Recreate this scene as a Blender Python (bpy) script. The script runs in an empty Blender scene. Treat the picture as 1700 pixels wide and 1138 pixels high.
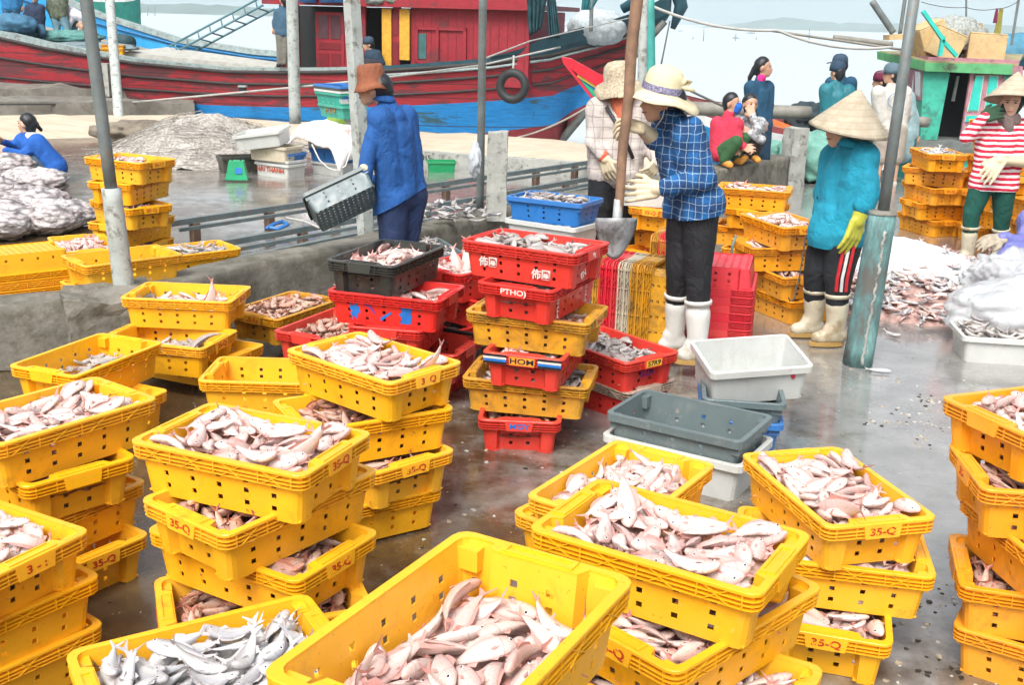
import bpy, bmesh, math, random
import numpy as np
from math import radians, sin, cos, pi, atan, sqrt
from mathutils import Vector, Matrix, Quaternion, noise

S = bpy.context.scene
C = S.collection
# ---------------------------------------------------------------- camera, sky, sun, exposure
FOC, PITCH, ROLL, CAMZ = 1820.0, math.atan(536/1820.0), radians(1.6), 1.95
_f = Vector((0, cos(PITCH), -sin(PITCH))); _r = Vector((1, 0, 0)); _u = _r.cross(_f)
CR = cos(ROLL)*_r+sin(ROLL)*_u; CU = -sin(ROLL)*_r+cos(ROLL)*_u
cam = bpy.data.objects.new('camera', bpy.data.cameras.new('camera')); C.objects.link(cam)
cam.matrix_world = Matrix(((CR.x, CU.x, -_f.x, 0), (CR.y, CU.y, -_f.y, 0), (CR.z, CU.z, -_f.z, CAMZ), (0, 0, 0, 1)))
cam.data.sensor_width = 36; cam.data.lens = FOC/1700*36; cam.data.clip_start = .05; cam.data.clip_end = 20000
S.camera = cam
W = bpy.data.worlds.new('World'); S.world = W; W.use_nodes = True
nt = W.node_tree; nt.nodes.clear()
sky = nt.nodes.new('ShaderNodeTexSky'); sky.sky_type = 'NISHITA'; sky.sun_disc = False
SUN_EL, SUN_ROT = radians(52), radians(200)
sky.sun_elevation = SUN_EL; sky.sun_rotation = SUN_ROT; sky.air_density = 1.0; sky.dust_density = 6.0; sky.ozone_density = 1.0
hs = nt.nodes.new('ShaderNodeHueSaturation'); hs.inputs['Saturation'].default_value = .30
bg = nt.nodes.new('ShaderNodeBackground'); bg.inputs[1].default_value = .15
wo = nt.nodes.new('ShaderNodeOutputWorld')
nt.links.new(sky.outputs[0], hs.inputs['Color']); nt.links.new(hs.outputs[0], bg.inputs[0]); nt.links.new(bg.outputs[0], wo.inputs[0])
sl = bpy.data.lights.new('sun', 'SUN'); sl.energy = 1.5; sl.angle = radians(25); sl.color = (1, .96, .9)
so = bpy.data.objects.new('sun', sl); C.objects.link(so)
# direction towards the sun: sky rotation is measured clockwise from +Y
_d = Vector((sin(SUN_ROT)*cos(SUN_EL), cos(SUN_ROT)*cos(SUN_EL), sin(SUN_EL)))
so.rotation_euler = (-_d).to_track_quat('-Z', 'Y').to_euler()
S.view_settings.view_transform = 'Standard'; S.view_settings.look = 'None'; S.view_settings.exposure = 0.70; S.view_settings.gamma = 1
S.view_settings.use_curve_mapping = False
S.render.engine = 'CYCLES'
S.cycles.max_bounces = 7; S.cycles.diffuse_bounces = 4; S.cycles.glossy_bounces = 3; S.cycles.transmission_bounces = 4; S.cycles.transparent_max_bounces = 8
S.cycles.use_denoising = True
S.cycles.caustics_reflective = False; S.cycles.caustics_refractive = False
S.cycles.volume_bounces = 2

def at(x, y, Y):
    """World point seen at photo pixel (x, y) on the plane at distance Y: used while measuring where things stand."""
    d = (x-850)/FOC*CR-(y-569)/FOC*CU+_f
    t = Y/d.y
    return Vector((0, 0, CAMZ))+d*t
def atz(x, y, z=0.):
    d = (x-850)/FOC*CR-(y-569)/FOC*CU+_f
    return Vector((0, 0, CAMZ))+d*((z-CAMZ)/d.z)

# ---------------------------------------------------------------- materials
MATS = {}
def ramp(n, stops):
    cr = n.color_ramp
    while len(cr.elements) > 1: cr.elements.remove(cr.elements[-1])
    cr.elements[0].position = stops[0][0]; cr.elements[0].color = (*stops[0][1], 1) if len(stops[0][1]) == 3 else stops[0][1]
    for p, c in stops[1:]:
        e = cr.elements.new(p); e.color = (*c, 1) if len(c) == 3 else c
def shade(c, k): return tuple(min(1, v*k) for v in c)
class G:
    """Small node-graph helper."""
    def __init__(s, name):
        s.m = bpy.data.materials.new(name); s.m.use_nodes = True; s.t = s.m.node_tree
        s.p = s.t.nodes['Principled BSDF']; s.out = s.t.nodes['Material Output']
        s.tc = s.t.nodes.new('ShaderNodeTexCoord')
    def n(s, typ, **kw):
        x = s.t.nodes.new('ShaderNode'+typ)
        for k, v in kw.items(): setattr(x, k, v)
        return x
    def l(s, a, b): s.t.links.new(a, b)
    def co(s, scale=(1, 1, 1), rot=(0, 0, 0), kind='Object', src=None):
        mp = s.n('Mapping'); mp.inputs['Scale'].default_value = scale; mp.inputs['Rotation'].default_value = rot
        s.l(src or s.tc.outputs[kind], mp.inputs[0]); return mp.outputs[0]
    def noise(s, scale, detail=4, rough=.6, vec=None, dist=0):
        x = s.n('TexNoise'); x.inputs['Scale'].default_value = scale; x.inputs['Detail'].default_value = detail; x.inputs['Roughness'].default_value = rough
        x.inputs['Distortion'].default_value = dist
        s.l(vec or s.tc.outputs['Object'], x.inputs['Vector']); return x.outputs['Fac']
    def vor(s, scale, vec=None, feature='F1'):
        x = s.n('TexVoronoi', feature=feature); x.inputs['Scale'].default_value = scale
        s.l(vec or s.tc.outputs['Object'], x.inputs['Vector']); return x.outputs['Distance']
    def ramp(s, fac, *stops):
        x = s.n('ValToRGB'); ramp(x, stops); s.l(fac, x.inputs[0]); return x.outputs[0]
    def mix(s, fac, a, b, mode='MIX'):
        x = s.n('MixRGB', blend_type=mode)
        for i, v in zip((0, 1, 2), (fac, a, b)):
            if isinstance(v, (int, float)): x.inputs[i].default_value = v if i == 0 else (v, v, v, 1)
            elif isinstance(v, tuple): x.inputs[i].default_value = (*v, 1) if len(v) == 3 else v
            else: s.l(v, x.inputs[i])
        return x.outputs[0]
    def math(s, op, a, b=0., c=0.):
        x = s.n('Math', operation=op)
        for i, v in enumerate((a, b, c)):
            if isinstance(v, (int, float)): x.inputs[i].default_value = v
            else: s.l(v, x.inputs[i])
        return x.outputs[0]
    def sep(s, vec):
        x = s.n('SeparateXYZ'); s.l(vec, x.inputs[0]); return x.outputs
    def bump(s, h, strength=.3, dist=.01):
        x = s.n('Bump'); x.inputs['Strength'].default_value = strength; x.inputs['Distance'].default_value = dist
        s.l(h, x.inputs['Height']); s.l(x.outputs[0], s.p.inputs['Normal'])
    def set(s, **kw):
        for k, v in kw.items():
            i = s.p.inputs[k.replace('_', ' ')]
            if isinstance(v, (int, float)): i.default_value = v
            elif isinstance(v, tuple): i.default_value = (*v, 1) if len(v) == 3 else v
            else: s.l(v, i)
        return s.m

def plain(name, col, rough=.6, var=.25, scale=6, bump=.0, bscale=40, metal=0, dark=None, dirt=0, dirtcol=(.09, .07, .05), dscale=5, spec=.5):
    """Surface with mottled colour, optional grime patches and fine bump."""
    if name in MATS: return MATS[name]
    g = G(name)
    c = g.ramp(g.noise(scale, 5), (.3, shade(col, 1-var)), (.72, shade(col, 1+var*.6)))
    if dirt:
        d = g.ramp(g.noise(dscale, 8, .7), (.60-dirt*.28, (0, 0, 0)), (.66-dirt*.1, (1, 1, 1)))
        c = g.mix(g.math('MULTIPLY', d, .85), c, dirtcol)
    if bump: g.bump(g.noise(bscale, 6, .65), bump, .01)
    g.set(Base_Color=c, Roughness=rough, Metallic=metal)
    g.p.inputs['Specular IOR Level'].default_value = spec
    MATS[name] = g.m
    return g.m

def crate_mat(name, col, dirt=.2, dcol=(.11, .06, .02), rough=.36):
    g = G(name)
    oi = g.n('ObjectInfo')
    off = g.n('VectorMath', operation='SCALE'); off.inputs['Scale'].default_value = 13.0
    cmb = g.n('CombineXYZ'); g.l(oi.outputs['Random'], cmb.inputs[0]); g.l(oi.outputs['Random'], cmb.inputs[1])
    g.l(cmb.outputs[0], off.inputs[0])
    add = g.n('VectorMath', operation='ADD'); g.l(g.tc.outputs['Object'], add.inputs[0]); g.l(off.outputs[0], add.inputs[1])
    v = add.outputs[0]
    c = g.ramp(g.noise(5, 4, .6, v), (.3, shade(col, .86)), (.7, shade(col, 1.06)))
    c = g.mix(g.math('MULTIPLY', oi.outputs['Random'], .40), c, shade(col, .72)); fade = g.math('MULTIPLY', g.math('FRACT', g.math('MULTIPLY', oi.outputs['Random'], 17.0)), .07); c = g.mix(fade, c, (.8, .62, .35))
    smear = g.ramp(g.noise(9, 8, .72, v, .4), (.60-dirt*.18, (0, 0, 0)), (.78, (1, 1, 1)))
    c = g.mix(g.math('MULTIPLY', smear, g.math('MULTIPLY_ADD', g.math('FRACT', g.math('MULTIPLY', oi.outputs['Random'], 7.0)), .35, .22+dirt*.75)), c, dcol)
    sp = g.ramp(g.noise(95, 2, .5, v), (.70-dirt*.04, (0, 0, 0)), (.74, (1, 1, 1)))
    c = g.mix(g.math('MULTIPLY', sp, .5), c, dcol)
    scr = g.ramp(g.noise(30, 3, .6, g.co((1, 9, 1), (0, 0, .5), src=v)), (.70, (0, 0, 0)), (.78, (1, 1, 1)))
    c = g.mix(g.math('MULTIPLY', scr, .16), c, (.9, .85, .7))
    g.bump(g.noise(60, 4, .6, v), .12, .004)
    r = g.ramp(g.noise(14, 4, .6, v), (.3, (rough-.12,)*3), (.75, (rough+.2,)*3))
    g.set(Base_Color=c, Roughness=r)
    MATS[name] = g.m
    return g.m
YEL = crate_mat('yellow_plastic', (.96, .475, .008), .24, (.30, .11, .02))
ORG = crate_mat('orange_yellow_plastic', (.90, .37, .006), .38, (.22, .08, .02))
DYE = crate_mat('dirty_yellow_plastic', (.68, .33, .015), .75, (.13, .07, .03))
RED = crate_mat('red_plastic', (.72, .024, .02), .22, (.25, .02, .015))
MAG = crate_mat('pinkish_red_plastic', (.72, .02, .045), .15, (.25, .02, .03))
BLK = crate_mat('black_plastic', (.018, .026, .028), .55, (.10, .085, .06))
BLU = crate_mat('blue_plastic', (.012, .17, .52), .15, (.05, .09, .14))
WHT = crate_mat('white_plastic', (.60, .625, .61), .28, (.34, .28, .2))
CRM = crate_mat('cream_plastic', (.62, .56, .43), .4, (.28, .2, .12))
GRY = crate_mat('grey_plastic', (.10, .15, .168), .35, (.3, .3, .27))
TEA = crate_mat('teal_plastic', (.02, .36, .27), .2, (.08, .2, .17))
GRN = crate_mat('green_plastic', (.01, .30, .11), .15, (.05, .12, .06))
def worn(name, col, under, amt=.5, scale=60):
    g = G(name); oi = g.n('ObjectInfo'); n_ = g.noise(scale, 3, .6, g.co((1, 1, 1)))
    off = g.n('VectorMath', operation='ADD'); cb = g.n('CombineXYZ'); g.l(g.math('MULTIPLY', oi.outputs['Random'], 9.), cb.inputs[0]); g.l(g.tc.outputs['Object'], off.inputs[0]); g.l(cb.outputs[0], off.inputs[1])
    n_ = g.noise(scale, 3, .6, off.outputs[0]); th = g.math('ADD', n_, g.math('MULTIPLY', g.math('FRACT', g.math('MULTIPLY', oi.outputs['Random'], 5.)), .16))
    g.set(Base_Color=g.mix(g.ramp(th, (1-amt, (0, 0, 0)), (1.05-amt, (1, 1, 1))), col, under), Roughness=.5); MATS[name] = g.m; return g.m
INK = worn('red_ink', (.45, .035, .01), (.90, .42, .012), .34)
WPAINT = plain('white_paint', (.62, .60, .56), .5, .2, 30)
BPAINT = plain('blue_paint_mark', (.01, .16, .55), .5, .2, 20)
KPAINT = plain('black_paint_mark', (.015, .015, .02), .5, .2)

# ---------------------------------------------------------------- mesh helpers
class MB:
    """Collects boxes, tubes and loose faces, then links them as ONE mesh object."""
    def __init__(s): s.v = []; s.f = []; s.mi = []; s.ms = []; s.sm = []
    def midx(s, m):
        if m not in s.ms: s.ms.append(m)
        return s.ms.index(m)
    def raw(s, V, F, m, smooth=False):
        b = len(s.v); s.v += [tuple(v) for v in V]; i = s.midx(m)
        for f in F: s.f.append(tuple(b+k for k in f)); s.mi.append(i); s.sm.append(smooth)
        return s
    def box(s, c, d, m, rot=None):
        R = rot if rot is not None else Matrix.Identity(3); c = Vector(c)
        V = [c+R @ Vector((sx*d[0]/2, sy*d[1]/2, sz*d[2]/2)) for sx in (-1, 1) for sy in (-1, 1) for sz in (-1, 1)]
        return s.raw(V, [(0, 1, 3, 2), (4, 6, 7, 5), (0, 4, 5, 1), (2, 3, 7, 6), (0, 2, 6, 4), (1, 5, 7, 3)], m)
    def bb(s, x0, x1, y0, y1, z0, z1, m): return s.box(((x0+x1)/2, (y0+y1)/2, (z0+z1)/2), (abs(x1-x0), abs(y1-y0), abs(z1-z0)), m)
    def hexa(s, P, m):
        """Eight corners: four of one face in order, then the four opposite ones."""
        return s.raw(P, [(3, 2, 1, 0), (4, 5, 6, 7), (0, 1, 5, 4), (1, 2, 6, 5), (2, 3, 7, 6), (3, 0, 4, 7)], m)
    def bar(s, a, b, w, h, m, up=(0, 0, 1)):
        a = Vector(a); b = Vector(b); d = (b-a); L = d.length; d.normalize(); u = Vector(up)
        if abs(d.dot(u)) > .99: u = Vector((1, 0, 0))
        sd = d.cross(u).normalized(); u = sd.cross(d)
        P = [a+sd*x*w/2+u*y*h/2 for x, y in ((-1, -1), (1, -1), (1, 1), (-1, 1))]
        return s.hexa([p for p in P]+[p+d*L for p in P], m)
    def tube(s, pts, rad, m, n=8, cap=True, smooth=True):
        pts = [Vector(p) for p in pts]; N = len(pts)
        if not hasattr(rad, '__len__'): rad = [rad]*N
        V = []; F = []
        pu = None
        for i, p in enumerate(pts):
            d = (pts[min(i+1, N-1)]-pts[max(i-1, 0)]).normalized()
            if pu is None: pu = Vector((0, 0, 1)) if abs(d.z) < .9 else Vector((1, 0, 0))
            sd = d.cross(pu).normalized(); u = sd.cross(d); pu = u
            for k in range(n):
                a = 2*pi*k/n; V.append(p+(sd*cos(a)+u*sin(a))*rad[i])
        for i in range(N-1):
            for k in range(n):
                a = i*n+k; b = i*n+(k+1) % n; F.append((a, b, b+n, a+n))
        if cap: F += [tuple(range(n))[::-1], tuple((N-1)*n+k for k in range(n))]
        return s.raw(V, F, m, smooth)
    def lathe(s, prof, m, c=(0, 0, 0), n=24, R=None, smooth=True):
        c = Vector(c); R = R or Matrix.Identity(3); V = []; F = []
        for r, z in prof:
            for k in range(n):
                a = 2*pi*k/n; V.append(c+R @ Vector((r*cos(a), r*sin(a), z)))
        for i in range(len(prof)-1):
            for k in range(n):
                a = i*n+k; b = i*n+(k+1) % n; F.append((a, b, b+n, a+n))
        return s.raw(V, F, m, smooth)
    def torus(s, c, R_, r, m, M=None, n=28, k=10):
        c = Vector(c); M = M or Matrix.Identity(3); V = []; F = []
        for i in range(n):
            a = 2*pi*i/n
            for j in range(k):
                b = 2*pi*j/k; V.append(c+M @ Vector(((R_+r*cos(b))*cos(a), (R_+r*cos(b))*sin(a), r*sin(b))))
        for i in range(n):
            for j in range(k):
                F.append((i*k+j, ((i+1) % n)*k+j, ((i+1) % n)*k+(j+1) % k, i*k+(j+1) % k))
        return s.raw(V, F, m, True)
    def mesh(s, name):
        me = bpy.data.meshes.new(name); me.from_pydata(s.v, [], s.f)
        for m in s.ms: me.materials.append(m)
        me.polygons.foreach_set('material_index', s.mi); me.polygons.foreach_set('use_smooth', s.sm)
        me.validate(); me.update()
        return me
    def build(s, name, parent=None, **kw):
        o = bpy.data.objects.new(name, s.mesh(name)); C.objects.link(o)
        if parent is not None: o.parent = parent
        tag(o, **kw); return o

def tag(o, label=None, cat=None, group=None, kind=None):
    if label: o['label'] = label
    if cat: o['category'] = cat
    if group: o['group'] = group
    if kind: o['kind'] = kind
    return o
def thing(name, label, cat, loc=(0, 0, 0), rz=0, group=None):
    o = bpy.data.objects.new(name, None); C.objects.link(o); o.empty_display_size = .1
    o.location = loc; o.rotation_euler = (0, 0, rz); return tag(o, label, cat, group)
def sub(a, b): return tuple(x-y for x, y in zip(a, b))
def wobble(me, amp, scale, seed=0):
    for v in me.vertices:
        n = noise.noise_vector(v.co*scale+Vector((seed, seed*2, 0))); v.co += n*amp
TXT = {}
def text(name, s, size, m, parent, loc, rot, ext=.0006, sx=1.0, align='CENTER'):
    key = (s, size, m.name)
    if key not in TXT:
        cu = bpy.data.curves.new(name, 'FONT'); cu.body = s; cu.size = size; cu.extrude = ext; cu.align_x = align; cu.align_y = 'CENTER'; cu.offset = .0006*size/.03
        o = bpy.data.objects.new(name, cu); C.objects.link(o)
        me = bpy.data.meshes.new_from_object(o.evaluated_get(bpy.context.evaluated_depsgraph_get())); me.name = name; me.materials.clear(); me.materials.append(m)
        bpy.data.objects.remove(o); bpy.data.curves.remove(cu); TXT[key] = me
    o = bpy.data.objects.new(name, TXT[key]); C.objects.link(o); o.parent = parent; o.location = loc; o.rotation_euler = rot; o.scale = (sx, 1, 1)
    return o
# ---------------------------------------------------------------- fish
def fish_data(bend=0.0, sbend=0.0, hi=True, open_mouth=False, twist=0.0):
    """One fish of unit length along X, head at -X: verts, faces, material numbers, per-vertex (t, height) pairs."""
    secs = [(0, .022, .016), (.022, .05, .034), (.06, .086, .052), (.12, .120, .066), (.20, .136, .074), (.30, .147, .076), (.42, .141, .070),
            (.54, .121, .058), (.66, .088, .042), (.76, .060, .028), (.83, .040, .018), (.865, .03, .01)]
    if not hi:
        secs = [secs[i] for i in (0, 2, 4, 6, 8, 10)]
    n = 12 if hi else 6
    V, FC, MT, AT = [], [], [], []
    def place(t, y, z):
        s = t - .4
        ang = twist * s
        y, z = y*math.cos(ang)-z*math.sin(ang), y*math.sin(ang)+z*math.cos(ang)
        a = bend * s
        cx = math.sin(a)/bend if abs(bend) > 1e-4 else s
        cy = (1-math.cos(a))/bend if abs(bend) > 1e-4 else 0
        x = cx - math.sin(a)*y; yy = cy + math.cos(a)*y
        zz = z + sbend * s*s
        return (x, yy, zz)
    for (t, h, w) in secs:
        drop = -.012 if t < .08 else 0
        for k in range(n):
            a = 2*math.pi*k/n
            cz = math.cos(a); sy = math.sin(a)
            V.append(place(t, w*sy*(1-.25*max(0, cz)), h*cz*(.95 if cz > 0 else 1.02)+drop)); AT.append((t, cz))
    m = len(secs)
    for i in range(m-1):
        for k in range(n):
            a, b = i*n+k, i*n+(k+1) % n
            FC.append((a, b, b+n, a+n)); MT.append(0)
    FC.append(tuple(range(n))[::-1]); MT.append(0)
    FC.append(tuple((m-1)*n+k for k in range(n))); MT.append(0)
    def add(pts, faces, mt, at):
        b = len(V)
        for p in pts:
            V.append(place(*p)); AT.append(at)
        for f in faces:
            FC.append(tuple(b+i for i in f)); MT.append(mt)
    # tail fin, forked
    for sg in (1, -1):
        th = .004
        add([(.85, th, .03*sg), (.85, th, -.004*sg), (.925, 0, .004*sg), (1.0, .012, .115*sg), (.985, .01, .125*sg), (.9, th, .06*sg)],
            [(0, 1, 2, 3, 4, 5)], 1, (1, .4))
        add([(.85, -th, .03*sg), (.85, -th, -.004*sg), (.925, -.001, .004*sg), (1.0, .010, .115*sg), (.985, .008, .125*sg), (.9, -th, .06*sg)],
            [(5, 4, 3, 2, 1, 0)], 1, (1, .4))
    # dorsal and belly fins
    add([(.26, .002, .135), (.33, 0, .195), (.46, .003, .175), (.6, 0, .135), (.66, .002, .085), (.46, 0, .13)], [(0, 1, 2, 5), (5, 2, 3, 4)], 1, (.5, .9))
    add([(.55, .002, -.115), (.6, .004, -.165), (.7, 0, -.1), (.68, .001, -.08)], [(0, 1, 2, 3)], 1, (.6, -.9))
    add([(.28, .03, -.13), (.33, .045, -.19), (.40, .02, -.15)], [(0, 1, 2)], 1, (.3, -.9))
    if hi:
        for sg in (1, -1):     # pectoral fins, eyes
            add([(.235, .068*sg, -.02), (.33, .105*sg, -.075), (.38, .088*sg, -.05), (.33, .08*sg, -.02)], [(0, 1, 2, 3)], 1, (.3, 0))
            for (r, off, mt) in ((.030, .0, 2), (.017, .006, 3)):
                c = []
                yb = .055+off
                for k in range(8):
                    a = 2*math.pi*k/8
                    c.append((.105+r*math.cos(a), sg*(yb-.012*math.cos(a)*-1*r/.03*.5), .028+r*math.sin(a)))
                c.append((.105, sg*(yb+.008), .028))
                add(c, [((k, (k+1) % 8, 8) if sg < 0 else ((k+1) % 8, k, 8)) for k in range(8)], mt, (.1, .2))
    else:
        for sg in (1, -1):
            add([(.08, sg*.056, .03), (.1, sg*.058, .055), (.125, sg*.06, .03), (.1, sg*.056, .008)], [(0, 1, 2, 3)], 3, (.1, .2))
    return V, FC, MT, AT
FISH_BENDS = [(0, 0, 0), (.9, 0, .3), (-1.1, .1, -.3), (1.7, -.15, .2), (-.5, .25, .4), (.4, -.3, -.4), (-1.9, .1, 0), (1.2, .3, .5)]
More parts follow.
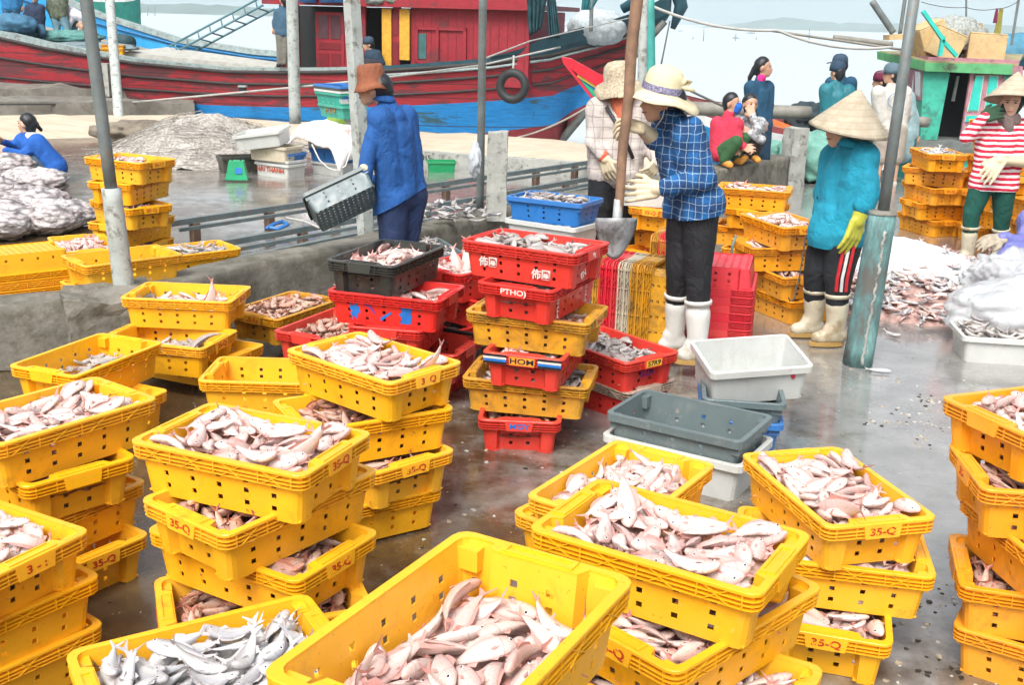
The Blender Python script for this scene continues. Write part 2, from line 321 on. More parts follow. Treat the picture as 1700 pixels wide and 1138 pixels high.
HEAPS = {"A": "6,112,-173,-151,150,78,59,19,0 3,114,-127,152,149,76,65,2,-8 0,112,258,-72,140,54,54,50,42 3,113,181,144,138,20,7,87,-45 7,91,-180,42,134,83,-56,-6,-3 4,99,169,-34,133,23,-25,62,-70 5,113,-170,132,133,32,-95,4,6 0,101,-237,3,132,34,40,69,50 2,101,-201,97,132,93,23,19,21 5,102,148,65,130,43,70,-50,-26 5,113,-106,-51,123,78,-55,9,28 2,93,-255,-61,122,39,-44,-59,55 6,106,-249,-144,122,64,-72,18,18 7,102,19,57,122,55,-2,35,-76 0,102,99,-145,121,68,-70,-3,-23 5,86,-62,-106,121,61,75,25,8 0,88,78,-70,120,57,-78,24,-7 7,108,-150,10,119,30,-85,-41,13 0,104,35,-120,119,10,-17,79,58 4,107,147,-75,118,21,-24,-57,76 1,90,-27,26,118,69,49,-23,-47 1,114,173,-150,116,26,7,92,29 1,92,-132,77,115,36,85,21,33 5,98,-7,-102,115,8,-31,85,41 5,104,-28,-158,114,10,-4,-99,-11 7,108,6,153,113,90,21,37,-12 4,105,98,124,112,45,-26,-82,23 5,93,260,-45,112,65,34,-33,-60 7,89,53,18,112,65,39,42,51 3,100,-76,145,110,16,3,79,60 2,100,-237,131,110,70,-66,23,11 0,101,-47,-40,110,63,-12,-40,65 3,88,182,72,110,27,75,-51,-32 5,112,121,9,109,89,-33,7,-30 0,87,59,141,108,69,-8,-59,41 2,109,-253,-2,106,44,46,-56,-53 4,109,113,60,106,24,-87,42,12 2,112,-178,-75,105,27,95,11,7 1,85,228,68,105,68,67,-9,27 3,107,-101,7,104,15,40,-78,-46 1,91,-203,2,103,39,49,-65,-43 6,89,-69,99,103,2,-13,-66,74 2,109,-141,-107,100,11,-5,36,-93 5,85,-258,100,99,51,44,59,45 4,95,59,100,98,15,49,27,81 6,109,206,123,98,93,9,-25,26 6,112,231,-23,94,66,-27,-31,-63 7,101,3,92,94,30,66,-32,-61 3,111,217,-119,93,48,86,-15,3 7,86,6,-53,92,69,57,-21,-40 0,89,207,-159,85,4,-1,100,-8 2,100,255,93,84,49,-52,43,-55 4,112,-183,-130,83,18,-9,-53,82 4,113,-121,141,82,22,-6,-83,52 2,113,174,148,79,7,19,23,-95 2,101,18,122,77,74,57,-12,-34 2,112,-200,148,76,32,94,1,-6 2,101,96,131,70,58,-3,64,-50 1,104,-33,-124,68,18,-23,-49,82 7,100,-95,-138,66,9,25,93,26 3,87,-241,-140,65,84,43,-17,-28 1,112,250,42,64,54,17,42,71 3,110,-246,84,62,6,89,46,6 7,95,117,-147,61,4,5,-36,-93 6,108,260,-101,61,58,1,22,-78 1,112,-226,25,58,74,47,32,37 2,113,207,-109,54,28,83,41,25 3,90,-181,-134,53,78,-57,-21,13 1,99,-58,106,45,36,-33,58,-65 1,93,236,116,41,50,72,24,41 2,107,-174,103,40,17,-39,-68,60 6,103,70,155,34,15,4,-99,-3 4,106,-85,-153,32,1,-14,13,-98 0,97,-142,148,28,86,48,-13,9 6,106,219,46,25,93,35,-3,-7 6,91,159,140,25,93,-19,-18,26 5,112,31,-118,23,86,47,17,11 2,102,138,-135,20,78,58,12,19 3,88,-237,107,19,22,-59,-72,28 0,99,-63,123,17,25,-34,64,-64 4,92,-267,105,17,32,68,-60,-28 6,112,-255,-21,16,53,-50,40,-55 1,91,223,151,15,24,1,65,72 6,100,246,-38,14,55,-66,-43,27 6,103,-231,-120,14,67,-65,-15,33 2,102,-136,-128,14,16,-11,81,-55 5,88,51,-145,13,80,56,12,17 0,108,57,113,13,22,25,74,58 2,89,242,-121,12,51,-72,-39,26", "B": "3,102,244,58,141,12,-39,69,-59 7,90,235,-117,139,41,51,-54,-53 5,104,197,-39,134,24,-51,64,-53 4,94,-239,131,132,24,-26,60,-72 0,89,45,134,132,21,23,-59,-74 6,106,-66,21,129,32,-28,63,-65 7,89,-132,106,128,6,19,19,-96 0,112,71,-102,128,29,-28,-59,70 3,109,31,-8,127,68,66,-33,-7 3,107,-69,-114,122,15,10,70,69 0,99,-190,-119,122,50,76,35,21 3,101,211,-108,120,76,-20,-11,61 4,108,162,124,120,59,78,-11,-20 1,101,-56,95,119,27,25,-57,-74 2,114,144,-22,119,58,-56,47,-36 7,101,-197,100,119,33,53,-74,-27 5,92,-83,-59,117,52,85,-6,-8 6,89,13,61,117,68,-72,5,-12 4,86,-230,-32,116,62,-52,32,-49 2,99,7,150,113,90,-34,26,-12 1,88,54,88,111,20,3,77,60 7,112,75,-154,110,28,7,-91,-29 6,100,141,-116,109,62,-61,34,-36 5,110,-267,93,107,68,12,-19,-69 3,98,-253,-102,107,41,63,40,52 0,95,-77,160,107,19,-4,-98,-8 5,103,194,48,106,38,62,-41,-54 5,88,174,2,106,52,-37,-65,41 5,95,-99,-13,106,52,-84,-17,-1 2,106,-118,17,106,38,-88,-18,20 0,91,-234,103,105,26,-63,64,-35 1,94,17,-126,103,0,-42,-65,-64 5,98,-194,-88,103,7,-44,75,-50 4,88,39,4,102,60,-29,36,-66 1,99,1,-23,102,54,-58,29,-54 2,113,-128,70,102,15,-27,71,-63 6,108,254,-89,98,42,-56,-57,43 0,107,245,-19,97,44,-34,75,-36 0,94,116,-6,97,7,-24,85,-47 7,91,-258,-72,96,66,-23,-49,52 3,87,85,141,95,48,83,-19,-20 0,113,138,-62,95,1,15,66,74 0,111,-214,8,94,6,58,-75,-31 3,99,248,119,91,60,45,1,66 4,105,168,121,89,32,-23,-78,48 0,85,236,38,88,27,-31,-75,52 7,114,-171,-6,87,53,38,-71,-26 3,93,-205,-146,83,7,-13,53,84 1,92,-120,-137,83,87,38,0,32 2,103,-3,-109,82,66,-56,-26,43 6,108,151,58,81,42,-84,32,14 4,103,79,1,81,15,-25,86,-42 7,112,-111,143,81,77,37,49,-17 4,113,-247,32,80,28,-73,-58,22 6,110,-133,-78,80,23,-56,57,-55 7,106,197,-143,77,56,83,-3,2 2,86,-49,136,76,90,26,20,29 7,88,257,154,73,66,16,70,-22 1,89,157,147,71,50,86,-2,-5 6,101,-83,-145,68,85,-39,-31,-19 1,103,50,155,65,1,-99,-7,8 5,105,264,-98,65,74,24,4,63 5,90,-263,109,64,58,14,-27,-75 6,106,-211,-67,61,93,35,-5,13 4,101,51,-136,61,2,-1,65,-76 6,111,-219,-111,60,97,2,-12,19 2,104,212,-126,58,42,75,22,46 1,105,-12,-120,52,59,-8,-54,60 5,98,-59,-96,49,59,-56,-42,39 3,93,257,53,49,33,65,62,30 7,89,-251,-15,48,55,52,48,44 4,105,198,135,46,2,-5,-78,63 7,108,-151,-115,39,73,59,24,25 2,109,-209,146,33,5,27,37,-89 0,93,15,157,26,100,-3,8,3 6,105,121,111,25,68,26,-25,-64 4,90,-128,154,25,9,14,96,23 5,106,226,-102,19,11,31,77,54 6,113,91,-144,18,84,-54,3,1 2,92,-247,-92,17,80,45,18,34 7,94,220,3,17,85,-53,-1,1 0,90,-129,-110,17,12,30,-71,-62 5,104,183,115,17,16,32,70,62 1,109,248,91,17,64,43,-35,-53 2,101,-263,-18,16,60,-32,44,-59 7,94,266,-62,16,61,37,-34,-61 3,112,-200,112,14,15,14,-65,-73 1,109,-64,-132,13,60,77,17,14 1,93,-209,-129,12,18,19,-77,-58", "C": "6,108,67,-148,127,83,55,9,-5 7,94,-178,120,127,46,-25,31,-79 7,112,197,150,127,2,1,33,-94 6,93,52,-18,127,39,10,49,78 2,112,-220,150,122,95,12,-15,23 5,106,135,2,122,58,-80,17,3 2,94,68,-71,121,99,10,9,1 4,93,-259,30,120,40,47,71,34 6,94,-99,138,119,14,-17,65,-73 0,91,-204,0,118,40,-78,43,-21 6,100,-168,27,115,78,33,-36,-39 7,95,222,-77,115,50,66,42,37 4,113,219,34,112,44,-57,-52,46 0,104,77,112,111,48,30,81,13 0,100,-188,-114,108,9,1,-98,19 2,113,-235,87,107,62,-73,12,26 4,110,36,104,106,80,31,-22,-47 4,99,165,-105,106,61,-52,-49,33 7,110,-114,28,106,21,-16,-78,-57 2,88,-23,-29,105,30,-32,44,-78 4,107,255,89,104,72,47,-39,32 7,92,-73,109,104,73,68,0,3 7,101,4,-50,103,19,-10,48,-85 1,107,-119,76,103,33,-94,6,2 5,85,-122,-77,103,37,42,73,38 0,90,-235,-79,102,43,0,-53,73 0,99,-211,-21,99,62,-78,6,7 7,112,229,-155,99,91,-8,-39,-12 2,97,176,110,99,68,-48,12,-54 4,99,-7,40,98,84,37,23,32 7,91,104,-50,97,16,-5,83,-53 2,93,95,152,97,25,-97,-1,-6 5,109,25,-101,96,3,-7,75,65 2,89,155,65,95,75,44,-41,-28 5,93,-230,-134,95,41,-74,-2,53 7,95,83,65,94,66,-40,16,-62 2,103,-260,-85,94,70,14,-28,-64 3,107,-74,-43,94,42,59,54,42 0,87,-25,79,94,2,96,4,-27 2,98,-53,151,93,96,-17,-16,-18 0,111,200,-65,92,10,3,-89,45 6,98,-59,-147,91,4,2,-88,48 0,111,-188,143,87,11,-5,80,58 0,112,262,22,87,21,65,-73,-1 5,104,-153,-147,86,10,-3,49,-87 1,104,114,126,86,29,-37,-17,87 1,95,-132,14,85,41,35,69,48 3,112,250,-134,84,62,-38,-69,-3 2,107,-155,-88,83,81,-55,20,0 1,101,122,40,82,26,-52,-52,63 0,110,-252,78,77,35,-62,-49,50 5,101,202,-108,75,7,-9,97,-20 1,88,4,143,69,36,-91,17,-14 4,105,41,-114,63,75,39,51,17 7,109,237,-33,61,36,14,-53,76 7,110,228,139,56,26,-18,73,61 3,88,162,137,54,19,40,-49,-75 4,88,229,-86,54,30,-16,-74,58 6,113,-50,-111,52,43,-77,41,-24 1,113,101,-116,52,80,36,36,30 6,92,-264,-87,50,4,-72,66,-23 7,109,-250,66,46,39,58,-66,-25 1,109,-115,-95,44,21,-55,-67,46 7,103,143,-134,43,49,17,78,35 5,88,105,130,43,31,-74,-33,49 7,108,-130,136,41,61,-77,-9,16 3,100,-207,-146,35,47,88,-5,4 7,90,-46,145,32,4,-7,-72,-69 7,103,204,-125,23,10,45,70,55 3,103,-211,144,22,0,0,93,-36 0,112,240,-83,22,18,41,72,53 0,113,29,-93,20,84,51,-4,-17 6,102,256,39,20,52,-55,-24,61 1,104,226,-4,19,17,-12,-61,77 2,101,-225,-44,18,28,-37,-58,67 1,92,-178,-121,17,44,-25,-43,75 0,108,-143,-104,16,26,42,75,44 4,101,213,145,15,4,-20,-76,61 4,107,-235,-113,14,64,63,-30,-32 6,86,-65,-135,14,13,-32,-58,74 6,103,31,-143,13,61,-78,9,-10 4,89,27,155,13,67,-74,-1,-6 0,94,-262,67,12,37,49,-61,-50 2,87,170,-104,12,45,-35,62,-54", "D": "0,105,41,-91,36,25,11,56,78 7,101,-169,-63,32,58,70,-32,-28 5,109,8,29,29,60,75,-22,-19 3,90,43,108,26,0,-5,-63,-78 7,103,-56,-135,24,75,65,-2,-13 2,93,20,-139,19,51,79,-30,-17 5,114,16,-20,18,2,-2,-84,-54 0,107,90,145,18,59,-79,9,-15 2,85,170,-120,17,11,21,81,53 0,100,-218,-130,16,28,-27,-74,55 1,109,-139,98,16,36,30,-65,-60 4,113,96,-138,15,15,12,67,72 0,110,182,116,14,31,22,63,68 2,106,-82,-83,14,11,-1,77,-63 3,108,223,-84,14,58,66,42,24 4,98,-152,-40,13,8,5,66,74 7,106,-141,19,13,68,72,9,9 3,93,-28,143,13,62,77,3,-13 4,95,-223,81,13,69,-67,24,-14 7,97,-254,2,13,38,54,-53,-53 1,100,115,75,13,1,-6,78,62 4,101,265,69,13,45,-56,56,-42 2,105,142,-65,13,62,-78,-5,4 3,94,161,-11,12,10,13,-66,-73 4,91,-66,1,12,16,17,-66,-71 0,96,-188,141,12,11,-12,78,-61 0,94,-89,-149,12,62,-77,13,-5 6,97,114,25,12,62,-78,4,-4 5,88,27,53,11,65,58,-32,-37 4,85,-80,105,11,45,-63,-47,42 0,89,-49,59,11,26,-27,73,-56 3,86,-202,-85,11,57,71,-33,-24 5,87,219,12,11,23,-32,-71,59"}
VISIBLE = [0,2,3,4,5,6,8,11,12,13,16,17,19,20,21,22,23,28,29,30,31,32,33,35,37,38,39,40,43,84,85,86,89,90,91,92,93,94,97,98,100,101,102,105,106,108,113,115,116,119,120,122,125,130,133,138,173,174,175,176,177,178,179,180,181,182,183,184,185,186,187,188,189,190,191,192,193,196,197,198,199,201,202,203,204,205,206,208,209,211,212,215,222,263,269,271,272,276,280,286,287,288,289,299,308,310,356,358,435,436,439,443,445,449,453,458,459,472,476,519,520,521,522,523,525,526,527,528,529,531,532,533,534,536,537,539,540,541,542,543,544,545,547,548,550,551,555,630,699,700,702,706,729,730,733,789,792,799,801,810,821,882,885,890,893,969,977,983,1048,1049,1050,1051,1053,1054,1056,1057,1058,1059,1060,1061,1062,1063,1064,1066,1067,1068,1069,1071,1072,1073,1074,1076,1077,1079,1087,1147,1152,1161,1166,1179,1227,1230,1233,1240,1241,1311,1313,1316,1325,1334,1339,1345,1352,1399,1400,1401,1402,1403,1405,1407,1408,1409,1412,1415,1416,1417,1419,1420,1421,1427,1430,1492,1496,1506,1507,1525,1575,1661,1662,1664,1666,1667,1668,1670,1671,1673,1674,1676,1677,1679,1680,1681,1684,1685,1689,1692,1694,1700,1834,1835,1836,1838,1846,1853,1925,1957,2622,2623,2706,2709,2907,2909,2911,3087,3413,3498,3501,3502,3587,6410,6412,6413,6414,6415,6416,6417,6418,6419,6420,7742]
# ---------------------------------------------------------------- crates
CH = .168
def outline(hl, hw, r, rec=0.0, cl=(), cs=(), hh=.0082, pm=.105):
    """Closed plan outline, counter-clockwise, always the same number of points for the same cl and cs; also the list of segments that may carry holes."""
    P = []; hole = []
    def arc(cx, cy, a0):
        for k in range(4):
            a = a0+k*pi/6; P.append((cx+r*cos(a), cy+r*sin(a)))
    def longside(sg):
        for c in (cl if sg < 0 else tuple(-q for q in cl[::-1])) if cl else ():
            x = c*hl
            if sg < 0: hole.append(len(P)); P.append((x-hh, -hw)); P.append((x+hh, -hw))
            else: hole.append(len(P)); P.append((-c*hl*-1+hh, hw)); P.append((-c*hl*-1-hh, hw))
    def shortside(sg):
        q = [(hl*sg, -pm*sg), ((hl-rec)*sg, -(pm-.012)*sg)]
        for p in q: P.append(p)
        for c in cs:
            hole.append(len(P)); P.append(((hl-rec)*sg, (c-hh)*sg)); P.append(((hl-rec)*sg, (c+hh)*sg))
        P.append(((hl-rec)*sg, (pm-.012)*sg)); P.append((hl*sg, pm*sg))
    for c in cl: hole.append(len(P)); P += [(c*hl-hh, -hw), (c*hl+hh, -hw)]
    arc(hl-r, -hw+r, -pi/2); shortside(1); arc(hl-r, hw-r, 0)
    for c in cl: hole.append(len(P)); P += [(-c*hl+hh, hw), (-c*hl-hh, hw)]
    arc(-hl+r, hw-r, pi/2); shortside(-1); arc(-hl+r, -hw+r, pi)
    return P, hole
def ring_slab(mb, O, I, z0, z1, m, cham=0.0):
    n = len(O); V = [(x, y, z0) for x, y in O]+[(x, y, z1-cham) for x, y in O]+[(x, y, z1) for x, y in I]+[(x, y, z0) for x, y in I]
    F = []
    if cham:
        c = [(x*(1-cham*2.5), y*(1-cham*2.5), z1) for x, y in O]; V += c
    for k in range(n):
        j = (k+1) % n
        F.append((k, j, n+j, n+k))
        if cham: F.append((n+k, n+j, 4*n+j, 4*n+k)); F.append((4*n+k, 4*n+j, 2*n+j, 2*n+k))
        else: F.append((n+k, n+j, 2*n+j, 2*n+k))
        F.append((2*n+k, 2*n+j, 3*n+j, 3*n+k)); F.append((3*n+k, 3*n+j, j, k))
    mb.raw(V, F, m)
def crate_meshes(m, fins=3, rec=.028, H=CH, cl=(-.68, -.34, 0, .34, .68), cs=(-.04, .04), rows=(.038, .078, .112), rim=(.305, .195), top=(.288, .178), bot=(.268, .161), floorhole=True, hh=.0082, ledge=True):
    body = MB(); pm = .105*rim[1]/.195
    def hlw(z, off): t = z/H; return bot[0]+(top[0]-bot[0])*t-off, bot[1]+(top[1]-bot[1])*t-off
    zs = [0.0]; hrow = []
    for r_ in rows: hrow.append(len(zs)); zs += [r_-hh, r_+hh]
    zs.append(H-.004)
    V = []; nz = len(zs)
    ho = None
    for off in (0, .004):
        for z in zs:
            a, b = hlw(z, off); P, ho = outline(a, b, .028, rec, cl, cs, hh, pm)
            V += [(x, y, z) for x, y in P]
    n = len(P); F = []
    hs = set(); 
    for i in hrow:
        for k in ho: hs.add((i, k))
    for i in range(nz-1):
        for k in range(n):
            j = (k+1) % n; a, b, c, d = i*n+k, i*n+j, (i+1)*n+j, (i+1)*n+k; o = nz*n
            if (i, k) in hs:
                F += [(a, b, b+o, a+o), (d, d+o, c+o, c), (a, a+o, d+o, d), (b, c, c+o, b+o)]
            else:
                F.append((a, b, c, d)); F.append((o+d, o+c, o+b, o+a))
    body.raw(V, F, m, False)
    # floor with drain slots
    a, b = bot[0]-.004, bot[1]-.004
    xs = [-a+rec]; ys = [-b]
    if floorhole:
        for i in range(12): x = (-a+rec)+(2*(a-rec))*(i+.5)/12; xs += [x-.008, x+.008]
        for i in range(7): y = -b+2*b*(i+.5)/7; ys += [y-.009, y+.009]
    xs.append(a-rec); ys.append(b)
    fv = [(x, y, z) for z in (.004, .008) for y in ys for x in xs]; ff = []; nx, ny = len(xs), len(ys); o = nx*ny
    for j in range(ny-1):
        for i in range(nx-1):
            q = (j*nx+i, j*nx+i+1, (j+1)*nx+i+1, (j+1)*nx+i)
            if floorhole and i % 2 == 1 and j % 2 == 1:
                ff += [(q[0], q[0]+o, q[1]+o, q[1]), (q[1], q[1]+o, q[2]+o, q[2]), (q[2], q[2]+o, q[3]+o, q[3]), (q[3], q[3]+o, q[0]+o, q[0])]
            else: ff.append(q[::-1]); ff.append(tuple(k+o for k in q))
    body.raw(fv, ff, m)
    for s in (-1, 1):
        for t in (-1, 1):
            body.bb(s*(a-rec), s*(a+.002), t*(pm-.012), t*b, .0045, .0085, m)
            if ledge: body.bb(s*(top[0]-.034), s*(top[0]-.002), t*(top[1]-.052), t*(top[1]-.002), H-.06, H-.014, m)
    rimb = MB()
    R0, _ = outline(rim[0], rim[1], .034, 0, cl, cs, hh, pm); I0, _ = outline(top[0]-.004, top[1]-.004, .028, rec, cl, cs, hh, pm)
    ring_slab(rimb, R0, I0, H-.009, H, m, .0022)
    B0, _ = outline(top[0]+.0015, top[1]+.0015, .029, 0, cl, cs, hh, pm)
    if fins:
        B1, _ = outline(top[0]-.002, top[1]-.002, .028, 0, cl, cs, hh, pm)
        ring_slab(rimb, B0, B1, H-.047, H-.0095, m)
        for k in range(fins):
            z = H-.0215-k*.0118; R1, _ = outline(rim[0]-.001-k*.001, rim[1]-.001-k*.001, .033, 0, cl, cs, hh, pm)
            ring_slab(rimb, R1, B0, z-.0028, z, m)
        for s in (-1, 1):
            for x in (-.86, -.5, 0, .5, .86):
                rimb.bb(x*rim[0]-.0014, x*rim[0]+.0014, s*top[1], s*(rim[1]-.002), H-.045, H-.008, m)
            for y in (-.8, -.45, .45, .8):
                rimb.bb(s*top[0], s*(rim[0]-.002), y*rim[1]-.0014, y*rim[1]+.0014, H-.045, H-.008, m)
            for x0 in (-.7, -.25, .2, .65):
                for d in (-1, 1):
                    rimb.bar((x0*rim[0]-.03*d, s*(rim[1]-.007), H-.045), (x0*rim[0]+.03*d, s*(rim[1]-.007), H-.009), .012, .0022, m, up=(d*.7, 0, .7))
            # plate with the crate's number
            rimb.hexa([(s*top[0], -.066, H-.006), (s*(rim[0]+.0004), -.066, H-.006), (s*(rim[0]+.0004), .066, H-.006), (s*top[0], .066, H-.006),
                       (s*top[0], -.058, H-.05), (s*(rim[0]+.002), -.058, H-.05), (s*(rim[0]+.002), .058, H-.05), (s*top[0], .058, H-.05)][::(1 if s < 0 else 1)], m)
    else:
        R1, _ = outline(rim[0]-.003, rim[1]-.003, .031, 0, cl, cs, hh, pm)
        ring_slab(rimb, R0, R1, H-.030, H-.0092, m)
    if rec:
        for s in (-1, 1):   # grip slot frame on the short ends
            x0 = top[0]-rec+.001
            rimb.bb(s*x0, s*(x0+.006), -.07, .07, H-.0005, H+.004, m); rimb.bb(s*(x0+.028), s*(x0+.036), -.07, .07, H-.0005, H+.004, m)
            rimb.bb(s*x0, s*(x0+.036), -.078, -.068, H-.0005, H+.0038, m); rimb.bb(s*x0, s*(x0+.036), .068, .078, H-.0005, H+.0038, m)
    return body, rimb
FIN = crate_meshes(YEL); TUB = crate_meshes(GRY, fins=0, rec=0, cl=(-.45, 0, .45), cs=(-.05, .05), hh=.008, floorhole=True, ledge=True)
SOL = crate_meshes(WHT, fins=0, rec=0, cl=(), cs=(), rows=(), floorhole=False, ledge=False)
def two(mbs, nm):
    ms = [mb.mesh(nm) for mb in mbs]
    for me in ms:
        me.materials.clear(); me.materials.append(None)
    return ms
KIND = {'fin': two(FIN, 'ribbed_crate'), 'tub': two(TUB, 'plain_tub'), 'solid': two(SOL, 'solid_tub')}
for ms in KIND.values():
    for me in ms:
        for p in me.polygons: p.material_index = 0
COL = dict(o=ORG, y=YEL, d=DYE, r=RED, k=BLK, b=BLU, w=WHT, c=CRM, g=GRY, t=TEA, n=GRN, m=MAG)
PARTS_CRATE = []
def crate(kind, col, loc, yaw, label, group='fish crates on the quay', scale=(1, 1, 1), rot=None, lettering='35-Q', lm=None, name='fish_crate', stain=None):
    t = thing(name, label, 'crate', loc, yaw, group); t.scale = scale
    if rot is not None: t.rotation_euler = rot
    for nm, me in zip(('crate_body', 'rim'), KIND[kind]):
        o = bpy.data.objects.new(nm, me); C.objects.link(o); o.parent = t
        o.material_slots[0].link = 'OBJECT'; o.material_slots[0].material = COL[col]
    if lettering:
        for s in (1, -1):
            z = CH-.028 if kind == 'fin' else .1; x = .3069 if kind == 'fin' else .288
            text('lettering', lettering, .034, lm or INK, t, (s*x, 0, z), (pi/2, 0, pi/2*s), sx=1.25)
    return t
FILL = []   # (crate matrix, template, fish kind, lift, key)
def wr(t, s, size, m, side, x, z, sx=1., tilt=0.):
    """Hand-painted writing on a crate side: side = 'l' (long, -y), 'L' (long, +y), 's' (short, +x), 'S' (short, -x)."""
    d = {'l': ((x, -.1765-.004, z), (pi/2, tilt, 0)), 'L': ((-x, .1805, z), (pi/2, tilt, pi)), 's': ((.2925, x, z), (pi/2, tilt, pi/2)), 'S': ((-.2925, -x, z), (pi/2, tilt, -pi/2))}[side]
    return text('lettering', s, size, m, t, d[0], d[1], sx=sx)
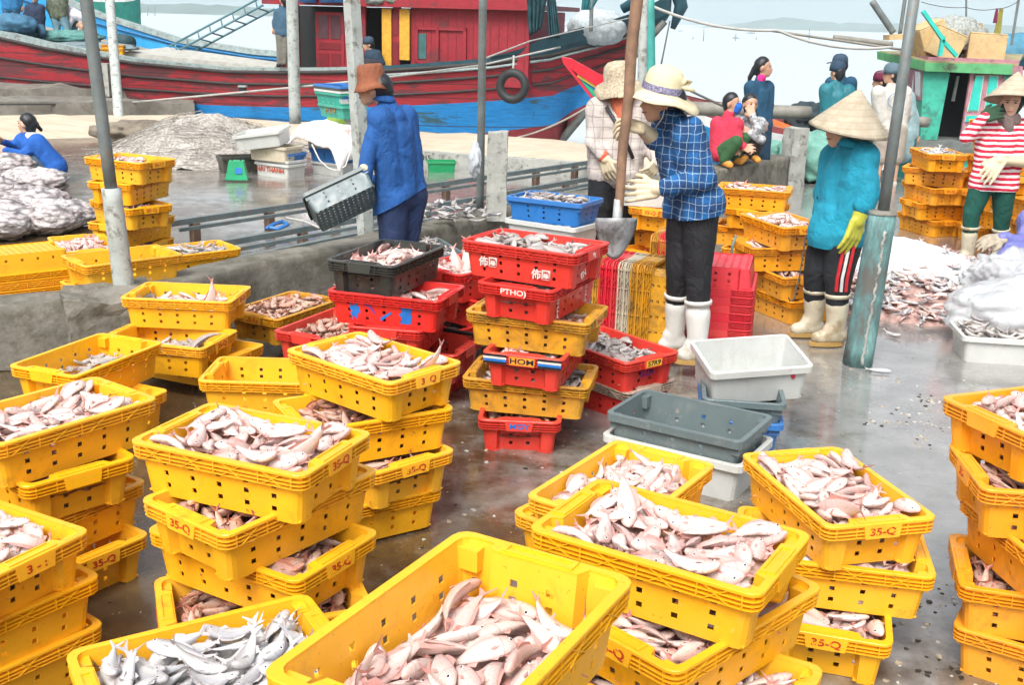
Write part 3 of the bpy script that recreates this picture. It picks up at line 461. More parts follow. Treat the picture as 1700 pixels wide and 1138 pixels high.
# key: kind, colour, x, y, rim height, yaw in degrees, heap, fish, lift, label
ROWS = """
F1|fin|y|-.07|1.68|.95|61|C|p|-.035|deep yellow crate filled only halfway with large pink fish, closest to the camera
F2|fin|y|-.69|2.29|.47|30.8|B|s|.028|yellow crate of silvery white fish beside the half filled crate closest to the camera
F2b|fin|y|-.67|2.27|.31|-40|||0|yellow crate under the crate of silvery fish beside the half filled crate
F3|fin|y|.41|2.51|.73|-31.3|A|p|.02|yellow crate heaped with pink fish, topmost of the stack touching the half filled crate
F3b|fin|y|.47|2.47|.57|43.6|C|p|.012|yellow crate with a red Q, second in the stack by the half filled one
F3c|fin|y|.45|2.39|.41|-28|B|p|.02|third crate down of the stack touching the half filled crate, its corner sticking out
F3d|fin|y|.44|2.42|.25|40|||0|fourth yellow crate down in the stack touching the half filled crate
F4|fin|y|.38|3.31|.52|57.2|C|p|.02|yellow crate of pink fish with upright tails, just before the empty grey tub
F4b|fin|y|.37|3.34|.36|-39.4|||0|yellow crate under the one with upright tails before the empty grey tub
F4c|fin|y|.39|3.32|.20|50|||0|lowest yellow crate of the stack in front of the empty grey tub
F5|fin|y|1.08|3.37|.50|-75.7|A|p|.026|yellow crate brimming with pink fish, top of the three high stack facing open concrete
F5b|fin|y|1.07|3.29|.335|-11.4|B|p|.018|middle yellow crate of the three high stack facing the open wet concrete
F5c|fin|y|1.07|3.26|.17|74.1|A|p|.024|bottom yellow crate of the three high stack, fish showing along its front rim
S6|fin|o|1.75|3.32|.81|21.4|B|p|.03|yellow crate on top of the five high stack cut by the picture edge
S6b|fin|o|1.73|3.17|.65|-5.8|C|q|.0|second crate from the top of the five high stack at the picture edge
S6c|fin|o|1.71|3.06|.49|-82.9|||0|third crate down of the five high stack, its long perforated side turned outwards
S6d|fin|o|1.73|3.11|.33|-15.6|B|q|.01|fourth crate down of the five high stack, round pale fish in its corner
S6e|fin|o|1.76|3.05|.168|-32|||0|bottom crate of the five high stack, black smears on its yellow side
F7|fin|y|-.77|3.07|.73|-22.3|A|p|.028|yellow crate of large pink fish topping the tall stack left of the brown puddle
F7b|fin|y|-.74|3.06|.58|53.5|B|q|.01|yellow crate marked 35-Q, second from top of the stack left of the brown puddle
F7c|fin|y|-.75|3.07|.42|-30|C|q|.012|third yellow crate down of the tall stack left of the brown puddle
F7d|fin|y|-.74|2.98|.255|20.8|B|q|.01|fourth yellow crate down of the tall stack, fish in its corner above the silver fish
A1|fin|y|-.54|4.08|.68|-40.4|A|p|.022|yellow crate marked Q heaped with pink fish, before the red crate with blue paint
A2|fin|y|-.57|3.99|.51|29.5|C|q|.012|second yellow crate of the stack before the red crate with blue paint
A3|fin|y|-.55|4.05|.345|-48.4|B|q|.008|third yellow crate of the stack before the red crate with blue paint
A4|fin|y|-.61|3.96|.18|32.4|||0|bottom crate of the stack before the red crate with blue paint
S9|fin|y|-1.58|3.53|.63|53.9|A|p|.015|broad yellow crate of pink fish just below the concrete wall block
S9b|fin|y|-1.63|3.56|.475|-43.3|C|q|.005|second crate of the stack just below the concrete wall block
S9c|fin|y|-1.63|3.50|.315|57.3|||0|third crate of the stack just below the concrete wall block
S9d|fin|y|-1.62|3.54|.168|-35|||0|bottom crate of the stack just below the concrete wall block
H1|fin|y|-1.56|2.85|.50|-27.6|B|p|.024|yellow crate with a red 3 on its plate and pale fish tails over its rim
H2|fin|y|-1.53|2.78|.335|54.6|||0|middle crate under the one with the red 3 on its plate
H3|fin|y|-1.54|2.80|.17|52|||0|lowest crate under the one with the red 3 on its plate
J1|fin|y|-1.99|4.92|.39|69.4|D|g|.06|nearly empty yellow crate with a few grey fish, beside the concrete wall block
J2|fin|y|-1.92|4.72|.22|65.9|||0|yellow crate under the nearly empty one beside the concrete wall block
L1|fin|y|-1.79|5.84|.47|-3.5|D|p|.085|yellow crate with a small fish clump and one upright tail before the wall
L2|fin|y|-1.81|5.55|.31|-13.8|D|g|.07|yellow crate with one long raised fish tail, under the crate at the wall
L3|fin|y|-1.71|5.72|.20|-24.1|||0|yellow crate whose 35-Q end peeks out behind the crate with the raised tail
M1|fin|y|-1.13|4.93|.33|-.3|||0|empty yellow crate lying alone with its perforated inside visible
M2|fin|y|-1.13|4.95|.168|4|||0|yellow crate below the empty perforated one
N1|fin|y|-2.96|8.42|.86|-28.6|C|p|.018|top crate of the tallest yellow stack beyond the wall, behind the thin grey pole
N2|fin|y|-3.00|8.52|.69|75.7|C|p|.01|second crate down of the tallest yellow stack beyond the wall
N3|fin|y|-2.98|8.42|.52|-41.8|C|p|.02|third crate down of the tallest yellow stack beyond the wall, fish over its rim
N4|fin|y|-3.04|8.60|.355|69|||0|fourth crate down of the tallest yellow stack beyond the wall
N5|fin|y|-3.08|8.60|.19|-11.4|C|p|.01|bottom crate of the tallest yellow stack beyond the wall
O1|fin|y|-3.05|7.6|.36|-59.5|C|p|.026|yellow crate of pale fish between the overturned crates and the tall stack
O2|fin|y|-3.05|7.58|.20|-59|||0|yellow crate under the pale fish one beside the overturned crates
O3|fin|y|-2.36|6.46|.53|42|||0|empty yellow crate against the grey concrete post
O4|fin|y|-2.4|6.5|.36|40|||0|yellow crate below the empty one against the grey concrete post
O5|fin|y|-2.42|6.52|.19|44|||0|lowest yellow crate of the stack against the grey concrete post
P1|fin|y|-2.29|7.60|.34|40.1|B|g|.03|yellow crate heaped with grey silver fish beside the steel rails
P2|fin|y|-2.45|7.45|.17|54.8|B|s|.01|low yellow crate of white fish pressed against the back of the wall
K1|fin|k|-.65|5.52|.79|69.1|C|p|.016|black crate of pink fish on top of the red stack
K2|fin|r|-.59|5.41|.63|-16.6|C|p|.01|red crate daubed with blue paint, under the black crate
K3|fin|r|-.58|5.50|.47|80|||0|red crate with three rim ribs, under the blue daubed red crate
K4|fin|r|-.50|5.58|.31|-20|||0|dark red crate low in the stack under the black crate
K4b|fin|r|-.50|5.60|.168|70|||0|lowest red crate of the stack under the black crate
K5|fin|k|-.36|5.95|.33|-27.6|D|p|.05|black crate with blue rim line, half hidden between the red stacks
K6|fin|r|-.38|5.93|.17|72|||0|red crate on the ground between the two red stacks
KR|fin|r|-.25|6.12|.62|51.2|C|p|.03|red crate with upright pink fish, behind the black crate
KR2|fin|r|-.27|6.15|.46|-40|||0|red crate hidden under the one with upright pink fish
KR3|fin|r|-.26|6.13|.30|48|||0|third red crate down behind the black crate
KR4|fin|r|-.26|6.13|.168|-44|||0|lowest red crate behind the black crate
R1|fin|r|.10|5.11|.95|-28.7|C|g|.034|big red crate with white painted characters, top of the six high stack
R2|fin|r|.13|5.11|.79|64.7|C|g|0|red crate with white letters on its rim, second of the six high stack
R3|fin|d|.12|5.08|.63|-18.4|C|q|.0|dirty mustard crate, third of the six high stack
R4|fin|r|.13|5.08|.476|74.3|C|p|.012|small red crate with striped rim tape, fourth of the six high stack
R5|fin|d|.10|5.06|.318|-11.3|C|g|.01|worn yellow crate with fish at both ends, fifth of the six high stack
R6|fin|r|.06|5.07|.166|87|C|q|-.004|red crate with a small blue scribble, bottom of the six high stack
E1|fin|r|.53|5.52|.335|-51.8|C|g|.026|red crate of grey fish with a yellow sticker, beside the six high stack
E2|fin|r|.52|5.55|.168|-46|||0|pale rimmed red crate under the one with the yellow sticker
V1|fin|d|-1.37|6.38|.27|62.8|B|q|.036|mustard crate overflowing with reddish brown fish by the wall
V2|fin|r|-1.02|6.0|.27|65|B|q|.008|red crate spilling brownish fish, in front of the mustard crate by the wall
GC|tub|g|-.62|7.50|.42|-67.5|B|g|.03|dark grey tub of grey fish standing against the wall
B1|tub|b|.28|7.84|.74|-29.1|B|g|.03|bright blue tub heaped with small silver fish
B2|solid|w|.27|7.80|.58|-34|B|g|.02|white tub of grey fish directly under the bright blue tub
B3|tub|w|.30|7.83|.42|-30|||0|white tub third from the top under the bright blue tub
B4|tub|g|.29|7.84|.26|-28|||0|grey tub at the foot of the stack under the bright blue tub
B5|solid|w|.62|8.9|.52|-12|A|s|.04|white tub of tiny silver fish behind the bright blue tub
Q1|fin|o|1.14|8.15|.66|57|||0|yellow crate directly behind the shovel blade's shaft, top of its stack
Q2|fin|o|1.11|8.40|.5|41.3|C|p|.02|second yellow crate of the stack behind the shovel
Q3|fin|o|1.12|8.16|.335|43.7|||0|third yellow crate of the stack behind the shovel
Q4|fin|o|1.06|8.14|.17|62|C|p|.02|bottom yellow crate of the stack behind the shovel
T1|fin|o|2.00|9.21|.66|-17.6|C|p|.03|long yellow crate of fish, highest in the stack next to the squatting women's wall
T2|fin|o|2.04|9.23|.5|58|C|p|.01|second crate marked 35-Q of the stack next to the squatting women's wall
T3|fin|o|2.00|9.24|.335|-25|||0|third crate of the stack next to the squatting women's wall
T4|fin|o|2.03|9.2|.17|62|C|p|.02|lowest crate of the stack next to the squatting women's wall
U1|fin|o|1.88|7.62|.66|-72|A|p|.02|yellow crate of pink fish topping the stack beside the woman in the cone hat
U2|fin|o|1.87|7.60|.5|12|C|p|.02|second crate of the stack beside the woman in the cone hat
U3|fin|o|1.90|7.54|.333|-72|C|p|.02|third crate marked 35-Q of the stack beside the woman in the cone hat
U4|fin|o|1.93|7.54|.17|-66|||0|bottom crate of the stack beside the woman in the cone hat
X1|fin|o|4.08|10.75|.84|-92|B|s|.03|yellow crate of pale fish topping the five high stack nearest the men in shorts
X2|fin|o|4.14|10.88|.67|-28|C|s|.02|second crate of the five high stack nearest the men in shorts
X3|fin|o|4.12|10.85|.505|-80|||0|third crate of the five high stack nearest the men in shorts
X4|fin|o|4.18|10.90|.34|12.3|C|s|.02|fourth crate of the five high stack nearest the men in shorts
X5|fin|o|4.18|10.99|.17|-72|||0|bottom crate of the five high stack nearest the men in shorts
"""
CR_OBJ = {}; rl = random.Random(2)
for row in ROWS.strip().split('\n'):
    key, kind, col, x, y, z, yaw, tpl, fk, lift, lab = row.split('|')
    x, y, z, yaw, lift = float(x), float(y), float(z), radians(float(yaw)), float(lift)
    let = '35-Q' if kind == 'fin' and col in 'ydo' else ''
    if key == 'A1': let = '3  Q'
    if key == 'H1': let = '3 - :'
    if key == 'S6b': let = '35-'
    if let == '35-Q' and key not in 'F3b F7b A3 O1 T2 U3 S14 N1 N3 L2 L3 S6e F5c H3'.split() and rl.random() < .45: let = ''
    sc = (1, 1, 1); grp = 'yellow fish crates stacked on the quay' if col in 'yo' else 'coloured fish crates stacked on the quay'
    t = crate(kind, col, (x, y, z-CH), yaw, lab, grp, sc, lettering=let)
    CR_OBJ[key] = t
    if tpl: FILL.append((Matrix.Translation((x, y, z-CH)) @ Matrix.Rotation(yaw, 4, 'Z'), tpl, fk, lift, key))
# the seven high stacks around the woman in the striped jersey
def column(cx, cy, n, names, seed, fk='s', base=.17, tops=True):
    r = random.Random(seed)
    for i in range(n):
        z = base+i*.165; yw = radians((12 if (i+seed) % 2 else -78)+r.uniform(-7, 7)); x = cx+r.uniform(-.03, .03); y = cy+r.uniform(-.03, .03)
        t = crate('fin', 'o', (x, y, z-CH), yw, names % ORD[n-1-i] if '%s' in names else names, 'yellow fish crates stacked on the quay', lettering='35-Q' if r.random() < .5 else '')
        FILL.append((t.matrix_basis.copy(), 'C' if i < n-1 else 'B', fk, .02 if i < n-1 else .035, 'col'))
ORD = ['topmost', 'second highest', 'third highest', 'fourth highest', 'fifth highest', 'sixth highest', 'seventh highest', 'eighth highest']
column(4.62, 10.55, 7, '%s yellow crate of the stack just behind the striped jersey woman', 1)
column(4.83, 9.95, 3, '%s yellow crate of the short stack between the striped jersey woman\'s legs', 2)
column(5.02, 9.45, 5, '%s yellow crate of the stack between the jersey woman and the purple raincoat', 3)
# pale fish crate tilted on the heap by the turquoise post, seen as a yellow edge
crate('fin', 'y', (3.05, 8.75, .0), radians(-38), 'yellow crate half buried in the fish and ice heap behind the turquoise post', 'yellow fish crates stacked on the quay')
# painted marks on single crates
t = CR_OBJ['K2']
for s, x, z, sz in (('\u6729', -.12, .075, .09), ('/', .03, .075, .07), ('\u76ee', .13, .07, .1)):
    pass
def blob(t, side, pts, m, name='paint_mark', th=.0012):
    """Hand-painted flat mark with an irregular outline, on the long (-y) side or the short (+x) side of a crate."""
    mb = MB(); P = []
    for x, z in pts:
        k = z/CH
        P.append((x, -(.161+.017*k)-.0012, z) if side == 'l' else ((.268+.020*k)+.0012, x, z))
    d = Vector((0, -th, 0)) if side == 'l' else Vector((th, 0, 0))
    n = len(P); V = P+[Vector(p)+d for p in P]
    F = [tuple(range(n)), tuple(range(n, 2*n))[::-1]]+[(k, (k+1) % n, n+(k+1) % n, n+k) for k in range(n)]
    mb.raw(V, F, m); return mb.build(name, t)
blob(t, 'l', [(-.185, .085), (-.175, .115), (-.165, .095), (-.15, .118), (-.14, .118), (-.145, .095), (-.13, .10), (-.128, .06), (-.14, .065), (-.143, .04), (-.15, .03), (-.155, .05), (-.168, .03), (-.175, .022), (-.17, .04), (-.185, .062), (-.17, .07), (-.18, .078)], BPAINT)
blob(t, 'l', [(-.02, .05), (.035, .085), (.045, .08), (.03, .068), (-.012, .035), (-.02, .036)], BPAINT)
blob(t, 'l', [(.09, .12), (.15, .118), (.152, .1), (.142, .09), (.15, .07), (.14, .03), (.085, .03), (.095, .06), (.08, .075), (.095, .09)], BPAINT)
blob(t, 'l', [(-.105, .115), (-.07, .11), (-.05, .08), (-.042, .06), (-.06, .075), (-.08, .1), (-.1, .105)], plain('purple_paint_mark', (.2, .05, .3), .5))
t = CR_OBJ['R1']
for x, z in ((-.155, .075), (.125, .05)):
    wr(t, '佈', .05, WPAINT, 'l', x-.024, z, 1.); wr(t, '圍', .05, WPAINT, 'l', x+.026, z+.002, 1.)
wr(t, 'EN', .042, WPAINT, 's', -.08, .06, 1., -.3)
text('lettering', 'Hg', .026, WPAINT, t, (.3070, .0, CH-.028), (pi/2, 0, pi/2))
t = CR_OBJ['R2']
text('lettering', 'PTHO)', .034, WPAINT, t, (-.3072, 0, CH-.028), (pi/2, 0, -pi/2), sx=1.3)
text('lettering', 'PTHO)', .03, WPAINT, t, (-.19, -.1745, .08), (pi/2, -pi/2, 0), sx=1.4)
text('lettering', 'PTHO', .03, WPAINT, t, (.15, -.1745, .08), (pi/2, -pi/2, 0), sx=1.4)
t = CR_OBJ['R4']
MULT = plain('striped_tape', (.05, .06, .1), .4, .9, 30)
for y in (-.13, .13):
    mb = MB()
    for q in range(4): mb.bb(-.3066, -.3045, y-.055, y+.055, CH-.014-.0118*q, CH-.004-.0118*q, [KPAINT, WPAINT, BPAINT, KPAINT][q])
    mb.build('rim_tape', t)
MB().bb(-.3085, -.3066, -.06, .06, CH-.046, CH-.008, plain('orange_label', (.8, .3, .03), .5)).build('sticker', t)
text('lettering', 'HOM', .036, KPAINT, t, (-.3088, 0, CH-.028), (pi/2, 0, -pi/2), sx=1.4)
text('lettering', 'MGY', .036, BPAINT, CR_OBJ['R6'], (-.3072, 0, CH-.028), (pi/2, 0, -pi/2), sx=1.2)
t = CR_OBJ['E1']
MB().bb(.3066, .3080, -.052, .052, CH-.044, CH-.01, plain('yellow_sticker', (.9, .5, .03), .5)).build('sticker', t)
text('lettering', '57R9', .036, KPAINT, t, (.3084, 0, CH-.027), (pi/2, 0, pi/2), sx=1.2)
text('lettering', '0-04', .045, plain('purple_ink', (.18, .02, .2), .6), t, (.262, 0, .075), (pi/2, 0, pi/2), sx=1.2)
text('lettering', '919', .05, KPAINT, t, (-.02, -.1715, .07), (pi/2, pi/2, 0), sx=1.0)
# red crate below the sticker one has a pale worn rim
CR_OBJ['E2'].children[1].material_slots[0].material = plain('worn_pale_rim', (.55, .42, .33), .6, .3, 12, dirt=.3)
# empty grey tub nested in a white one
crate('solid', 'w', (.80, 4.60, .0), radians(-31.2), 'white tub that holds the empty grey one, on the wet concrete', 'plain tubs beside the cone hat woman\'s boots', (1.09, 1.09, 1.08), name='fish_tub', lettering='')
crate('tub', 'g', (.80, 4.60, .085), radians(-31.2), 'empty grey tub with slotted floor and scraped rim, nested in a white tub', 'plain tubs beside the cone hat woman\'s boots', (1.05, 1.05, 1.2), name='fish_tub', lettering='')
crate('tub', 'b', (1.13, 5.13, .0), radians(-97.6), 'blue tub at the foot of the tilted white tub', 'plain tubs beside the cone hat woman\'s boots', name='fish_tub', lettering='')
crate('tub', 'g', (1.13, 5.12, .105), radians(-97.6), 'grey slotted tub wedged under the tilted white tub', 'plain tubs beside the cone hat woman\'s boots', name='fish_tub', lettering='')
t = crate('solid', 'w', (1.17, 5.16, .235), 0, 'empty white tub tilted on a grey slotted tub', 'plain tubs beside the cone hat woman\'s boots', (.84, .92, 1.12), rot=(radians(10), radians(-3), radians(9)), name='fish_tub', lettering='')
mb = MB(); mb.lathe([(0, .0), (.013, 0), (.013, .001), (0, .001)], plain('red_print', (.75, .03, .08), .5), n=16); o = mb.build('printed_mark', t); o.location = (.19, -.1775, .12); o.rotation_euler = (pi/2, 0, 0)
t = crate('solid', 'w', (3.08, 6.60, .0), radians(-8), 'white tub of small grey fish in front of the plastic sack', 'plain tubs with fish', (1.0, 1.02, 1.0), name='fish_tub', lettering='')
FILL.append((Matrix.Translation((3.08, 6.60, 0)) @ Matrix.Rotation(radians(-8), 4, 'Z'), 'A', 'g', .045, 'Wr'))
t = crate('solid', 'w', (.98, 8.1, .665), radians(-12), 'dirty white tub held by the checked shirt woman on the yellow stack', 'plain tubs with fish', (.75, .8, .9), name='fish_tub', lettering='')
FILL.append((Matrix.Translation((.98, 8.1, .665)) @ Matrix.Rotation(radians(-12), 4, 'Z') @ Matrix.Diagonal((.75, .8, .9, 1)), 'C', 'g', .03, 'Wh'))
# crates by the far edge of the quay
def fc(kind, col, x, y, z, yaw, lab, sc=(1, 1, 1), rot=None, n='fish_tub'):
    return crate(kind, col, (x, y, z), radians(yaw), lab, 'tubs stacked by the fishing net heap', sc, rot=rot, name=n, lettering='')
t = fc('solid', 'w', -2.95, 13.75, .0, -32, 'white tub lettered in red, lowest beside the green weighing scale', (.95, .95, 1))
text('lettering', 'HẢI THÀNH', .085, INK, t, (-.02, -.1795, .085), (pi/2, 0, 0), sx=1.05)
fc('solid', 'w', -2.95, 13.76, .045, -32, 'white tub nested in the one lettered in red', (.95, .95, 1))
fc('tub', 'b', -2.96, 13.78, .13, -30, 'blue tub between the red lettered tub and the cream one', (.95, .95, 1))
fc('solid', 'c', -3.0, 13.72, .2, -28, 'cream stained tub, second from the top by the net heap', (1.0, 1.0, 1.1))
fc('solid', 'w', -3.12, 13.65, .38, -10, 'white tub tilted on top of the cream tub', (1.05, 1.05, 1.1), (radians(7), radians(-9), radians(-12)))
fc('solid', 'w', -2.33, 14.1, .0, -30, 'white tub lowest under the woven sack', (.9, .95, .9))
fc('tub', 'b', -2.35, 14.1, .15, -34, 'blue tub in the middle under the woven sack', (.9, .95, 1))
fc('solid', 'w', -2.38, 14.1, .32, -34, 'speckled white tub directly under the woven sack', (.95, .95, 1.1))
fc('tub', 'b', -1.95, 14.7, .0, -45, 'blue tub lowest behind the concrete pillar')
fc('solid', 'w', -1.95, 14.7, .17, -45, 'white tub with red marks behind the concrete pillar')
fc('tub', 'b', -1.95, 14.72, .34, -45, 'second blue tub behind the concrete pillar')
fc('solid', 'w', -1.98, 14.75, .46, -45, 'white tub below the teal tubs')
t = fc('tub', 't', -2.35, 14.9, .64, -50, 'teal tub lettered H T V', (1.05, 1.05, 1))
text('lettering', 'H T V', .09, INK, t, (.0, -.1795, .085), (pi/2, 0, 0), sx=1.05)
fc('tub', 't', -2.38, 14.9, .80, -50, 'teal tub above the one lettered H T V', (1.08, 1.08, 1))
fc('tub', 'w', -2.38, 14.9, .835, -50, 'white rimmed tub nested in the upper teal tub', (1.1, 1.1, 1))
fc('tub', 'k', -2.38, 14.9, .865, -50, 'black tub nested between white and blue rims', (1.11, 1.11, 1))
fc('tub', 'b', -2.38, 14.9, .895, -50, 'blue tub topmost of the teal stack', (1.13, 1.13, 1))
fc('tub', 'n', -1.0, 14.55, .0, 8, 'small green basket alone near the kerb', (.62, .7, .85), n='fish_basket')
fc('tub', 'k', -3.55, 14.0, .0, 30, 'dark grey tub half hidden by the net heap', (.8, .8, 1.2))
# overturned nested crates
for i in range(7):
    z = .168+i*.055
    crate('fin', 'y', (-3.05-.01*i, 6.68, z), 0, '%s overturned yellow crate of the nested pile beside the wall' % ORD[6-i], 'overturned nested yellow crates', rot=(pi, 0, radians(38)))
for i in range(9):
    z = .168+i*.05
    crate('fin', 'm', (1.30, 6.62, z), 0, '%s pinkish red crate of the overturned pile behind the white boots' % ORD[8-i] if i else 'bottom pinkish red crate of the overturned pile behind the white boots', 'overturned nested red crates', rot=(pi, radians(1.0), radians(76)), lettering='') if i else crate('fin', 'm', (1.30, 6.62, .168), 0, 'bottom pinkish red crate of the overturned pile behind the white boots', 'overturned nested red crates', rot=(pi, 0, radians(76)), lettering='')
# nested crates standing on their short ends: opening to the west
cols = ['d', 'm', 'm', 'm', 'c', 'c', 'd', 'd', 'd']
nm = {'d': 'mustard', 'm': 'pinkish red', 'c': 'cream'}
cnt = {}
for i, c in enumerate(cols):
    cnt[c] = cnt.get(c, 0)+1
    rr = Matrix.Rotation(radians(-24), 4, 'Z') @ Matrix.Rotation(-pi/2, 4, 'Y') @ Matrix.Rotation(0, 4, 'Z')
    p = Vector((.545+.035*i, 6.50-.016*i, .305)) + Vector((cos(radians(-24)), sin(radians(-24)), 0))*CH
    t = crate('fin', c, (0, 0, 0), 0, '%s crate, number %s of its colour in the row on end by the shovel' % (nm[c], ['one', 'two', 'three', 'four'][cnt[c]-1]), 'crates nested on end beside the shovel', lettering='')
    t.matrix_basis = Matrix.Translation(p) @ rr
for i, c in enumerate(['d', 'm', 'd']):
    rr = Matrix.Rotation(radians(-20), 4, 'Z') @ Matrix.Rotation(-pi/2, 4, 'Y')
    t = crate('fin', c, (0, 0, 0), 0, '%s crate %s in the short row standing on end behind the plaid woman' % (nm[c], ['first', 'second', 'third'][i]), 'crates nested on end behind the plaid woman', lettering='')
    t.matrix_basis = Matrix.Translation((1.12+.055*i, 7.28, .305)) @ rr
# ---------------------------------------------------------------- fish materials
def fish_mat(name, belly, back, blush, amt=.5):
    g = G(name); at_ = g.n('Attribute'); at_.attribute_name = 'fp'; s = g.sep(at_.outputs['Vector'])
    geo = g.n('NewGeometry'); oi = g.n('ObjectInfo')
    rnd = g.math('FRACT', g.math('ADD', g.math('MULTIPLY', geo.outputs['Random Per Island'], 1.0), g.math('MULTIPLY', oi.outputs['Random'], 7.3)))
    c = g.ramp(g.math('MULTIPLY_ADD', s[1], .5, .5), (.30, belly), (.62, tuple((a+b)/2 for a, b in zip(belly, back))), (.95, back))
    nz = g.noise(38, 5, .65)
    c = g.mix(g.math('MULTIPLY', g.ramp(nz, (.42, (0, 0, 0)), (.68, (1, 1, 1))), amt), c, blush)
    head = g.ramp(s[0], (.10, (1, 1, 1)), (.24, (0, 0, 0)))
    c = g.mix(g.math('MULTIPLY', head, .35), c, blush)
    gill = g.ramp(g.math('ABSOLUTE', g.math('SUBTRACT', s[0], .225)), (.0, (1, 1, 1)), (.018, (0, 0, 0)))
    c = g.mix(g.math('MULTIPLY', gill, .45), c, shade(blush, .55))
    tail = g.ramp(s[0], (.72, (0, 0, 0)), (.98, (1, 1, 1)))
    c = g.mix(g.math('MULTIPLY', tail, .6), c, blush)
    c = g.mix(g.math('MULTIPLY', rnd, .22), c, shade(blush, .9))
    sc = g.vor(230, g.co((1, 1, 1)))
    yl = g.ramp(g.noise(17, 3), (.5, (0, 0, 0)), (.65, (1, 1, 1))); c = g.mix(g.math('MULTIPLY', yl, .22), c, (.62, .50, .22))
    vein = g.ramp(g.noise(70, 4, .7, None, 1.5), (.60, (0, 0, 0)), (.66, (1, 1, 1))); c = g.mix(g.math('MULTIPLY', vein, .4), c, shade(blush, .7))
    lat = g.ramp(g.math('ABSOLUTE', g.math('SUBTRACT', s[1], .30)), (.0, (1, 1, 1)), (.09, (0, 0, 0))); c = g.mix(g.math('MULTIPLY', lat, .22), c, shade(back, .6))
    g.bump(g.math('ADD', g.math('MULTIPLY', sc, .9), nz), .28, .005)
    g.set(Base_Color=c, Roughness=.24)
    g.p.inputs['Specular IOR Level'].default_value = .6
    return g.m
def fin_mat(name, col):
    g = G(name); at_ = g.n('Attribute'); at_.attribute_name = 'fp'
    g.set(Base_Color=g.ramp(g.noise(60, 3), (.3, shade(col, .7)), (.7, col)), Roughness=.4)
    return g.m
EYEW = plain('fish_eye_white', (.75, .76, .78), .15, .1); EYEB = plain('fish_pupil', (.01, .012, .02), .08, .1)
FK = dict(p=[fish_mat('pink_fish_skin', (.76, .71, .68), (.58, .43, .41), (.60, .30, .27), .46), fin_mat('pink_fin', (.72, .36, .32)), EYEW, EYEB],
          q=[fish_mat('reddish_fish_skin', (.62, .50, .43), (.45, .24, .17), (.42, .15, .10), .6), fin_mat('reddish_fin', (.5, .2, .14)), EYEW, EYEB],
          s=[fish_mat('silver_fish_skin', (.64, .66, .68), (.26, .28, .32), (.46, .40, .41), .4), fin_mat('silver_fin', (.6, .56, .56)), EYEW, EYEB],
          g=[fish_mat('grey_fish_skin', (.50, .49, .48), (.24, .23, .24), (.44, .36, .34), .5), fin_mat('grey_fin', (.42, .37, .35)), EYEW, EYEB])
def np_fish(hi):
    out = []
    for b in FISH_BENDS:
        V, F, M, A = fish_data(b[0], b[1], hi, False, b[2])
        out.append((np.array(V), F, np.array(M), np.array(A)))
    return out
FHI, FLO = np_fish(True), np_fish(False)
def fp_attr(me, A):
    at_ = me.attributes.new('fp', 'FLOAT_VECTOR', 'POINT')
    at_.data.foreach_set('vector', np.hstack([A, np.zeros((len(A), 1))]).astype(np.float32).ravel())
FMESH = {}
def fish_mesh(v, k):
    if (v, k) not in FMESH:
        V, F, M, A = FHI[v]; me = bpy.data.meshes.new('fish'); me.from_pydata(V.tolist(), [], F)
        for m in FK[k]: me.materials.append(m)
        me.polygons.foreach_set('material_index', M); me.polygons.foreach_set('use_smooth', (M == 0) | (M > 1)); fp_attr(me, A)
        FMESH[(v, k)] = me
    return FMESH[(v, k)]
TPL = {k: [[int(q) for q in r.split(',')] for r in v.split(' ')] for k, v in HEAPS.items()}
FISH = []     # (variant, kind, 4x4, key)
rf = random.Random(77)
filler = []
for (Mx, tp, fk, lift, key) in FILL:
    flip = rf.random() < .5; small = .78 if fk in 'gs' and key not in ('F2',) else 1.0
    lst = TPL[tp]
    for r in lst:
        sc = r[1]/100*.18*(.80 if small < 1 else .89)
        q = Quaternion([c/100 for c in r[5:9]]); q.normalize()
        lz = lift if tp != 'D' else lift
        dv = q @ Vector((1, 0, 0))
        if abs(dv.z) > .38:      # lay steep fish flatter, as they settle in the crate
            w2 = Vector((dv.x, dv.y, 0)); w2 = w2.normalized() if w2.length > .01 else Vector((1, 0, 0)); tz = .30 if dv.z > 0 else -.30
            q = dv.rotation_difference((w2+Vector((0, 0, tz))).normalized()) @ q
        m = Matrix.Translation(Vector((r[2]/1000, r[3]/1000, r[4]/1000+lz))) @ q.to_matrix().to_4x4() @ Matrix.Scale(sc, 4)
        if flip: m = Matrix.Rotation(pi, 4, 'Z') @ m
        if key in ('J1', 'L2', 'K5'): m = Matrix.Translation((.12, 0, 0)) @ m if abs(m.translation.x+.12) < .24 else m
        # keep head and tail inside the crate walls unless they lie above the rim
        sh_ = Vector((0, 0, 0))
        for e_ in (-.40, -.1, .12, .58):
            p_ = m @ Vector((e_, 0, 0)); q_ = .028 if abs(e_) < .3 else .012; zf = max(0, min(1, p_.z/CH))
            if p_.z < CH+q_+.004:
                lx, ly = (.236+.014*zf if abs(p_.y) < .125 else .262+.018*zf)-q_, .154+.014*zf-q_
                for ax, lim in ((0, lx), (1, ly)):
                    ex = abs(p_[ax])-lim
                    if ex > 0: sh_[ax] = max(abs(sh_[ax]), ex)*(-1 if p_[ax] > 0 else 1)
        m = Matrix.Translation(sh_) @ m
        FISH.append((r[0], fk, Mx @ m, key))
    if tp != 'D': filler.append((Mx, lift, fk))
def loose(x, y, yaw, k, v=0, ln=.18, z=.022, roll=1.45, pitch=0., key='loose'):
    """A fish lying on its side."""
    m = Matrix.Translation((x, y, z)) @ Matrix.Rotation(yaw, 4, 'Z') @ Matrix.Rotation(pitch, 4, 'Y') @ Matrix.Rotation(roll, 4, 'X') @ Matrix.Scale(ln, 4)
    FISH.append((v, k, m, key))
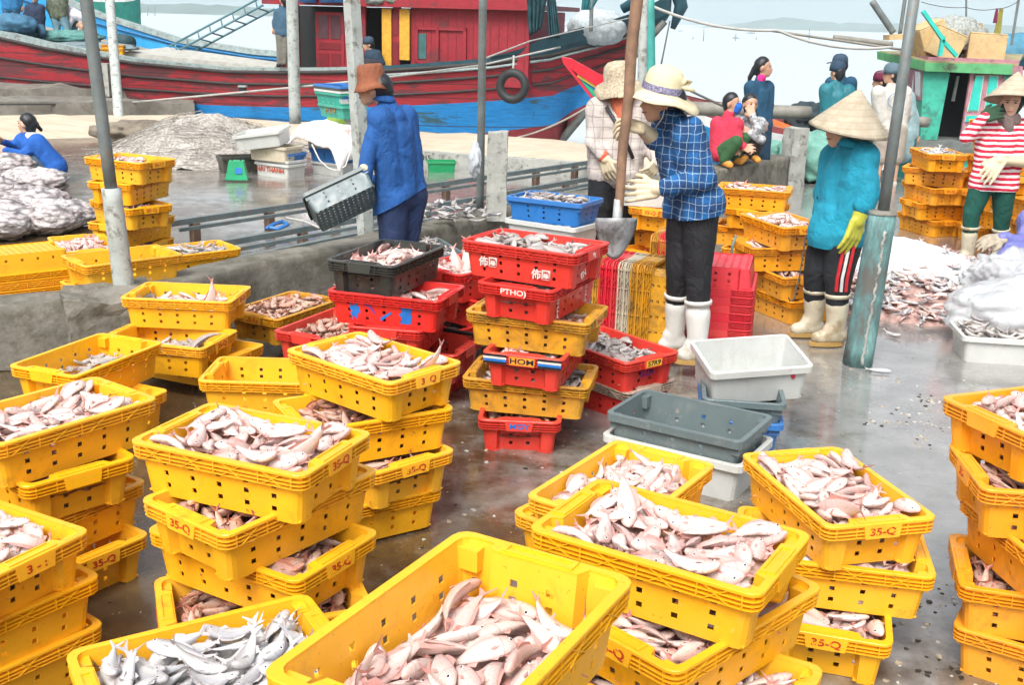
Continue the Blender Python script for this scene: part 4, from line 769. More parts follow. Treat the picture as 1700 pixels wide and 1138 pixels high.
# tails and heads that stand up out of single crates: key, x, y, z above the crate base, yaw, pitch, length
for key, fk, x, y, z, yaw, pit, ln in (('F4', 'p', -.12, .05, .17, .3, 1.1, .17), ('F4', 'p', .2, .02, .155, 2.6, -.7, .17), ('F4', 'p', -.22, -.1, .15, 1.2, -.8, .17), ('F3', 'p', -.16, .08, .17, 2.2, -.5, .19), ('F1', 'p', -.2, .05, .10, 3.0, -.3, .22), ('L1', 'p', .12, .02, .12, .4, -1.2, .22), ('L2', 'g', .14, .03, .12, .6, -.8, .3), ('KR', 'p', -.05, -.02, .19, .5, -1.3, .24), ('KR', 'p', -.10, .02, .17, 1.5, -1.1, .2),
                                 ('A1', 'p', .24, .06, .17, .5, -.7, .2), ('F7', 'p', .2, -.05, .17, .4, -.7, .2), ('F5', 'p', .2, -.09, .18, .3, -.4, .24), ('L1', 'p', -.18, 0, .08, 3.5, -.3, .24)):
    o = CR_OBJ[key]; M0 = Matrix.Translation(o.location) @ Matrix.Rotation(o.rotation_euler.z, 4, 'Z')
    FISH.append((rf.randrange(8), fk, M0 @ Matrix.Translation((x, y, z)) @ Matrix.Rotation(yaw, 4, 'Z') @ Matrix.Rotation(pit, 4, 'Y') @ Matrix.Rotation(rf.uniform(.3, 1.4), 4, 'X') @ Matrix.Scale(ln, 4), key))
# the heap of fish under the ice, behind the turquoise post
ICE_C = (3.02, 8.5)
def heapz(x, y):
    dx, dy = (x-ICE_C[0])/1.05, (y-ICE_C[1])/1.25; return max(0, .34*(1-(dx*dx+dy*dy)**.62))
for i in range(1100):
    a = rf.uniform(0, 2*pi); rr = sqrt(rf.uniform(.30 if i % 5 else .1, 1.0)); x = ICE_C[0]+1.0*rr*cos(a); y = ICE_C[1]+1.2*rr*sin(a)
    z = heapz(x, y)
    loose(x, y, rf.uniform(0, 6.28), rf.choice('psps'), rf.randrange(8), rf.uniform(.125, .165), z+rf.uniform(.0, .05)+.012, rf.uniform(1.0, 1.9)*rf.choice((1, -1)), rf.uniform(-.35, .35), 'heap')
for i in range(90):   # spill of small fish on the wall beside the pillar and on the floor behind
    loose(rf.gauss(-.75, .28), rf.gauss(8.9, .2), rf.uniform(0, 6.28), rf.choice('sg'), rf.randrange(8), rf.uniform(.10, .17), .40+rf.uniform(0, .07), rf.uniform(1.1, 1.8), rf.uniform(-.3, .3), 'heap')
for i in range(70):
    loose(rf.uniform(3.3, 4.6), rf.uniform(8.3, 10.2), rf.uniform(0, 6.28), 'p', rf.randrange(8), rf.uniform(.12, .16), .02, rf.uniform(1.1, 1.8), 0, 'heap')
for i in range(60):
    loose(rf.gauss(3.3, .25), rf.gauss(9.9, .5), rf.uniform(0, 6.28), 'p', rf.randrange(8), rf.uniform(.12, .16), .03, rf.uniform(1.1, 1.8), 0, 'heap')
NHEAP = len(FISH)
LOOSE_LAB = ['pale fish lying alone on the wet concrete near the foot of the turquoise post', 'small pale fish on the wet floor just before the ice heap', 'pale fish on the brown floor behind the pinkish red pile']
for (px_, py_, v, yw) in ((1461, 620, 0, 2.9), (1482, 560, 1, 2.2), (1230, 541, 4, .6)):
    p = atz(px_, py_); loose(p.x, p.y, yw, 's', v, .15, .02, 1.45, 0, 'single')
SHOW = set(VISIBLE)
n_ind = 0
FISH_LAB = {'F1': 'large pink fish in the half filled crate closest to the camera', 'F2': 'silvery white fish in the crate beside the half filled one', 'F3': 'pink fish heaped in the crate touching the half filled one',
            'F4': 'pink fish in the crate in front of the empty grey tub', 'F5': 'pale pink fish in the top crate of the three high stack facing the open concrete', 'F7': 'large pink fish on top of the tall stack left of the brown puddle',
            'A1': 'pink fish in the crate marked Q before the blue painted red crate', 'S9': 'pink fish in the broad crate below the concrete wall block', 'H1': 'pale fish in the crate with the red 3 on its plate',
            'S6': 'pink fish in the highest crate at the picture edge', 'F5c': 'fish showing in the bottom crate of the three high stack', 'F7b': 'fish in the 35-Q crate second from the top of the tall stack',
            'F3b': 'fish in the crate with a red Q under the heaped one', 'F3c': 'fish in the third crate of the stack touching the half filled crate'}
rest = {}
for i, (v, k, m, key) in enumerate(FISH):
    if i in SHOW or key == 'single':
        o = bpy.data.objects.new('fish', fish_mesh(v, k)); C.objects.link(o); o.matrix_basis = m
        if key == 'single': o['label'] = LOOSE_LAB[i-NHEAP]; o['category'] = 'fish'; o['group'] = 'stray fish on the wet floor'
        else:
            lab = FISH_LAB.get(key) or ('fish lying in the '+CR_OBJ[key]['label'][:200] if key in CR_OBJ else 'small fish in a crate')
            w_ = lab.split(); lab = ' '.join(w_[:16])
            o['label'] = lab; o['category'] = 'fish'; o['group'] = lab.replace('fish', 'fish', 1)
        n_ind += 1
    else: rest.setdefault(k, []).append((i, v, m, key))
# everything else that nobody would count, as one mass
VV, AA, LL, LT, MI, off = [], [], [], [], [], 0
mats = []
flat = {}
def prep(src, v, tag_):
    if (tag_, v) not in flat:
        V, F, M, A = src[v]; flat[(tag_, v)] = (V, A, np.concatenate([np.array(f) for f in F]), np.array([len(f) for f in F]), M)
    return flat[(tag_, v)]
SM = []
for ki, (k, lst) in enumerate(sorted(rest.items())):
    mats += FK[k]
    for (i, v, m, key) in lst:
        hi = m.translation.y < 4.6
        V, A, L_, T_, M_ = prep(FHI if hi else FLO, v, hi)
        R = np.array(m.to_3x3()); t_ = np.array(m.translation)
        VV.append(V @ R.T+t_); AA.append(A); LL.append(L_+off); LT.append(T_); MI.append(M_+4*ki); off += len(V)
# the packed layer that the lower fish of each crate rest in
FLM = {k: plain('packed_fish_'+k, c, .4, .5, 25, .8, 60) for k, c in dict(p=(.55, .36, .32), q=(.35, .18, .13), s=(.5, .5, .5), g=(.36, .33, .31)).items()}
mats += [FLM[k] for k in 'pqsg']; mb0 = 4*len(rest)
for (Mx, lift, fk) in filler:
    nx, ny = 12, 8; P = []
    for j in range(ny+1):
        for i in range(nx+1):
            x = (i/nx-.5)*.525; y = (j/ny-.5)*.325; P.append(Mx @ Vector((x, y, max(.04, .080+lift+.012*noise.noise(Vector((x*30+Mx.translation.x*9, y*30, 1)))))))
    Fq = [(j*(nx+1)+i, j*(nx+1)+i+1, (j+1)*(nx+1)+i+1, (j+1)*(nx+1)+i) for j in range(ny) for i in range(nx)]
    V = np.array([tuple(p) for p in P]); VV.append(V); AA.append(np.zeros((len(V), 2))+.5); LL.append(np.array(Fq).ravel()+off); LT.append(np.full(len(Fq), 4)); MI.append(np.full(len(Fq), mb0+'pqsg'.index(fk))); off += len(V)
P = []; hn = 34
for j in range(hn+1):
    for i in range(hn+1):
        x = ICE_C[0]-1.05+2.1*i/hn; y = ICE_C[1]-1.25+2.5*j/hn; z = heapz(x, y); P.append((x, y, z+.012 if z > .015 else -.05))
Fq = [(j*(hn+1)+i, j*(hn+1)+i+1, (j+1)*(hn+1)+i+1, (j+1)*(hn+1)+i) for j in range(hn) for i in range(hn)]
VV.append(np.array(P)); AA.append(np.zeros((len(P), 2))+.5); LL.append(np.array(Fq).ravel()+off); LT.append(np.full(len(Fq), 4)); MI.append(np.full(len(Fq), mb0)); off += len(P)
VV, AA, LL, LT, MI = np.concatenate(VV), np.concatenate(AA), np.concatenate(LL), np.concatenate(LT), np.concatenate(MI)
me = bpy.data.meshes.new('fish_mass'); me.vertices.add(len(VV)); me.vertices.foreach_set('co', VV.astype(np.float32).ravel())
me.loops.add(len(LL)); me.loops.foreach_set('vertex_index', LL.astype(np.int32))
me.polygons.add(len(LT)); st = np.concatenate([[0], np.cumsum(LT)[:-1]]); me.polygons.foreach_set('loop_start', st.astype(np.int32)); me.polygons.foreach_set('loop_total', LT.astype(np.int32))
for m in mats: me.materials.append(m)
me.polygons.foreach_set('material_index', MI.astype(np.int32)); me.polygons.foreach_set('use_smooth', np.ones(len(LT), bool)); fp_attr(me, AA)
me.update(calc_edges=True)
o = bpy.data.objects.new('fish_mass', me); C.objects.link(o); tag(o, 'countless smaller fish filling the crates and heaps of the landing', 'fish', kind='stuff')
# ---------------------------------------------------------------- ground, water, wall
def sheet(name, pts, z, m, kind='structure', sub_=0, label=None):
    bm = bmesh.new(); vs = [bm.verts.new((x, y, z)) for x, y in pts]; bm.faces.new(vs)
    me = bpy.data.meshes.new(name); bm.to_mesh(me); bm.free(); me.materials.append(m)
    o = bpy.data.objects.new(name, me); C.objects.link(o); return tag(o, label, kind=kind)
g = G('wet_concrete')
n1 = g.noise(.55, 6, .6); n2 = g.noise(5, 8, .68); n3 = g.noise(45, 6, .7)
c = g.ramp(n2, (.3, (.17, .168, .157)), (.5, (.24, .236, .224)), (.72, (.32, .316, .302)))
ys = g.sep(g.tc.outputs['Object'])
yel = g.ramp(ys[1], (0, (1, 1, 1)), (1, (0, 0, 0)))
gx = g.math('ADD', g.math('MULTIPLY', ys[0], .07), g.math('MULTIPLY', ys[1], .034))
mud = g.ramp(g.math('ADD', g.math('ADD', g.math('MULTIPLY', n1, .6), g.math('MULTIPLY', n2, .4)), g.math('SUBTRACT', gx, .16)), (.44, (1, 1, 1)), (.60, (0, 0, 0)))
c = g.mix(g.math('MULTIPLY', mud, .92), c, g.ramp(n2, (.35, (.050, .028, .008)), (.65, (.125, .078, .028))))
gr = g.ramp(n3, (.62, (0, 0, 0)), (.70, (1, 1, 1)))
c = g.mix(g.math('MULTIPLY', gr, .45), c, (.42, .36, .26))
gr2 = g.ramp(g.noise(70, 3, .6), (.66, (0, 0, 0)), (.72, (1, 1, 1)))
c = g.mix(g.math('MULTIPLY', gr2, .7), c, (.035, .025, .015))
wet = g.ramp(g.noise(1.1, 5, .62), (.35, (.05, .05, .05)), (.52, (.14, .14, .14)), (.68, (.36, .36, .36)))
g.bump(g.math('ADD', g.math('MULTIPLY', g.noise(24, 6, .6), .6), g.math('MULTIPLY', n3, .3)), .22, .01)
g.set(Base_Color=c, Roughness=g.math('ADD', wet, .12)); g.p.inputs['Specular IOR Level'].default_value = .6
g.l(g.math('SUBTRACT', 1.0, g.math('MULTIPLY', mud, .6)), g.p.inputs['Coat Weight']); g.l(g.ramp(g.noise(1.4, 5, .65), (.35, (.035, .035, .035)), (.55, (.10, .10, .10)), (.72, (.30, .30, .30))), g.p.inputs['Coat Roughness']); g.p.inputs['Coat IOR'].default_value = 1.75
bc = g.n('Bump'); bc.inputs['Strength'].default_value = .14; bc.inputs['Distance'].default_value = .01; g.l(g.noise(9, 5, .6), bc.inputs['Height']); g.l(bc.outputs[0], g.p.inputs['Coat Normal'])
WETC = g.m
sheet('quay_ground', [(-40, -6), (40, -6), (40, 19.5), (12, 18.6), (7.2, 17.4), (3.9, 15.0), (2.6, 15.2), (2.1, 17.4), (.8, 18.7), (-6.5, 21.9), (-14, 24.2), (-40, 33)], 0, WETC)
# quay side face down to the water
mb = MB(); ed = [(40, 19.5), (12, 18.6), (7.2, 17.4), (3.9, 15.0), (2.6, 15.2), (2.1, 17.4), (.8, 18.7), (-6.5, 21.9), (-14, 24.2), (-40, 33)]
QM = plain('quay_concrete', (.24, .22, .19), .8, .35, 2, .5, 14, dirt=.5, dirtcol=(.06, .055, .045))
for a, b in zip(ed, ed[1:]): mb.raw([(a[0], a[1], -.004), (b[0], b[1], -.004), (b[0], b[1], -3), (a[0], a[1], -3)], [(0, 1, 2, 3)], QM)
mb.build('quay_edge', kind='structure')
g = G('sea_water')
g.bump(g.math('ADD', g.noise(.9, 5, .6, g.co((.35, 1, 1))), g.math('MULTIPLY', g.noise(4, 3, .6, g.co((.5, 1, 1))), .35)), .22, .08)
g.set(Base_Color=(.50, .56, .58), Roughness=.25); g.p.inputs['Specular IOR Level'].default_value = .8
SEA = g.m
sheet('water', [(-9000, 2), (9000, 2), (9000, 9000), (-9000, 9000)], -.75, SEA)
sheet('seabed', [(-9000, -3000), (9000, -3000), (9000, 9000), (-9000, 9000)], -3.2, plain('seabed_mud', (.12, .1, .08), .9))
# the low wall
CON = plain('old_concrete', (.20, .19, .16), .85, .35, 5, .8, 22, dirt=.5, dirtcol=(.09, .085, .06), dscale=7)
CONL = plain('pale_concrete', (.36, .37, .34), .8, .25, 4, .5, 25, dirt=.3, dirtcol=(.1, .1, .08), dscale=9)
def wall_mesh(name, line, h, th, m, label, cat='wall', seed=0):
    P = [Vector((*p, 0)) for p in line]; Q = []
    for a, b in zip(P, P[1:]):
        n = max(1, int((b-a).length/.12))
        Q += [a.lerp(b, i/n) for i in range(n)]
    Q.append(P[-1]); V = []; F = []; pr = [(0, 0), (0, .3), (0, .6), (0, .85), (.02, .97), (.08, 1.0), (.5, 1.01), (.92, 1.0), (.98, .95), (1, .5), (1, 0)]; k = len(pr)
    for i, p in enumerate(Q):
        d = (Q[min(i+1, len(Q)-1)]-Q[max(i-1, 0)]).normalized(); nn = Vector((-d.y, d.x, 0))
        for u, w in pr:
            q = p+nn*th*u+Vector((0, 0, h*w)); q += noise.noise_vector(q*3.1+Vector((seed, 0, 0)))*.018+noise.noise_vector(q*11)*.006
            V.append(q)
    for i in range(len(Q)-1):
        for j in range(k-1): F.append((i*k+j, (i+1)*k+j, (i+1)*k+j+1, i*k+j+1))
    F += [tuple(range(k)), tuple((len(Q)-1)*k+j for j in range(k))[::-1]]
    mb = MB(); mb.raw(V, F, m, True); return mb.build(name, label=label, cat=cat)
WL = [(-6.5, 4.9), (-4.2, 5.45), (-2.75, 5.78), (-2.2, 6.0), (-1.69, 7.0), (-1.27, 7.45), (-.95, 7.95), (-.45, 8.7), (.6, 10.2), (2.3, 12.5), (3.5, 14.1)]
wall_mesh('low_wall', WL, .38, .27, CON, 'low weathered concrete wall running diagonally across the quay')
# block in the wall with the first post's concrete base
def post(name, x, y, z0, segs, label, cat='post', lean=(0, 0), block=None):
    """segs: (length, bottom radius, top radius, material, sides); lean: metres of drift per metre of height."""
    t = thing(name, label, cat, (x, y, z0)); z = 0
    for i, (L, r0, r1, m, n, nm) in enumerate(segs):
        mb = MB(); a = Vector((lean[0]*z, lean[1]*z, z)); b = Vector((lean[0]*(z+L), lean[1]*(z+L), z+L))
        N = 8; mb.tube([a.lerp(b, q/N) for q in range(N+1)], [r0+(r1-r0)*q/N for q in range(N+1)], m, n, smooth=n > 6); mb.build(nm, t); z += L
    return t
g = G('turquoise_peeling_paint')
nz = g.noise(7, 8, .7, g.co((1, 1, .35))); n4 = g.noise(40, 5, .7)
c = g.ramp(nz, (.40, (.11, .11, .10)), (.5, (.10, .21, .21)), (.62, (.19, .36, .35)), (.75, (.36, .43, .41)))
g.bump(g.math('ADD', nz, g.math('MULTIPLY', n4, .4)), .6, .012); g.set(Base_Color=c, Roughness=.75); TURQ = g.m
STEEL = plain('weathered_steel_pole', (.15, .18, .18), .5, .3, 8, .2, 60, dirt=.12, dirtcol=(.2, .13, .08), dscale=20)
PALEP = plain('pale_cement_pole', (.42, .46, .44), .8, .25, 5, .5, 40, dirt=.3, dirtcol=(.14, .13, .1), dscale=14)
DARKP = plain('dark_green_paint_pole', (.06, .11, .13), .6, .8, 5, .4, 30, dirt=.4, dirtcol=(.3, .3, .27), dscale=7)
mb = MB(); V = []
mb.box((-2.28, 5.98, .2), (.46, .44, .44), CON, Matrix.Rotation(radians(25), 3, 'Z')); ob = mb.build('wall_block', label='chunky broken concrete block holding the thin pole in the wall', cat='block')
bm = bmesh.new(); bm.from_mesh(ob.data); bmesh.ops.subdivide_edges(bm, edges=bm.edges[:], cuts=10, use_grid_fill=True); 
for v in bm.verts:
    v.co += noise.noise_vector(v.co*5)*.035+noise.noise_vector(v.co*17)*.012
    if v.co.z > .38: v.co.z += .05*max(0, 1-(Vector((v.co.x+2.2, v.co.y-6.0)).length/.22))
bm.to_mesh(ob.data); bm.free()
p0 = Vector((-2.20, 6.02, .40))
post('cement_foot_pole', p0.x, p0.y, p0.z, [(.60, .058, .052, PALEP, 20, 'cement_sleeve'), (1.7, .034, .034, STEEL, 14, 'steel_pipe')], 'thin grey steel pole with a cement sleeve rising from the wall block', lean=(-.055, .0))
def pole(name, base, top, r, m, label, n=16, cat='pole', segs=1):
    mb = MB(); a = Vector(base); b = Vector(top); mb.tube([a.lerp(b, i/12) for i in range(13)], r, m, n, smooth=n > 6); return mb.build(name, label=label, cat=cat)
pole('cement_pole', (atz(195, 188, .25).x+.02, atz(195, 188, .25).y, 0), at(179, -40, 21.6), .085, PALEP, 'pale round cement pole standing at the end of the old jetty')
pole('cement_pole', at(490, 205, 16.2), at(484, -30, 16.2), .085, PALEP, 'pale green stained cement pole behind the white tubs')
pl = pole('concrete_pillar', (-1.13, 8.2, .3), at(582, -30, 8.3), .062, PALEP, 'thick square concrete pillar with flaking dark paint behind the bending woman', n=4)
mb = MB(); b = at(600, 28, 8.3); 
V = [at(x, y, 8.225) for x, y in ((590, 30), (597, 26), (601, 40), (604, 60), (603, 92), (596, 104), (588, 100), (587, 66))]
pole('steel_pole', atz(797, 352, .36), at(802, -20, 8.95), .032, STEEL, 'slim grey steel pole bound to the broken concrete post')
mb = MB(); bx_, by_ = -.16, 8.98
mb.box((bx_, by_, .72), (.16, .16, .72), CONL); ob = mb.build('broken_post', label='square broken concrete post beside the slim steel pole', cat='post')
bm = bmesh.new(); bm.from_mesh(ob.data); bmesh.ops.subdivide_edges(bm, edges=bm.edges[:], cuts=8, use_grid_fill=True)
for v in bm.verts: v.co += noise.noise_vector(v.co*8)*.012+noise.noise_vector(v.co*25)*.005
bm.to_mesh(ob.data); bm.free()
mb = MB(); mb.box((3.55, 14.2, .36), (.24, .22, .74), CONL, Matrix.Rotation(.4, 3, 'Z')); ob = mb.build('wall_post', label='square concrete post that ends the low wall behind the cone hat woman', cat='post')
bm = bmesh.new(); bm.from_mesh(ob.data); bmesh.ops.subdivide_edges(bm, edges=bm.edges[:], cuts=8, use_grid_fill=True)
for v in bm.verts: v.co += noise.noise_vector(v.co*6)*.02
bm.to_mesh(ob.data); bm.free()
pole('grey_pole', at(1060, 330, 9.3), at(1070, -30, 9.3), .036, PALEP, 'pale weathered pole behind the two women at the shovel')
pole('teal_pole', at(1083, 250, 15.5), at(1079, -8, 15.5), .06, plain('teal_pole_paint', (.05, .33, .30), .6), 'teal painted pole carrying the mooring ropes')
base = atz(1423, 605); top = at(1466, 352, base.y)
t = post('turquoise_post', base.x, base.y, 0, [((top-base).length, .088, .078, TURQ, 20, 'painted_cement_base')], 'leaning turquoise post of peeling cement with a thin steel pipe on top', lean=((top.x-base.x)/top.z, 0))
mb = MB(); a = top-base+Vector((0, 0, -.03)); b = at(1523, -40, base.y)-base; mb.tube([a, a.lerp(b, .5), b], [.034, .031, .03], STEEL, 14); mb.build('steel_pipe', t)
mb = MB(); mb.lathe([(.083, 0), (.08, .012), (.05, .022), (.0, .02)], CON, c=a+Vector((0, 0, .02)), n=18); mb.build('cement_cap', t)
# a rope of cement running down the post's joint
mb = MB(); mb.tube([Vector((0, -.086, .02)).lerp(Vector((top.x-base.x, -.078, top.z-.1)), q/40)+Vector((rf.uniform(-.006, .006), rf.uniform(-.006, .004), 0)) for q in range(41)], [rf.uniform(.006, .012) for q in range(41)], CONL, 6); mb.build('cement_seam', t)
# knotted grey bag on the slim pole
def lump(name, c, d, m, label, cat, seed, amp=.18, scale=3.0, sub_=4, group=None, rz=0, pinch=0):
    bm = bmesh.new(); bmesh.ops.create_icosphere(bm, subdivisions=sub_, radius=1)
    for v in bm.verts:
        n = noise.fractal(v.co*scale+Vector((seed*3.1, seed, 0)), 1, 2, 4)
        v.co *= 1+amp*n
        cr_ = abs(noise.noise(v.co*scale*2.3+Vector((seed, 0, 5)))); v.co *= 1-.12*amp/.18*max(0, .25-cr_)*2
        if pinch and v.co.z > 0: v.co.x *= 1-pinch*v.co.z; v.co.y *= 1-pinch*v.co.z
        v.co = Vector((v.co.x*d[0], v.co.y*d[1], v.co.z*d[2]))
    me = bpy.data.meshes.new(name); bm.to_mesh(me); bm.free(); me.materials.append(m)
    me.polygons.foreach_set('use_smooth', [True]*len(me.polygons))
    o = bpy.data.objects.new(name, me); C.objects.link(o); o.location = c; o.rotation_euler = (0, 0, rz); return tag(o, label, cat, group)
g = G('clear_plastic_film')
g.bump(g.noise(22, 5, .7, None, .6), .8, .02); g.set(Base_Color=(.80, .84, .87), Roughness=.16, Alpha=.60); g.p.inputs['Transmission Weight'].default_value = .25; FILM = g.m
g = G('thin_grey_bag'); g.bump(g.noise(26, 4, .7, g.co((1, 1, .3))), .8, .02); g.set(Base_Color=(.5, .54, .58), Roughness=.35); GBAG = g.m
p = at(789, 262, 8.9)
lump('plastic_bag', p, (.055, .05, .15), GBAG, 'grey plastic bag tied to the slim steel pole', 'plastic bag', 3, .3, 2.5, pinch=.6)
# steel rails beyond the wall
RUST = plain('rusty_brown_steel', (.16, .10, .07), .7, .5, 10, .3, 50); RAILM = plain('grey_painted_rail', (.14, .19, .2), .45, .3, 12, .2, 60, dirt=.3, dirtcol=(.2, .12, .08), dscale=25)
for i, (off_, zz, nm_) in enumerate(((0, .20, 'raised'), (.42, .10, 'inner'), (.80, .09, 'outer'))):
    t = thing('steel_rail', ['raised grey steel rail on short legs, farthest from the wall', 'middle steel rail beyond the low wall', 'steel rail lying closest to the low wall'][i], 'rail', (0, 0, 0), 0, 'steel rails beyond the low wall')
    a = Vector((-2.95+off_*.95, 9.25-off_*1.1, zz)); b = Vector((1.6+off_*.8, 15.2-off_*.6, zz))
    mb = MB(); mb.bar(a, b, .045, .05, RAILM); mb.bar(a+Vector((.1, -.07, -.04)), b+Vector((.1, -.07, -.04)), .025, .03, RAILM); mb.build('beam', t)
    L = (b-a).length
    for k in range(9):
        p = a.lerp(b, (k+.3)/9); mb = MB(); mb.box((p.x, p.y, zz/2-.012), (.07, .07, zz-.026), RUST, Matrix.Rotation(.9, 3, 'Z')); mb.build('foot', t)
# grit, scraps and crab shells on the floor
mb = MB(); rs = random.Random(5)
SCR = [plain('shell_scrap', (.42, .36, .26), .6, .5, 60), plain('dark_scrap', (.03, .025, .02), .6, .5, 60), plain('grey_scrap', (.5, .5, .46), .6, .5, 60)]
def scrap(mb, x, y, s, m):
    n = rs.randint(4, 7); top_ = []; bot_ = []
    for k in range(n):
        a = 2*pi*k/n+rs.uniform(-.3, .3); r = s*rs.uniform(.35, 1); top_.append((x+r*cos(a), y+r*sin(a), s*rs.uniform(.1, .4))); bot_.append((x+r*cos(a)*1.1, y+r*sin(a)*1.1, .0))
    V = top_+bot_; mb.raw(V, [tuple(range(n))]+[(k, n+k, n+(k+1) % n, (k+1) % n) for k in range(n)], m)
for i in range(2600):
    y = 1.6+rs.random()**1.3*11; x = rs.uniform(-.55, .6)*y; scrap(mb, x, y, rs.choice((.002, .003, .004, .004, .006)), rs.choice(SCR))
for (cx, cy, nn, sp) in ((1455, 700, 14, .05), (1520, 698, 40, .10), (1545, 665, 25, .06), (1530, 735, 8, .05), (1560, 640, 20, .3), (700, 800, 30, .3), (1540, 1050, 34, .16), (1555, 1000, 18, .1), (1450, 1105, 24, .1), (1590, 1110, 20, .08), (690, 705, 10, .07), (930, 712, 8, .02), (860, 780, 16, .25), (1250, 480, 10, .1), (1590, 290, 20, .5)):
    p = atz(cx, cy)
    for k in range(nn): scrap(mb, p.x+rs.gauss(0, sp), p.y+rs.gauss(0, sp), rs.uniform(.005, .016), rs.choice(SCR))
mb.build('litter', label='shell scraps and grit strewn over the wet concrete', cat='litter', kind='stuff')
# ice over the fish heap, plastic sacks
g = G('crushed_ice'); nn_ = g.noise(45, 8, .75); g.bump(g.math('ADD', nn_, g.vor(60)), .9, .02); g.set(Base_Color=g.ramp(nn_, (.3, (.80, .86, .9)), (.6, (.93, .95, .96))), Roughness=.35); ICE = g.m
nx, ny = 90, 90; V = []; F = []
for j in range(ny+1):
    for i in range(nx+1):
        x = ICE_C[0]-1.3+2.6*i/nx; y = ICE_C[1]-1.4+2.8*j/ny; q = Vector((x, y, 0))
        dx, dy = (x-ICE_C[0]+.02)/1.05, (y-ICE_C[1]-.12)/1.12; r_ = sqrt(dx*dx+dy*dy)+.16*noise.noise(q*2.2)+.07*noise.noise(q*6)
        hz = heapz(x, y); z = hz+.055*(1-min(1, (r_/.80)**6))+.012*noise.noise(q*14)+.008*noise.noise(q*40)-(.06 if r_ > .80 else 0)
        V.append((x, y, z if r_ < .9 and hz > .01 else -.1))
for j in range(ny):
    for i in range(nx):
        q = (j*(nx+1)+i, j*(nx+1)+i+1, (j+1)*(nx+1)+i+1, (j+1)*(nx+1)+i)
        if min(V[k][2] for k in q) > -.05: F.append(q)
mb = MB(); mb.raw(V, F, ICE, True); mb.build('ice_heap', label='white crushed ice spread over the fish heap behind the turquoise post', cat='ice')
lump('ice_sack', (3.42, 6.98, .20), (.60, .36, .25), FILM, 'big clear plastic sack of ice lying on the floor behind the white tub', 'plastic sack', 8, .13, 1.8, 5, 'clear plastic sacks', .15)
lump('ice_sack', (3.62, 7.7, .22), (.42, .33, .24), FILM, 'crumpled clear plastic sack between the ice heap and the glove', 'plastic sack', 12, .32, 2.6, 5, 'clear plastic sacks', .5)
lump('ice_sack', (3.42, 8.55, .09), (.3, .25, .11), FILM, 'flat clear plastic sheet beside the jersey woman\'s boot', 'plastic sheet', 15, .35, 3.0, 4, 'clear plastic sacks', .2)
# net bags of shells
g = G('net_bag'); nn_ = g.noise(26, 7, .78, g.co((1, 1, 1.8)), .9); vc = g.vor(17, g.co((1, .5, 2.2), (.5, .3, .9)))
c = g.ramp(nn_, (.3, (.24, .22, .22)), (.5, (.46, .43, .43)), (.62, (.66, .62, .61)), (.8, (.48, .30, .28))); st_ = g.noise(60, 4, .7, g.co((1, .4, 2.2), (.4, .3, .8)), .6)
c = g.mix(g.math('MULTIPLY', g.ramp(st_, (.48, (0, 0, 0)), (.62, (1, 1, 1))), .6), c, (.74, .70, .69)); c = g.mix(g.ramp(g.noise(7, 4), (.52, (0, 0, 0)), (.7, (.55, .55, .55))), c, (.42, .26, .25)); c = g.mix(g.ramp(vc, (.45, (0, 0, 0)), (.85, (.85, .85, .85))), c, (.10, .085, .09)); g.bump(g.math('SUBTRACT', g.math('MULTIPLY', st_, .4), vc), .6, .02); g.set(Base_Color=c, Roughness=.5); NBAG = g.m
bags = [(15, 275, 11.4, 'leaning on the crouching girl\'s foot'), (40, 298, 10.9, 'at the top of the pile'), (70, 300, 10.7, 'top one nearest the girl\'s shoe'), (-8, 315, 10.2, 'cut by the picture edge, upper'), (30, 330, 10.2, 'in the middle of the pile'), (68, 335, 10.2, 'with reddish stripes beside the puddle'), (5, 355, 9.8, 'cut by the picture edge, lower'), (85, 352, 10.0, 'resting over two lower bags'),
        (35, 375, 9.6, 'lowest in the middle of the pile'), (118, 362, 10.0, 'far tip of the pile toward the yellow stack'), (90, 378, 9.7, 'lowest one toward the fish crate'), (12, 388, 9.4, 'lowest one behind the overturned crates')]
for i, (px_, py_, yy, lb) in enumerate(bags):
    p = at(px_, py_, yy-1.0 if False else yy); p.z = max(p.z, .12)
    lump('net_bag', p, (.27, .21, .13), NBAG, 'grey net bag of shells '+lb, 'net bag', 20+i, .16, 3.0, 4, 'net bags of shells', rs.uniform(0, 3))
# old broken jetty
JET = plain('jetty_stone', (.20, .19, .165), .9, .4, 2.5, .9, 9, dirt=.5, dirtcol=(.12, .11, .09), dscale=4)
def slab(name, pts, z0, z1, m, label, cat, n=14, amp=.05, group=None):
    """Broken slab with ragged edges: a four-cornered plan cut into a grid and roughened."""
    a, b, c_, d = [Vector((*p, 0)) for p in pts]; V = []; F = []
    for zi, z in enumerate((z0, z1)):
        for j in range(n+1):
            for i in range(n+1):
                q = a.lerp(b, i/n).lerp(d.lerp(c_, i/n), j/n); q.z = z
                if zi: q += noise.noise_vector(q*1.7)*amp+noise.noise_vector(q*6)*amp*.4
                elif i in (0, n) or j in (0, n): q += noise.noise_vector(Vector((q.x, q.y, z1))*1.7)*amp
                V.append(q)
    N = (n+1)*(n+1); idx = lambda i, j: j*(n+1)+i
    for j in range(n):
        for i in range(n): F.append(tuple(N+k for k in (idx(i, j), idx(i+1, j), idx(i+1, j+1), idx(i, j+1))))
    for i in range(n):
        F += [(idx(i, 0), idx(i+1, 0), N+idx(i+1, 0), N+idx(i, 0)), (idx(i+1, n), idx(i, n), N+idx(i, n), N+idx(i+1, n)), (idx(0, i+1), idx(0, i), N+idx(0, i), N+idx(0, i+1)), (idx(n, i), idx(n, i+1), N+idx(n, i+1), N+idx(n, i))]
    mb = MB(); mb.raw(V, F, m, False); return mb.build(name, label=label, cat=cat, group=group)
